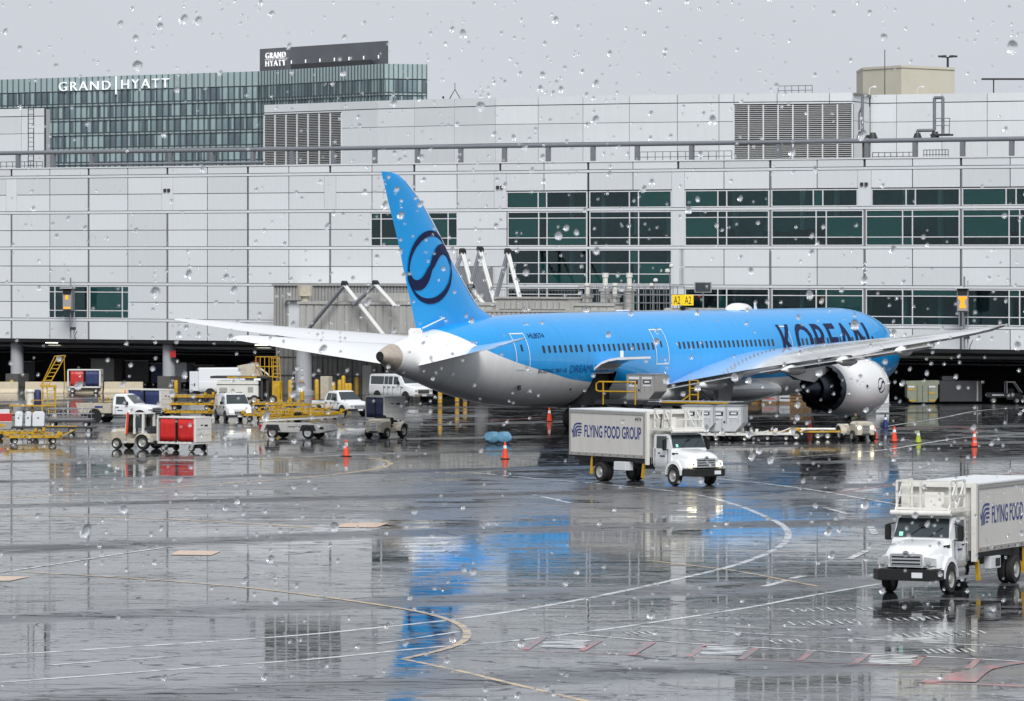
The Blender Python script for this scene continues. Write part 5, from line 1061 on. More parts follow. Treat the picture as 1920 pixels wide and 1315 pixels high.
# ------------------------------------------------------------------ catering trucks
def logo():
    out = ([], [])
    def put(vf): o = len(out[0]); out[0].extend(vf[0]); out[1].extend([tuple(i+o for i in f) for f in vf[1]])
    for k in range(3):
        r = 0.62-0.19*k; sp = spline([(0.16+0.15*k, 0.06+0.02*k), (0.18+0.155*k, 0.45), (0.30+0.13*k, 0.82-0.16*k), (0.55+0.05*k, 0.95-0.19*k), (1.0, 0.95-0.19*k)], 6)
        put(stroke([(p[0], p[1]) for p in sp], [0.11]*len(sp)))
    put(stroke([(0.62,0.38),(1.0,0.38)], [0.10,0.10])); put(stroke([(0.0,0.62),(0.08,0.42),(0.16,0.30)], [0.02,0.14,0.02])); put(stroke([(0.62,0.20),(0.86,0.20)], [0.09,0.09]))
    return out
def catering_truck(label, loc, head, cage_left):
    t = thing('catering_truck', label, 'catering truck', (*loc, 0), head, 'white catering trucks')
    X = lambda v: v-5.5
    b = MB().box(X(0.5),X(7.2),-1.25,1.25,1.30,3.52).build('cargo_box', 'box', t, bevel=0.015)
    MB().box(X(0.47),X(7.23),-1.28,1.28,3.52,3.60).build('box_roof', 'panel_far', t, bevel=0.02)
    tr = MB()
    for s in (-1,1): tr.box(X(0.48),X(7.22),s*1.262-0.02,s*1.262+0.02,3.40,3.515); tr.box(X(0.48),X(7.22),s*1.262-0.02,s*1.262+0.02,1.26,1.42); tr.box(X(0.48),X(0.60),s*1.262-0.018,s*1.262+0.018,1.43,3.39); tr.box(X(7.10),X(7.22),s*1.262-0.018,s*1.262+0.018,1.43,3.39)
    tr.build('edge_trim', 'trim', t)
    for k in range(10): 
        for s in (-1,1): MB().box(X(0.65+k*0.70),X(0.71+k*0.70),s*1.288-0.012,s*1.288+0.012,1.32,1.36).build('marker_lamp', 'tail' if k in (0,9) else 'ink', t)
    rd = MB().box(X(0.45),X(0.495),-1.15,1.15,1.4,3.4).build('rear_shutter', 'panel_far', t)
    for k in range(9): MB().box(X(0.43),X(0.45),-1.1,1.1,1.5+k*0.2,1.52+k*0.2).build('shutter_rib', 'trim', rd)
    MB().box(X(0.2),X(9.9),-0.5,0.5,0.72,1.0).box(X(0.5),X(7.2),-0.95,0.95,1.0,1.25).build('chassis', 'ink', t)
    lv, lf = logo()
    for s in (-1,1):
        y = s*1.257; ux = (1,0,0) if s < 0 else (-1,0,0); x0 = X(0.68) if s < 0 else X(6.9); dx = 1 if s < 0 else -1
        decal('logo', lv, lf, lambda u, v: (x0+dx*u*0.90, y, 2.10+v*0.78), 'truck_blue', b)
        lettering('FLYING FOOD GROUP', (x0+dx*1.15, y, 2.18), ux, (0,0,1), 5.05, 0.62, 'truck_blue', b, bold=0.02)
        lettering('4974', (x0+dx*5.65, y, 3.08), ux, (0,0,1), 0.55, 0.2, 'ink', b, bold=0.01)
    for s in (-1,1): MB().box(X(7.26),X(7.44),s*1.2-0.09,s*1.2+0.09,0.95,3.62).build('lift_mast', 'offwhite', t, bevel=0.012); MB().box(X(2.4),X(2.52),s*1.15-0.05,s*1.15+0.05,0.75,1.28).build('frame_post', 'ink', t)
    MB().box(X(7.28),X(7.42),-1.1,1.1,3.45,3.6).build('mast_head', 'offwhite', t, bevel=0.012)
    gr = MB()
    for z in (1.1,1.5,1.9,2.3): gr.tube((X(7.5),-1.05,z),(X(7.5),1.05,z),0.02,6)
    for k in range(8): gr.tube((X(7.5),-1.05+k*0.3,1.0),(X(7.5),-1.05+k*0.3,2.5),0.015,6)
    gr.build('rear_guard_mesh', 'steel', t)
    # cab
    cab = [(X(7.62),0.95,1.80,2.46,1.06,0.98),(X(7.75),0.80,1.80,2.54,1.10,1.0),(X(8.75),0.78,1.80,2.56,1.10,1.0),(X(8.92),0.78,1.80,2.50,1.10,0.98),(X(9.22),0.85,1.78,1.84,1.09,0.98)]
    MB().loft(body_rings(cab)).build('cab', 'white', t, smooth=38)
    hood = []
    for x, zb, zt, w in ((9.0,1.0,1.82,1.02),(9.5,1.05,1.76,0.97),(10.2,1.0,1.64,0.88),(10.62,0.92,1.50,0.80),(10.70,0.92,1.36,0.78)):
        hood.append([(X(x),-w,zb),(X(x),-w,zt-0.22),(X(x),-w*0.86,zt-0.05),(X(x),-w*0.5,zt),(X(x),w*0.5,zt),(X(x),w*0.86,zt-0.05),(X(x),w,zt-0.22),(X(x),w,zb)])
    MB().loft(hood).build('hood', 'white', t, smooth=45)
    for s in (-1,1):
        fd = []
        for k in range(9):
            a = PI*(0.02+0.96*k/8); r0, r1 = 0.60, 0.74; fd.append([(X(9.55)+math.cos(a)*r0,s*0.72,0.52+math.sin(a)*r0),(X(9.55)+math.cos(a)*r1,s*0.72,0.56+math.sin(a)*r1),(X(9.55)+math.cos(a)*r1,s*1.17,0.50+math.sin(a)*r1),(X(9.55)+math.cos(a)*r0,s*1.19,0.48+math.sin(a)*r0)])
        MB().loft(fd).build('fender', 'white', t, smooth=50)
        MB().loft([[(X(9.9),s*0.72,0.85),(X(9.9),s*0.72,1.42),(X(9.9),s*1.05,1.28),(X(9.9),s*1.13,0.95)],[(X(10.35),s*0.72,0.85),(X(10.35),s*0.72,1.40),(X(10.35),s*1.0,1.25),(X(10.35),s*1.08,0.88)],[(X(10.62),s*0.70,0.85),(X(10.62),s*0.70,1.30),(X(10.62),s*0.92,1.18),(X(10.62),s*0.98,0.88)]]).build('fender_front', 'white', t, smooth=50)
        hl = [(X(10.73),s*0.62,0.97),(X(10.58),s*1.04,0.97),(X(10.54),s*1.01,1.20),(X(10.70),s*0.64,1.27)]; hl = hl if s > 0 else [hl[1], hl[0], hl[3], hl[2]]
        MB().plate(hl, 0.05).build('headlamp', 'lamp_lit' if not cage_left else 'lamp', t); MB().tube((X(10.70),s*0.8,1.08),(X(10.78),s*0.8,1.08),0.075,12).build('lamp_reflector', 'chrome', t)
        wheel(t, X(9.5), s*1.03, 0.48, 0.28); wheel(t, X(3.15), s*1.10, 0.48, 0.26)
        wheel(t, X(3.15), s*0.80, 0.48, 0.26)
        MB().bar((X(2.45),s*1.16,1.25),(X(2.38),s*1.2,0.35),0.11,0.15).build('stabiliser_leg', 'yellow', t); MB().bar((X(7.0),s*1.16,1.0),(X(6.93),s*1.2,0.30),0.11,0.15).build('stabiliser_leg', 'yellow', t)
        MB().box(X(4.75),X(5.75),s*1.2-0.25,s*1.2+0.02 if s > 0 else s*1.2+0.25,0.62,1.05).build('tool_box', 'panel_far', t, bevel=0.02); MB().box(X(4.85),X(5.3),s*1.232-0.006,s*1.232+0.006,0.7,0.97).build('tool_box_door', 'ink', t)
        MB().box(X(7.6),X(8.9),s*1.08-0.12,s*1.08+0.02 if s > 0 else s*1.08+0.12,0.42,0.52).build('step', 'steel', t)
        MB().lathe([(0.02,-0.45),(0.28,-0.45),(0.28,0.45),(0.02,0.45)], (X(8.2),s*0.75,0.68), 'x', 20).build('fuel_tank', 'steel', t, smooth=40)
        MB().box(X(8.9),X(9.05),s*1.30-0.1,s*1.30+0.1,1.72,2.25).build('mirror', 'ink', t, bevel=0.03); MB().tube((X(8.95),s*1.05,2.3),(X(8.97),s*1.3,2.25),0.025,6).tube((X(8.95),s*1.05,1.75),(X(8.97),s*1.3,1.75),0.025,6).build('mirror_arm', 'ink', t)
        MB().box(X(8.15),X(8.28),s*1.10-0.02,s*1.10+0.03,1.55,1.6).build('door_handle', 'ink', t); MB().box(X(8.3),X(8.7),s*1.105-0.01,s*1.105+0.012,1.40,1.46).build('door_badge', 'truck_blue', t)
        for xx in (7.85,8.98): MB().box(X(xx)-0.012,X(xx)+0.012,s*1.095-0.01,s*1.095+0.012,0.95,1.8).build('door_seam', 'joint', t)
        MB().plate([(X(9.15),s*1.0,1.50),(X(9.62),s*0.93,1.52),(X(9.62),s*0.92,1.60),(X(9.15),s*1.0,1.62)] if s < 0 else [(X(9.62),s*0.93,1.52),(X(9.15),s*1.0,1.50),(X(9.15),s*1.0,1.62),(X(9.62),s*0.92,1.60)], 0.02).build('hood_vent', 'ink', t)
    side_window(t, cab, X(7.95), X(8.80), 0.02, 0.90, 0.0, -0.02)
    ws = MB().plate([(X(9.24),-0.98,1.85),(X(9.24),0.98,1.85),(X(8.955),0.90,2.47),(X(8.955),-0.90,2.47)], 0.02).build('windscreen', 'carglass', t)
    MB().plate([(X(9.262),-0.8,1.88),(X(9.262),-0.66,1.88),(X(9.21),-0.66,2.02),(X(9.21),-0.8,2.02)], 0.01).build('windscreen_sticker', 'blind', ws)
    for y in (-0.45,0.3): MB().tube((X(9.27),y,1.88),(X(9.13),y+0.42,2.18),0.012,5).build('wiper', 'ink', ws)
    MB().box(X(9.20),X(9.205),-0.1,0.1,2.2,2.3).build('mirror_inside', 'ink', ws)
    gl = MB().box(X(10.66),X(10.73),-0.58,0.58,0.94,1.36).build('grille', 'chrome', t, bevel=0.03)
    for k in range(3): MB().box(X(10.725),X(10.745),-0.5,0.5,1.0+k*0.115,1.055+k*0.115).build('grille_slot', 'ink', gl)
    MB().lathe([(0.11,-0.015),(0.11,0.015)], (X(10.745),0,1.36), 'x', 18).build('grille_badge', 'steel', gl); MB().box(X(10.757),X(10.768),-0.07,0.07,1.345,1.375).build('badge_bar', 'ink', gl)
    MB().loft([[(X(10.35),-1.22,0.50),(X(10.35),-1.22,0.84),(X(10.6),-1.22,0.84),(X(10.6),-1.22,0.50)],[(X(10.6),-0.9,0.48),(X(10.6),-0.9,0.86),(X(10.98),-0.9,0.84),(X(10.98),-0.9,0.48)],[(X(10.6),0.9,0.48),(X(10.6),0.9,0.86),(X(10.98),0.9,0.84),(X(10.98),0.9,0.48)],[(X(10.35),1.22,0.50),(X(10.35),1.22,0.84),(X(10.6),1.22,0.84),(X(10.6),1.22,0.50)]]).build('bumper', 'ink', t, bevel=0.02)
    MB().box(X(10.99),X(11.0),0.30,0.68,0.58,0.76).build('number_plate', 'panel', t)
    # platform with its cage above the cab
    MB().box(X(7.46),X(9.30),-1.08,1.08,2.66,2.74).build('platform', 'offwhite', t, bevel=0.01); MB().tube((X(9.3),-1.08,2.66),(X(9.3),1.08,2.66),0.09,12).build('platform_bumper', 'ink' if False else 'offwhite', t, smooth=50)
    cg = MB(); z0, z1 = 2.74, 3.72
    cols = [(7.62,-0.95),(8.45,-0.95),(9.05,-0.95),(9.05,-0.1),(7.62,0.95),(8.45,0.95),(9.05,0.95)]
    for x, y in cols: cg.bar((X(x),y,z0),(X(x),y,z1),0.07)
    for a, b2 in (((7.62,-0.95),(9.05,-0.95)),((7.62,0.95),(9.05,0.95)),((9.05,-0.95),(9.05,0.95))):
        for z in (z0+0.06, (z0+z1)/2, z1): cg.bar((X(a[0]),a[1],z),(X(b2[0]),b2[1],z),0.06)
    for y in (-0.95,0.95): cg.bar((X(7.62),y,z1),(X(8.45),y,z0),0.05); cg.bar((X(8.45),y,z1),(X(9.2),y,z0),0.05)
    cg.build('cage_rail', 'offwhite', t)
    MB().box(X(7.7),X(7.76),-0.45,0.25,2.75,3.30).build('cage_panel', 'offwhite', t, bevel=0.02); MB().box(X(8.55),X(8.70),-0.95,-0.65,2.75,3.60).build('gate_panel', 'offwhite', t, bevel=0.04)
    MB().path([(X(8.2),-1.0,2.8),(X(8.4),-1.1,3.1),(X(8.35),-1.05,3.5)], 0.03).build('hose', 'ink', t)
    return t
h1 = Vector((0.545,-0.838)); l1 = Vector((-h1.y, h1.x)); c = Vector(G(1264, 911)); c = c+l1*1.08-h1*4.0
catering_truck('white catering truck with its whole blue company lettering visible, driving below the fuselage', c, math.atan2(h1.y, h1.x), False)
h2 = Vector((-0.42,-0.908)); l2 = Vector((-h2.y, h2.x)); c = Vector(G(1778, 1113)); c = c-l2*1.05-h2*4.0
catering_truck('white catering truck cut off by the right edge, nearest to the viewer', c, math.atan2(h2.y, h2.x), True)
# ------------------------------------------------------------------ ground support equipment
def baggage_cart(label, px, py, head, curtain, L=2.75, Wd=1.5, H=2.0, group='covered baggage carts', curtains=2, logo_end=True):
    t = thing('baggage_cart', label, 'baggage cart', (*G(px, py), 0), math.radians(head), group); l, w = L/2, Wd/2; zb = 0.52
    MB().box(-l,l,-w,w,zb-0.1,zb+0.04).build('deck', 'offwhite', t, bevel=0.02)
    MB().box(-l-0.03,l+0.03,-w-0.03,w+0.03,H-0.1,H).build('roof', 'offwhite', t, bevel=0.03)
    for s in (-1,1): MB().box(s*l-0.04,s*l+0.04,-w,w,zb+0.04,H-0.1).build('end_wall', 'offwhite', t)
    for x in (-l+0.05,0,l-0.05):
        for s in (-1,1): MB().box(x-0.04,x+0.04,s*w-0.04,s*w+0.04,zb+0.04,H-0.1).build('post', 'offwhite' if x else 'ink', t)
    for s in (-1,1):
        for k in range(curtains):
            x0 = -l+0.12+k*(L-0.2)/curtains; x1 = x0+(L-0.2)/curtains-0.14; N = 9; vs = []; fs = []
            for i in range(N+1):
                for j in range(5):
                    u = i/N; v = j/4; vs.append((x0+(x1-x0)*u, s*(w-0.03+0.035*math.sin(u*19+v*2+k)*(1-0.5*v)+0.02*rnd.random()), zb+0.06+(H-0.2-zb)*v))
            for i in range(N):
                for j in range(4): fs.append((i*5+j, i*5+5+j, i*5+6+j, i*5+1+j))
            o = MB().add(vs, fs).build('curtain', curtain, t, smooth=60, recalc=False); md = o.modifiers.new('depth', 'SOLIDIFY'); md.thickness = 0.02
    MB().box(-l-0.055,-l-0.042,-w*0.5,-w*0.1,H-0.55,H-0.45).box(-l-0.055,-l-0.042,w*0.1,w*0.4,H-0.5,H-0.44).build('end_badge', 'ink', t)
    for z in (0.95,1.3): MB().box(-l-0.05,-l-0.041,-w*0.9,w*0.9,z,z+0.02).build('panel_seam', 'trim', t)
    for x in (-l*0.72,l*0.72):
        for s in (-1,1): wheel(t, x, s*(w-0.18), 0.21, 0.14)
        MB().box(x-0.05,x+0.05,-w+0.2,w-0.2,0.18,0.26).build('axle', 'dark', t); MB().box(x-0.15,x+0.15,-0.3,0.3,0.24,0.44).build('spring', 'dark', t)
    MB().bar((l,0,0.36),(l+0.8,0,0.30),0.07).build('tow_bar', 'dark', t)
    return t
baggage_cart('white baggage cart with bright red curtains towed by the cream tractor', 345, 846, 147, 'red')
baggage_cart('white baggage cart with navy curtains behind the single cab pickup', 282, 783, 147, 'navy', L=2.9)
baggage_cart('white baggage cart with navy curtains behind the tractor with a round grille', 722, 799, 118, 'navy', L=2.8)
t = baggage_cart('baggage cart with one red and one navy curtain far left beside a concrete barrier', 160, 737, 176, 'navy', L=2.7, H=1.95)
red_set = False
for o in list(t.children):
    if o.name.startswith('curtain') and sum(v.co.x for v in o.data.vertices) > 0: o.data.materials.clear(); o.data.materials.append(M['redpaint']); o['label'] = 'red curtain'
def seated(par, loc, m, rz=0.0): pass
def skin_person(name, label, loc, rz, joints, edges, radii, m, root=0, parts=()):
    me = bpy.data.meshes.new(name); me.from_pydata(joints, edges, []); o = bpy.data.objects.new(name, me); C.objects.link(o)
    sk = o.modifiers.new('skin', 'SKIN'); sd2 = me.skin_vertices[0].data if me.skin_vertices else None
    if sd2 is None:
        me.attributes.new('skin', 'FLOAT', 'POINT')
    for i, r in enumerate(radii): sd2[i].radius = (r, r)
    sd2[root].use_root = True
    sb = o.modifiers.new('smooth', 'SUBSURF'); sb.levels = 1; sb.render_levels = 1
    me.materials.append(M[m]); o.location = loc; o.rotation_euler = (0, 0, rz); tag(o, label, 'person'); return o
def person(label, loc, rz, pose, m):
    # joints: pelvis 0, chest 1, neck 2, head 3, head top 4, shoulders, elbows, wrists, hips, knees, ankles, toes
    J = {'stand': dict(p=(0,0,0.95), c=(0.03,0,1.32), n=(0.04,0,1.50), h=(0.06,0,1.60), t=(0.05,0,1.72), s=(0.03,0.19,1.42), e=(0.10,0.27,1.15), w=(0.33,0.20,1.02), hp=(0,0.10,0.90), k=(0.03,0.11,0.50), a=(-0.01,0.12,0.08), f=(0.16,0.13,0.05)),
         'sit': dict(p=(0,0,0.55), c=(0.02,0,0.92), n=(0.05,0,1.10), h=(0.08,0,1.20), t=(0.08,0,1.32), s=(0.03,0.19,1.02), e=(0.16,0.25,0.78), w=(0.42,0.15,0.82), hp=(0.05,0.1,0.52), k=(0.46,0.13,0.54), a=(0.50,0.13,0.12), f=(0.66,0.13,0.08))}[pose]
    v = [J['p'], J['c'], J['n'], J['h'], J['t']]; e = [(0,1),(1,2),(2,3),(3,4)]; r = [0.15,0.17,0.065,0.10,0.07]
    for s in (1,-1):
        b = len(v); mir = lambda q: (q[0], q[1]*s, q[2])
        v += [mir(J[k]) for k in ('s','e','w','hp','k','a','f')]; r += [0.075,0.055,0.036,0.10,0.07,0.05,0.04]
        e += [(1,b),(b,b+1),(b+1,b+2),(0,b+3),(b+3,b+4),(b+4,b+5),(b+5,b+6)]
        wx, wy, wz = mir(J['w'])
        for f in range(5):       # five fingers, the thumb from the side of the palm
            q = len(v); dy = (f-1.5)*0.022 if f < 4 else -s*0.05
            L = (0.075,0.088,0.082,0.066,0.05)[f]; v += [(wx+0.06, wy+dy*0.9, wz-0.005), (wx+0.06+L*0.6, wy+dy*1.15, wz-0.012), (wx+0.06+L, wy+dy*1.2, wz-0.035)]; r += [0.012,0.009,0.008]; e += [(b+2,q),(q,q+1),(q+1,q+2)]
    o = skin_person('person', label, loc, rz, v, e, r, m)
    hx, hy, hz = J['h']
    MB().loft([[(hx+0.105*math.cos(a)*q-0.005, 0.098*math.sin(a)*q, hz+zz) for a in [2*PI*k/14 for k in range(14)]] for zz, q in ((-0.06,0.9),(0.0,1.08),(0.07,1.05),(0.12,0.75),(0.145,0.2))]).build('hood', m, o, smooth=60)
    fc = MB().loft([[(hx+0.055+0.065*math.cos(a)*q, 0.072*math.sin(a)*q, hz+zz) for a in [-PI/2+PI*k/10 for k in range(11)]] for zz, q in ((-0.10,0.55),(-0.05,0.9),(0.0,1),(0.05,0.9),(0.085,0.6))], closed=False, cap=False).build('face', 'skin', o, smooth=60)
    MB().add([(hx+0.118,-0.016,hz-0.03),(hx+0.118,0.016,hz-0.03),(hx+0.150,0,hz-0.028),(hx+0.122,0,hz+0.02)], [(0,2,1),(0,3,2),(1,2,3)]).build('nose', 'skin', o, recalc=False)
    for s in (-1,1): MB().lathe([(0.001,0),(0.012,-0.006),(0.014,-0.014)], (hx+0.118,s*0.03,hz+0.02), 'x', 8).build('eye', 'ink', o)
    MB().box(hx+0.112,hx+0.121,-0.022,0.022,hz-0.062,hz-0.055).build('mouth', 'redpaint', o)
    return o
def tractor(name, label, px, py, head, m, cab=False, lit=False, group='baggage tractors'):
    t = thing(name, label, 'tow tractor', (*G(px, py), 0), math.radians(head), group)
    MB().loft([[(1.45,-0.55,0.38),(1.45,-0.55,0.95),(1.45,-0.40,1.10),(1.45,0.40,1.10),(1.45,0.55,0.95),(1.45,0.55,0.38)],[(1.25,-0.62,0.34),(1.25,-0.62,1.02),(1.25,-0.45,1.16),(1.25,0.45,1.16),(1.25,0.62,1.02),(1.25,0.62,0.34)],[(0.35,-0.62,0.34),(0.35,-0.62,1.05),(0.35,-0.45,1.20),(0.35,0.45,1.20),(0.35,0.62,1.05),(0.35,0.62,0.34)]]).build('hood', m, t, smooth=40)
    MB().box(-1.35,0.36,-0.55,0.55,0.34,0.62).build('floor_pan', m, t, bevel=0.03)
    MB().box(-1.45,-0.55,-0.68,0.68,0.45,0.92).build('rear_deck', m, t, bevel=0.06)
    MB().box(1.44,1.48,-0.24,0.24,0.48,1.0).build('grille', 'trim' if lit else 'panel_far', t, bevel=0.01)
    for k in range(5): MB().box(1.48,1.49,-0.2,0.2,0.54+k*0.09,0.57+k*0.09).build('grille_slot', 'ink', t)
    for s in (-1,1):
        MB().lathe([(0.02,0.03),(0.1,0.02),(0.12,-0.03)], (1.46,s*0.42,0.82), 'x', 16).build('headlamp', 'lamp_lit' if lit else 'lamp', t, smooth=50)
        wheel(t, 0.95, s*0.62, 0.33, 0.24); wheel(t, -0.95, s*0.68, 0.42, 0.28)
        fd = []
        for k in range(8): a = PI*(0.0+k/7); fd.append([(-0.95+math.cos(a)*0.5,s*0.50,0.45+math.sin(a)*0.48),(-0.95+math.cos(a)*0.56,s*0.50,0.45+math.sin(a)*0.54),(-0.95+math.cos(a)*0.56,s*0.86,0.43+math.sin(a)*0.54),(-0.95+math.cos(a)*0.5,s*0.88,0.42+math.sin(a)*0.48)])
        MB().loft(fd).build('fender', m, t, smooth=50)
    st = MB().box(-0.55,-0.1,-0.28,0.28,0.62,0.80).build('seat', 'ink', t, bevel=0.05); MB().box(-0.66,-0.52,-0.28,0.28,0.78,1.25).build('seat_back', 'ink', st, bevel=0.05)
    MB().box(0.22,0.38,-0.5,0.5,1.0,1.28).build('dashboard', 'ink', t, bevel=0.03)
    MB().lathe([(0.17,-0.015),(0.19,0),(0.17,0.015)], (0.12,0,1.22), 'x', 18).build('steering_wheel', 'ink', t); MB().bar((1.48,0,0.4),(1.62,0,0.4),0.5,0.12).build('bumper', 'dark', t)
    MB().box(-1.6,-1.42,-0.15,0.15,0.4,0.55).build('tow_hitch', 'dark', t)
    if cab:
        for x, y in ((0.35,-0.58),(0.35,0.58),(-0.85,-0.58),(-0.85,0.58),(-0.25,-0.58),(-0.25,0.58)): MB().bar((x,y,0.9),(x-(0.12 if x > 0 else 0),y*0.95,2.06),0.12).build('cab_post', 'offwhite', t)
        MB().box(-0.95,0.35,-0.62,0.62,2.04,2.12).build('cab_roof', 'offwhite', t, bevel=0.03)
        MB().plate([(0.37,-0.52,1.2),(0.37,0.52,1.2),(0.26,0.5,2.0),(0.26,-0.5,2.0)], 0.02).build('windscreen', 'carglass', t)
        for s in (-1,1): MB().box(-0.8,-0.3,s*0.565-0.01,s*0.565+0.01,1.25,1.86).build('side_window', 'carglass', t)
        for k in range(4): MB().box(0.55,1.2,-0.3,0.3,1.19+0.006*k,1.20+0.006*k).build('hood_louvre', 'trim', t)
        MB().bar((0.30,0.60,0.9),(0.20,0.58,2.15),0.1).build('striped_pole', 'orange', t)
        MB().box(-1.4,-0.95,-0.5,0.5,0.92,1.35).build('engine_cover', 'dark', t, bevel=0.05)
    return t
tractor('tow_tractor', 'cream tow tractor with a small cab pulling the red curtained cart', 256, 842, 150, 'beige', cab=True)
tractor('tow_tractor', 'cream tow tractor with a pale ribbed grille in front of the navy curtained cart', 722, 821, -118, 'beige')
tr3 = tractor('tow_tractor', 'cream tow tractor with white lit headlamps under the engine at right', 1607, 826, -72, 'beige', lit=True)
d = Vector((math.cos(math.radians(-72)), math.sin(math.radians(-72)))); l = tr3.location
person('driver in a dark hooded jacket seated on the tractor under the engine', (l.x-d.x*0.36, l.y-d.y*0.36, 0.33), math.radians(-72), 'sit', 'hivis')
# belt loader with a yellow side rail
t = thing('belt_loader', 'low white belt loader with a yellow side rail in front of the yellow dollies', 'belt loader', (*G(556, 822), 0), math.radians(-22))
MB().prism([(-2.1,0.45),(-1.9,0.98),(1.2,0.98),(1.25,0.92),(2.3,0.86),(2.45,0.5),(1.9,0.36),(-1.9,0.4)], -0.85, 0.85).build('chassis', 'offwhite', t, bevel=0.03)
MB().hexa([(-2.3,-0.5,1.0),(3.0,-0.5,1.32),(3.0,0.5,1.32),(-2.3,0.5,1.0)], [(-2.3,-0.5,1.18),(3.0,-0.5,1.52),(3.0,0.5,1.52),(-2.3,0.5,1.18)]).build('belt_boom', 'offwhite', t)
MB().hexa([(-2.25,-0.42,1.185),(2.95,-0.42,1.525),(2.95,0.42,1.525),(-2.25,0.42,1.185)], [(-2.25,-0.42,1.2),(2.95,-0.42,1.54),(2.95,0.42,1.54),(-2.25,0.42,1.2)]).build('belt', 'tyre', t)
for s in (-1,1): MB().bar((-2.3,s*0.52,1.20),(3.0,s*0.52,1.54),0.06,0.1).build('boom_edge', 'yellow', t)
rl = MB().bar((-2.2,-0.55,1.90),(2.2,-0.55,2.18),0.06)
for k in range(5): x = -2.15+k*1.08; rl.bar((x,-0.55,1.2+0.064*(x+2.2)),(x-0.08,-0.55,1.9+0.064*(x+2.2)),0.05)
rl.bar((-0.6,-0.55,2.0),(-1.3,0.4,2.35),0.05); rl.build('side_rail', 'yellow', t)
for x in (-1.25,1.15):
    for s in (-1,1): wheel(t, x, s*0.78, 0.38, 0.24, 'panel_far' if x > 0 else 'rim', hubr=0.62)
    for s in (-1,1): MB().prism([(x-0.55,0.5),(x-0.4,0.86),(x+0.4,0.86),(x+0.55,0.5)], s*0.87-0.02, s*0.87).build('wheel_well_shade', 'dark', t)  # dark plate stands in for the shade around the wheel
MB().box(1.95,2.2,-0.875,-0.855,0.6,0.75).build('side_vent', 'ink', t); MB().box(-0.2,0.9,-0.865,-0.855,0.72,0.76).build('side_mark', 'ink', t)
MB().box(-2.18,-2.05,-0.8,-0.4,0.55,0.9).box(-2.18,-2.05,0.4,0.8,0.55,0.9).build('tail_lamp', 'tail', t); MB().box(-0.3,0.1,0.2,0.6,0.98,1.6).build('seat', 'ink', t, bevel=0.05)
# yellow cargo dollies
def dolly(label, loc, head, z=0.0, m='yellow'):
    t = thing('cargo_dolly', label, 'dolly', (*loc, z), math.radians(head), 'yellow cargo dollies')
    fr = MB()
    for y in (-0.78,0.78,0): fr.box(-1.6,1.6,y-0.06,y+0.06,0.36,0.50)
    for x in (-1.6,-0.55,0.55,1.6): fr.box(x-0.06,x+0.06,-0.84,0.84,0.34,0.515)
    fr.build('frame', m, t)
    for k in range(9): MB().tube((-1.35+k*0.34,-0.7,0.52),(-1.35+k*0.34,0.7,0.52),0.04,6).build('roller', 'steel' if k % 2 else m, t)
    for s in (-1,1):
        for x in (-1.15,1.15): wheel(t, x, s*0.62, 0.19, 0.13)
    for x, y in ((-1.6,-0.84),(1.6,-0.84),(-1.6,0.84),(1.6,0.84)): MB().box(x-0.08,x+0.08,y-0.08,y+0.08,0.5,0.72).build('corner_stop', m, t)
    MB().bar((1.6,0,0.4),(2.5,0,0.36+rnd.random()*0.5),0.07).build('tow_bar', m, t); return t
pos = 'far left by the red generator,behind the red generator,lowest of the stack beside the small van,middle of the stack beside the small van,top of the stack beside the small van,just right of the small van,second right of the small van,third right of the small van,behind the belt loader rail,left of the crew cab pickup,half hidden under the yellow loader'.split(',')
spec = [((28,824),-12,0),((62,832),10,0),((358,784),-14,0),((362,783),-10,0.53),((352,783),-16,1.06),((505,790),-28,0),((535,784),-24,0),((562,780),-20,0),((592,786),-30,0),((574,770),-15,0),((515,768),-18,0)]
for (p, a, z), w in zip(spec, pos): dolly('yellow framed roller dolly, '+w, G(*p), a, z)
# yellow ladder stand with a white drum at the far left
t = thing('maintenance_stand', 'yellow maintenance stand with a slanted ladder at far left', 'ladder stand', (*G(96, 784), 0), 0.06)
def ladder(mb, p, q, w, n, side=(0,1,0)):
    s = Vector(side)*w/2; p = Vector(p); q = Vector(q); mb.bar(p-s,q-s,0.07); mb.bar(p+s,q+s,0.07)
    for k in range(n): a = p+(q-p)*((k+0.6)/n); mb.bar(a-s,a+s,0.05)
    return mb
ladder(MB(), (0.1,-0.3,0), (-0.05,-0.3,2.3), 0.5, 8, (1,0,0)).build('lower_ladder', 'yellow', t)
ladder(MB(), (-0.45,-0.1,2.2), (0.75,-0.1,4.35), 0.55, 8, (0.9,0.3,0)).build('upper_ladder', 'yellow', t)
MB().path([(-0.75,-0.2,2.2),(0.25,-0.2,4.3),(0.95,-0.2,4.36)], 0.035).path([(0.9,-0.1,4.3),(0.95,-0.1,2.4)], 0.03).build('hand_rail', 'yellow', t)
MB().box(-0.7,0.35,-0.5,0.5,2.15,2.28).build('landing', 'yellow', t)
for x in (-0.6,0.3):
    for y in (-0.45,0.45): MB().bar((x,y,0),(x,y,2.2),0.08).build('leg', 'yellow', t)
MB().box(-2.9,0.3,-0.45,0.45,0.82,0.92).build('deck', 'yellow', t)
for x in (-2.7,-1.3): MB().bar((x,0,0.2),(x,0,0.82),0.1).build('post', 'yellow', t)
MB().bar((-2.9,-0.4,0.2),(0.3,-0.4,0.2),0.12).bar((-2.9,0.4,0.2),(0.3,0.4,0.2),0.12).build('base_beam', 'dark', t); MB().bar((-1.4,-0.3,1.25),(-0.5,-0.3,1.25),0.06).build('rail', 'yellow', t)
x, y = G(57, 784)
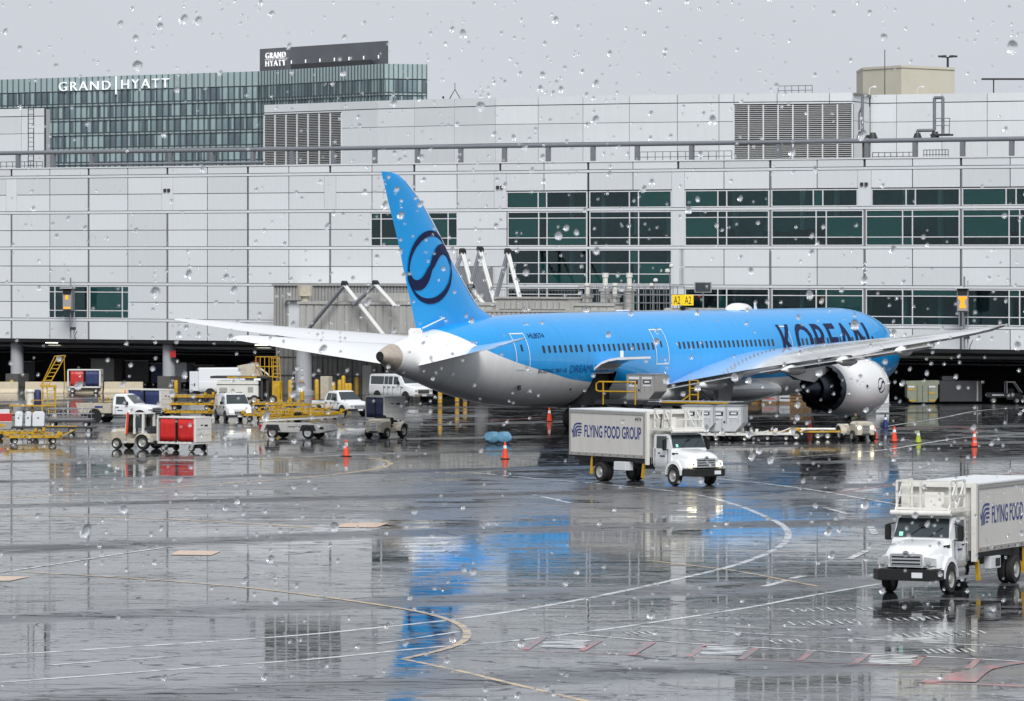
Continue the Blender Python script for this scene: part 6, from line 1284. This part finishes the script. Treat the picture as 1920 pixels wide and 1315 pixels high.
t = thing('drum', 'white drum with a domed lid standing on the yellow stand', 'drum', (x, y, 0.92)); MB().lathe([(0.26,0),(0.27,0.85),(0.33,0.87),(0.33,0.97),(0.2,1.06),(0.02,1.08)], n=20).build('shell', 'offwhite', t, smooth=40)
t = thing('drum', 'navy drum half hidden behind the white drum on the yellow stand', 'drum', (x+0.5, y+0.15, 0.92)); MB().lathe([(0.25,0),(0.25,1.0),(0.22,1.05),(0.02,1.07)], n=20).build('shell', 'navy', t, smooth=40)
# generator, power units and cage trailer at the left edge
t = thing('generator', 'red and grey ground generator cut by the left edge', 'generator', (*G(6, 812), 0), 0.1)
MB().box(-0.9,0.55,-0.6,0.6,0.75,1.25).build('upper_casing', 'redpaint', t, bevel=0.03); MB().box(-0.9,0.55,-0.6,0.6,0.22,0.70).build('lower_casing', 'trim', t, bevel=0.03); MB().box(-0.9,0.56,-0.61,0.61,0.70,0.75).build('band', 'panel', t)
MB().box(-0.5,0.4,-0.5,0.5,1.25,1.5).build('top_vent', 'panel_far', t); MB().box(-0.2,0.1,-0.615,-0.6,0.4,0.6).build('warning_plate', 'yellow', t)
for x in (-0.6,0.3): wheel(t, x, -0.5, 0.2, 0.12); wheel(t, x, 0.5, 0.2, 0.12)
t = thing('battery_trailer', 'black flat trailer carrying pale tank boxes at far left', 'trailer', (*G(58, 812), 0), 0.02)
MB().box(-1.2,4.2,-0.7,0.7,0.3,0.42).build('deck', 'dark', t); MB().box(1.0,3.0,-0.72,-0.5,0.42,0.47).build('deck_rail', 'yellow', t)
for x in (-0.7,0.6,2.6,3.7): wheel(t, x, -0.6, 0.19, 0.12); wheel(t, x, 0.6, 0.19, 0.12)
x, y = G(58, 812)
for k, (dx, w, lab) in enumerate(((-0.75,0.45,'narrow'),(-0.15,0.35,'slim'),(0.5,0.72,'wide'))):
    t = thing('tank_box', lab+' pale tank box standing on the black trailer', 'tank', (x+dx, y, 0.42)); MB().prism([(-w/2,0),(w/2,0),(w/2*1.1,0.75),(w/2*0.8,0.95),(-w/2*0.8,0.95),(-w/2,0.8)], -0.45, 0.45).build('shell', 'panel', t, bevel=0.04); MB().box(-0.04,0.04,-0.47,-0.45,0.5,0.6).build('plug', 'ink', t)
t = thing('cage_trailer', 'grey wire cage trailer below the single cab pickup', 'trailer', (*G(135, 800), 0), -0.05)
cg = MB(); 
for z in (0.5,0.85,1.2): cg.tube((-1.6,-0.6,z),(1.4,-0.6,z),0.025,6); cg.tube((-1.6,0.6,z),(1.4,0.6,z),0.025,6)
for k in range(12): cg.tube((-1.6+k*0.27,-0.6,0.4),(-1.6+k*0.27,-0.6,1.2),0.02,6)
cg.build('cage', 'channel', t); MB().box(-1.7,1.5,-0.65,0.65,0.3,0.42).build('deck', 'dark', t)
for x in (-1.2,1.0): wheel(t, x, -0.55, 0.18, 0.1); wheel(t, x, 0.55, 0.18, 0.1)
# yellow and white cargo loader left of the gangway building
t = thing('cargo_loader', 'white and yellow cargo loader with caged ladder beside the delivery van', 'cargo loader', (*G(452, 757), 0), -0.12)
MB().box(-1.7,1.5,-1.0,1.0,0.5,1.75).build('engine_body', 'offwhite', t, bevel=0.04); MB().box(-1.72,1.52,-1.02,1.02,1.45,1.5).build('body_band', 'dark', t)
MB().box(-2.2,2.3,-1.1,1.1,1.95,2.12).build('platform', 'dark', t); MB().box(-0.9,1.4,-1.12,-1.08,1.98,2.1).build('platform_edge', 'yellow', t)
MB().hexa([(0.2,-0.8,2.12),(1.6,-0.8,2.12),(1.6,0.8,2.12),(0.2,0.8,2.12)], [(-0.2,-0.8,2.9),(1.2,-0.8,3.15),(1.2,0.8,3.15),(-0.2,0.8,2.9)]).build('operator_housing', 'beige', t, bevel=0.03)
MB().bar((1.3,-0.8,3.0),(2.3,-0.8,2.2),0.1).build('brace', 'offwhite', t)
cl = MB(); ladder(cl, (2.95,-0.6,0.1), (2.75,-0.6,3.6), 0.6, 12, (1,0,0)); 
for z in (2.1,2.85,3.6): cl.bar((1.3,-0.9,z),(3.0,-0.9,z),0.06)
for k in range(6): cl.bar((1.3+k*0.34,-0.9,2.1),(1.3+k*0.34,-0.9,3.6),0.05)
cl.build('ladder_cage', 'yellow', t); MB().box(2.55,3.15,-0.9,0.6,0.1,1.7).build('yellow_frame', 'yellow', t, bevel=0.03)
for x in (1.75,2.2): MB().box(x-0.09,x+0.09,-0.9,0.9,0.3,1.95).build('scissor_arm', 'dark', t)
for x in (-1.2,1.2,2.6):
    for s in (-1,1): wheel(t, x, s*0.95, 0.34, 0.24)
MB().box(-1.5,-0.9,-1.03,-1.0,0.9,1.25).box(0.7,1.1,-1.03,-1.0,0.9,1.3).build('service_panel', 'trim', t)
# aft cargo loader under the fuselage with a container
LU = Vector((AP.x, AP.y, 0))*-1       # away from the fuselage, to starboard
o = AO+AU*22.3+LU*6.5; t = thing('cargo_loader', 'dark cargo loader with yellow rails raised to the open aircraft hold', 'cargo loader', (o.x, o.y, 0), math.atan2(LU.y, LU.x))
MB().box(-3.6,-0.1,-1.5,1.5,2.05,2.28).build('front_deck', 'dark', t); MB().box(0.0,5.9,-1.5,1.5,2.0,2.2).build('main_deck', 'dark', t)
for y in (-1.52,): MB().box(1.2,5.9,y-0.06,y,2.16,2.26).build('deck_edge', 'yellow', t)
for k in range(12): MB().tube((0.2+k*0.47,-1.4,2.21),(0.2+k*0.47,1.4,2.21),0.05,8).build('roller', 'steel', t)
r1 = MB()
for z in (0.62,1.22): r1.tube((-3.3,-1.5,2.2+z),(-0.7,-1.5,2.2+z),0.055,8)
for x in (-3.0,-0.7): r1.tube((x,-1.5,2.0),(x,-1.5,3.42),0.05,8)
r1.path([(-3.3,-1.5,2.82),(-3.5,-1.5,2.9),(-3.5,-1.5,3.3),(-3.3,-1.5,3.42)], 0.05); r1.build('guard_rail', 'yellow', t)
r2 = MB()
for x in (1.55,2.15): r2.tube((x,1.45,2.2),(x,1.45,3.5),0.05,8)
for z in (2.6,3.0,3.5): r2.tube((1.55,1.45,z),(2.15,1.45,z),0.04,8)
r2.bar((1.55,1.45,2.6),(1.0,1.45,2.2),0.08); r2.build('ladder_rail', 'yellow', t)
for a, b in (((0.5,0.3),(5.2,1.9)),((5.2,0.3),(0.5,1.9)),((-3.2,0.4),(-0.4,1.95)),((-0.4,0.4),(-3.2,1.95))):
    for y in (-1.2,1.2): MB().bar((a[0],y,a[1]),(b[0],y,b[1]),0.16,0.22).build('scissor_arm', 'dark', t)
MB().box(-3.4,5.6,-1.3,1.3,0.35,0.62).build('chassis', 'dark', t)
for x in (-2.6,1.0,5.0):
    for s in (-1,1): wheel(t, x, s*1.2, 0.36, 0.28)
def container(label, loc, rz, z, group='air cargo containers', m='uld'):
    t = thing('air_container', label, 'air container', (*loc, z), rz, group)       # cut-off lower corner at +x
    MB().prism([(-1.0,0.06),(0.6,0.06),(1.05,0.55),(1.05,1.62),(-1.0,1.62)], -0.76, 0.76).build('shell', m, t, bevel=0.015)
    MB().box(-1.0,0.62,-0.77,0.77,0,0.06).build('base_pallet', 'steel', t)
    fr = MB()
    for x in (-0.97,0.02,1.0): fr.box(x-0.025,x+0.025,-0.785,0.785,0.5,1.63)
    fr.box(-1.01,1.06,-0.785,0.785,1.56,1.635); fr.build('frame_edge', 'steel', t)
    for s in (-1,1):
        for x0, x1, z0, z1, m2 in ((-0.82,-0.1,1.30,1.44,'panel'),(-0.78,-0.18,1.0,1.24,'ink'),(-0.70,-0.3,1.05,1.19,'panel'),(-0.82,-0.25,0.82,0.92,'panel'),(0.14,0.82,1.32,1.43,'panel'),(0.22,0.74,1.04,1.25,'ink'),(0.30,0.66,1.09,1.20,'panel'),(0.2,0.72,0.86,0.95,'panel'),(-0.15,-0.05,0.55,0.68,'ink')):
            MB().box(x0,x1,s*0.765-0.012*(1 if m2 == 'ink' else 1.6),s*0.765+0.012*(1 if m2 == 'ink' else 1.6),z0,z1).build('container_label', m2, t)
        for x in (-0.75,-0.25,0.3,0.75): MB().box(x-0.015,x+0.015,s*0.766-0.01,s*0.766+0.01,0.58 if x > 0.2 else 0.1,0.80).build('rib', 'steel', t)
    return t
o2 = o+LU*-0.75; container('grey metal air container on the loader at the open hold', (o2.x, o2.y), math.atan2(LU.y, LU.x), 2.29, m='trim')
for k, (px, py, lab) in enumerate(((1366,827,'right air container on a dolly behind the catering truck cab'),(1313,827,'left air container half hidden by the truck platform cage'))):
    x, y = G(px, py); container(lab, (x, y), -0.25, 0.56); t = dolly('pale dolly carrying an air container, '+('right one' if k == 0 else 'left one')+' behind the catering truck', (x, y), -14, 0, 'offwhite')
# worker behind the catering truck, standing on the dolly
x, y = G(1322, 818)
person('worker in a bright blue hooded jacket behind the air containers', (x, y+1.2, 0.55), math.radians(200), 'stand', 'jacket')
st = thing('work_step', 'small grey work step hidden behind the air containers', 'step', (x, y+1.2, 0)); MB().box(-0.5,0.5,-0.4,0.4,0.45,0.55).build('tread', 'steel', st)
for a in (-0.45,0.45):
    for b in (-0.35,0.35): MB().tube((a,b,0),(a,b,0.46),0.03).build('leg', 'steel', st)
# low empty dollies and tow bars towards the tractor under the engine
for (px, py), lab, m in (((1440,826),'low pale dolly left of the small tow dolly','offwhite'),((1405,826),'low pale dolly close to the containers','offwhite')): dolly(lab, G(px, py), -6, 0, m)
x, y = G(1490, 826); t = thing('tow_dolly', 'small tow dolly with a round yellow hub left of the tow bar', 'dolly', (x, y, 0), -0.05)
MB().lathe([(0.35,0.45),(0.4,0.55),(0.4,0.7),(0.3,0.78)], (0,0,0), n=18).build('hub', 'yellow', t, smooth=40); MB().bar((-2.0,0,0.5),(2.8,0,0.55),0.1).build('tow_bar', 'yellow', t)
wheel(t, 0.1, -0.4, 0.3, 0.2); wheel(t, 0.1, 0.4, 0.3, 0.2); MB().box(-0.4,0.5,-0.35,0.35,0.35,0.46).build('frame', 'offwhite', t)
x, y = G(1545, 824); t = thing('tow_bar_rack', 'pale aircraft tow bar lying on small wheels left of the tractor', 'tow bar', (x, y, 0), 0.0)
MB().tube((-1.8,0,0.62),(2.4,0,0.62),0.09,10).build('bar', 'offwhite', t, smooth=50); MB().box(0.8,1.5,-0.3,0.3,0.55,0.95).build('head', 'offwhite', t, bevel=0.03)
for x in (-0.4,0.2): wheel(t, x, -0.3, 0.24, 0.14); wheel(t, x, 0.3, 0.24, 0.14)
MB().box(-0.5,0.3,-0.2,0.2,0.22,0.6).build('axle_frame', 'dark', t)
# crates and pallets beyond the belly
for k, (px, w, h, m, lab) in enumerate(((1415,1.1,0.62,'wood','plain wooden crate leftmost under the wing'),(1446,1.5,0.85,'trim','wrapped grey pallet load next to the plain crate'),(1476,1.2,0.95,'uld','silver wrapped pallet load beside the slatted crates'))):
    x, y = G(px, 757); t = thing('pallet_load', lab, 'pallet', (x, y, 0), -0.4); w *= 0.8; h *= 0.8; MB().box(-w/2,w/2,-0.5,0.5,0.14,h).build('load', m, t, bevel=0.04); MB().box(-w/2,w/2,-0.55,0.55,0.0,0.13).build('pallet', 'wood', t)
    MB().box(-w/2+0.1,w/2-0.1,-0.51,-0.5,h*0.5,h*0.62).build('strap', 'red' if k == 1 else 'ink', t)
for px, lab in ((1496,'left slatted wooden crate under the wing'),(1511,'right slatted wooden crate close to the engine exhaust')):
    x, y = G(px, 760); t = thing('wooden_crate', lab, 'crate', (x, y, 0), -0.3, 'slatted wooden crates')
    MB().box(-0.42,0.42,-0.45,0.45,0.1,0.95).build('liner', 'dark', t)
    for k in range(5): MB().box(-0.5,0.5,-0.5,-0.45,0.1+k*0.22,0.24+k*0.22).build('slat', 'wood', t)
    for x2 in (-0.46,0.46): MB().box(x2-0.05,x2+0.05,-0.53,-0.5,0.0,1.14).build('post', 'wood', t)
    MB().box(-0.5,0.5,-0.5,0.5,0.96,1.1).build('lid', 'wood', t); MB().box(-0.5,0.5,-0.5,0.5,0.0,0.09).build('skid', 'wood', t)
# big trash compactor container and utility cart under the terminal on the right
x, y = G(1727, 757); t = thing('waste_container', 'olive grey waste compactor container in the dark under the terminal', 'container', (x, y, 0), 0.03)
MB().prism([(-1.15,0.5),(-0.85,0.12),(0.95,0.12),(1.2,0.5),(1.2,1.45),(1.3,1.5),(1.3,1.78),(-1.25,1.72),(-1.25,1.5),(-1.15,1.45)], -0.9, 0.9).build('shell', 'olive', t, bevel=0.02)
for xx in (-0.4,0.02,0.45): MB().box(xx-0.02,xx+0.02,-0.92,-0.9,0.15,1.4).build('rib', 'dark', t)
for xx, z, m in ((-0.85,1.25,'panel'),(-0.85,1.05,'yellow'),(0.75,1.25,'panel'),(0.75,0.75,'yellow'),(-0.75,0.2,'yellow'),(0.75,0.2,'yellow')): MB().box(xx-0.25,xx+0.25,-0.925,-0.9,z,z+0.12).build('sticker', m, t)
MB().box(1.35,4.6,-0.6,1.6,0.15,1.75).build('compactor_body', 'dark', t, bevel=0.04); MB().box(1.6,2.6,-0.4,1.0,1.75,2.1).build('hopper', 'dark', t, bevel=0.04); MB().box(4.2,4.3,-0.65,-0.6,0.2,1.7).build('edge_strip', 'trim', t)
x, y = G(1880, 757); t = thing('utility_cart', 'black small utility cart with a rear bed at far right under the terminal', 'cart', (x, y, 0), 0.05)
MB().hexa([(-1.3,-0.65,0.5),(0.2,-0.65,0.5),(0.2,0.65,0.5),(-1.3,0.65,0.5)], [(-1.35,-0.68,0.85),(0.2,-0.68,0.85),(0.2,0.68,0.85),(-1.35,0.68,0.85)]).build('cargo_bed', 'dark', t)
MB().box(0.2,1.45,-0.65,0.65,0.3,0.8).build('body', 'dark', t, bevel=0.08); MB().path([(0.25,-0.6,0.8),(0.25,-0.6,1.65),(0.85,-0.6,1.65),(1.4,-0.6,0.85)], 0.04).path([(0.25,0.6,0.8),(0.25,0.6,1.65),(0.85,0.6,1.65),(1.4,0.6,0.85)], 0.04).build('roll_frame', 'panel', t)
MB().box(0.2,0.9,-0.62,0.62,1.64,1.70).build('roof', 'panel', t); MB().box(0.35,0.8,-0.5,0.5,0.8,1.15).build('seat', 'ink', t, bevel=0.04)
MB().box(-1.37,-1.34,-0.5,-0.15,0.62,0.74).box(-0.9,0.0,-0.70,-0.68,0.62,0.72).build('reflector', 'panel', t)
for xx in (-0.8,1.0):
    for s in (-1,1): wheel(t, xx, s*0.6, 0.27, 0.2)
x, y = G(1654, 757); t = MB().box(-0.5,0.5,-0.4,0.4,0,1.25).build('cabinet', 'panel_far', bevel=0.03, loc=(x, y, 0)); tag(t, 'pale service cabinet just right of the engine in the shade', 'cabinet')
# concrete barriers
for k, (px, lab) in enumerate(((4,'short cream concrete barrier at the far left edge'),(84,'cream concrete barrier just right of the left column'),(156,'cream concrete barrier behind the red and navy cart'),(232,'cream concrete barrier ending left of the second column'))):
    x, y = G(px, 737); L = 1.35 if k == 0 else 1.62; t = MB().prism([(-0.35,0),(0.35,0),(0.3,0.12),(0.16,0.35),(0.11,0.92),(-0.11,0.92),(-0.16,0.35),(-0.3,0.12)], -L, L, 'x').build('concrete_barrier', 'cream', loc=(x, y, 0), rz=-0.12, bevel=0.02); tag(t, lab, 'barrier', 'cream concrete barriers')
# bollards
bl = [(544,752,1.55),(566,752,1.5),(594,751,1.55),(625,747,1.2),(637,746,1.35),(644,744,1.6),(650,747,1.1),(656,747,1.1),(669,741,1.35),(825,757,2.2),(857,754,1.6),(872,752,1.3),(330,738,1.0),(22,733,0.8)]
bd = 'first at the left by the grey gangway column,second from left in front of the gangway column,beside the beige cabinet,short one right of the beige cabinet,behind the crew cab pickup roof at its left,tall one behind the pickup roof,low one in the pair behind the pickup,low one right in the pair behind the pickup,by the tall grey cabinet door,tall one under the tail cone right of the van,in front of the dark recess below the tail,rightmost below the tail,by the second column under the terminal,by the leftmost column base'.split(',')
for (px, py, h), w in zip(bl, bd):
    x, y = G(px, py); t = thing('bollard', 'yellow steel bollard '+w, 'bollard', (x, y, 0), 0, 'yellow bollards'); MB().lathe([(0.17,0),(0.17,h),(0.12,h+0.08),(0.02,h+0.1)], n=16).build('post', 'yellow', t, smooth=40); MB().lathe([(0.2,0),(0.2,0.05),(0.171,0.06)], n=16).build('foot', 'concrete_dk', t)
x, y = G(612, 750); t = MB().box(-0.38,0.38,-0.3,0.3,0,1.85).build('cabinet', 'beige', loc=(x, y, 0), rz=-0.5, bevel=0.02); tag(t, 'beige plywood cabinet among the yellow bollards', 'cabinet')
# cones
def cone(label, px, py, m='orange', h=0.95):
    t = thing('traffic_cone', label, 'traffic cone', (*G(px, py), 0), rnd.random(), 'traffic cones')
    MB().box(-0.24,0.24,-0.24,0.24,0,0.05).build('base', 'ink', t, bevel=0.01); MB().lathe([(0.19,0.05),(0.045,h)], n=18).build('body', m, t, smooth=40)
    z0, z1 = h*0.62, h*0.80; r = lambda z: 0.19+(0.045-0.19)*(z-0.05)/(h-0.05); MB().lathe([(r(z0)+0.006,z0),(r(z1)+0.006,z1)], n=18, cap=False).build('white_band', 'panel', t, smooth=40)
cone('orange traffic cone in front of the navy curtained cart', 649, 856); cone('orange traffic cone beside the blue wrapped bundle', 947, 861); cone('orange traffic cone below the white fuselage belly', 1030, 791)
cone('orange traffic cone right of the engine, nearer the tractor', 1677, 829); cone('orange traffic cone at right, last of the row', 1827, 838); cone('small lime cone between two orange cones at right', 1722, 831, 'lime', 0.75)
cone('orange and white cone behind the tow dolly under the wing', 1518, 812, h=1.0); cone('orange cone half hidden right of the tractor', 1640, 824, h=0.8); cone('blue and white cone right of the engine nacelle', 1660, 803, 'truck_blue', 0.9)
# two bundles in pale blue plastic wrap
for px, r, lab in ((924,0.42,'left bundle in pale blue plastic wrap on the wet apron'),(945,0.38,'right bundle in pale blue plastic wrap on the wet apron')):
    x, y = G(px, 832); g = []
    for k in range(9):
        ph = PI*k/8; ring = []
        for j in range(16):
            a = 2*PI*j/16; q = 1+0.10*math.sin(3*a+k)+0.07*math.sin(5*a-k*2); ring.append((r*1.25*math.sin(ph)**0.7*math.cos(a)*q, r*math.sin(ph)**0.7*math.sin(a)*q, 0.36-0.36*math.cos(ph)*(1.0 if k < 4 else 1.05)))
        g.append(ring)
    t = thing('wrapped_bundle', lab, 'bundle', (x, y, 0), 0.2, 'blue wrapped bundles'); MB().loft(g).build('wrap', 'tarp', t, smooth=40); MB().path([(-r*1.3,0,0.35),(0,-r*0.2,0.78),(r*1.3,0,0.35)], 0.015).build('cord', 'dark', t)
# small lit lamps under the terminal, left
for k in range(13):
    px = 50+k*22+(k*7) % 9; off = -17.0; A = FP(a_of(px, off), off, 0); t = MB().box(-0.12,0.12,-0.08,0.08,0,0.10).build('ceiling_lamp', 'lit', loc=(A.x, A.y, 3.12+0.1*(k % 3)), rz=-PHI); t['group'] = 'small lamps under the terminal'; tag(t, 'small lit lamp deep under the terminal at left', 'lamp')
    t = t
for px, lab in ((97,'bright tube lamp under the left soffit edge'),(1672,'warm tube lamp under the soffit beside the nose'),(490,'tube lamp under the soffit above the yellow loader')):
    off = -1.0; A = FP(a_of(px, off), off, 3.88); t = thing('tube_lamp', lab, 'lamp', A, -PHI); MB().box(-0.7,0.7,-0.06,0.06,0.0,0.1).build('housing', 'trim', t); MB().box(-0.65,0.65,-0.05,0.05,-0.06,-0.005).build('tube', 'lit', t)
t = thing('round_sign', 'dim round red sign hanging under the terminal left of the gangway', 'sign', (*at(482, 448), 2.4)); MB().lathe([(0.01,-0.03),(0.3,-0.03),(0.3,0.0)], axis='y', n=20).build('sign_face', 'redpaint', t); MB().tube((0,0,0.3),(0,0,1.6),0.02).build('hanger', 'dark', t)
A = FP(a_of(325, -0.7), -0.7, 2.75); t = MB().box(-0.28,0.28,-0.03,0.0,0,0.55).build('red_sign', 'redpaint', loc=A+FN*0.03, rz=-PHI+0.1); tag(t, 'small red square sign on the second grey column', 'sign')
# parked units deep in the undercroft
for px, w, h, m, lab in ((392,2.2,1.9,'dark','dark empty cart frame behind the delivery van'),(305,1.6,2.0,'navy','navy cart in the shade right of the second column'),(345,1.5,2.1,'panel_far','pale tall cart in the shade right of the second column'),(265,2.6,2.2,'dark','dark covered cart behind the right end of the barriers'),(60,1.7,2.0,'dark','dark cart behind the yellow stand'),(200,2.6,2.3,'trim','grey equipment rack behind the middle barrier')):
    off = -9.0; A = FP(a_of(px, off), off, 0); t = thing('parked_cart', lab, 'cart', A, -PHI); MB().box(-w/2,w/2,-0.7,0.7,0.35,0.45).build('deck', 'dark', t); MB().box(-w/2,w/2,-0.6,0.6,0.45,h).build('cover', m, t, bevel=0.03); MB().box(-w/2-0.02,w/2+0.02,-0.72,0.72,h,h+0.06).build('roof', 'trim', t)
    for x in (-w*0.35,w*0.35):
        for s in (-1,1): wheel(t, x, s*0.55, 0.18, 0.1)

# ------------------------------------------------------------------ raindrops clinging to the outside of the window the picture is taken through
WD = 1.5
rd = random.Random(23); mb = MB()
taken = {}
def drop(x, z, r, asp, tilt, seg=10):
    R = r*asp*1.15; c = 0.0035; i0, j0 = int(x//c), int(z//c)          # drops that would touch run together: keep the first
    for i in (i0-1, i0, i0+1):
        for j in (j0-1, j0, j0+1):
            for (a, b, q) in taken.get((i, j), ()):
                if (a-x)**2+(b-z)**2 < (q+R)**2: return
    taken.setdefault((i0, j0), []).append((x, z, R))
    o = len(mb.v); ct, st_ = math.cos(tilt), math.sin(tilt); rings = ((1.0,0.0),(0.86,0.30),(0.52,0.50),)
    for q, d in rings:
        for k in range(seg):
            a = 2*PI*k/seg; u = r*q*math.cos(a)*(1+0.10*math.sin(2*a+tilt*3)); v = r*asp*q*math.sin(a); v = v*(1.0 if v < 0 else 1.12)
            mb.v.append((x+u*ct-v*st_, WD+d*r*0.95, HCAM+z+u*st_+v*ct))
    mb.v.append((x, WD+0.56*r*0.95, HCAM+z))
    mb.f.append(tuple(o+k for k in range(seg)))
    for i in range(2):
        for k in range(seg): k2 = (k+1) % seg; mb.f.append((o+i*seg+k, o+(i+1)*seg+k, o+(i+1)*seg+k2, o+i*seg+k2))
    for k in range(seg): mb.f.append((o+2*seg+k, o+3*seg, o+2*seg+(k+1) % seg))
for k in range(30000):
    x = rd.uniform(-0.36, 0.36); z = rd.uniform(-0.30, 0.24)
    u, v = x/WD*FPX+960, 480-z/WD*FPX
    dens = 0.42+0.32*(math.sin(x*31+1.3)*math.sin(z*37+0.4))
    if 700 < u < 1000 and 280 < v < 800: dens += 0.25
    if u > 1650 and 600 < v < 1000: dens += 0.30
    if v > 1000: dens -= 0.12
    if rd.random() > dens: continue
    px_r = min(10.0, 1.3+rd.expovariate(1/1.25))
    if px_r > 5.2:
        for q in range(rd.randint(1, 5)): drop(x+rd.gauss(0, 0.0002), z+(px_r*1.6+6+q*rd.uniform(5, 9))*WD/FPX, rd.uniform(1.0, 2.4)*WD/FPX, rd.uniform(1, 1.8), 0.0)      # beads left along the run of a big drop
    drop(x, z, px_r*WD/FPX, rd.uniform(0.9, 1.7), rd.uniform(-0.5, 0.25) if u > 800 else rd.uniform(-0.9, 0.0))
wm = bpy.data.materials.new('rain_water'); wm.use_nodes = True; nt = wm.node_tree; nt.nodes.clear()
o = nt.nodes.new('ShaderNodeOutputMaterial'); g = nt.nodes.new('ShaderNodeBsdfGlass'); g.inputs['IOR'].default_value = 1.33; g.inputs['Roughness'].default_value = 0.0; nt.links.new(g.outputs[0], o.inputs[0])
r = mb.build('raindrops', wm, smooth=75, recalc=True); r['kind'] = 'stuff'; r['label'] = 'clear raindrops clinging to the window in front of the viewer'; r['category'] = 'raindrops'
print('objects', len(bpy.data.objects))
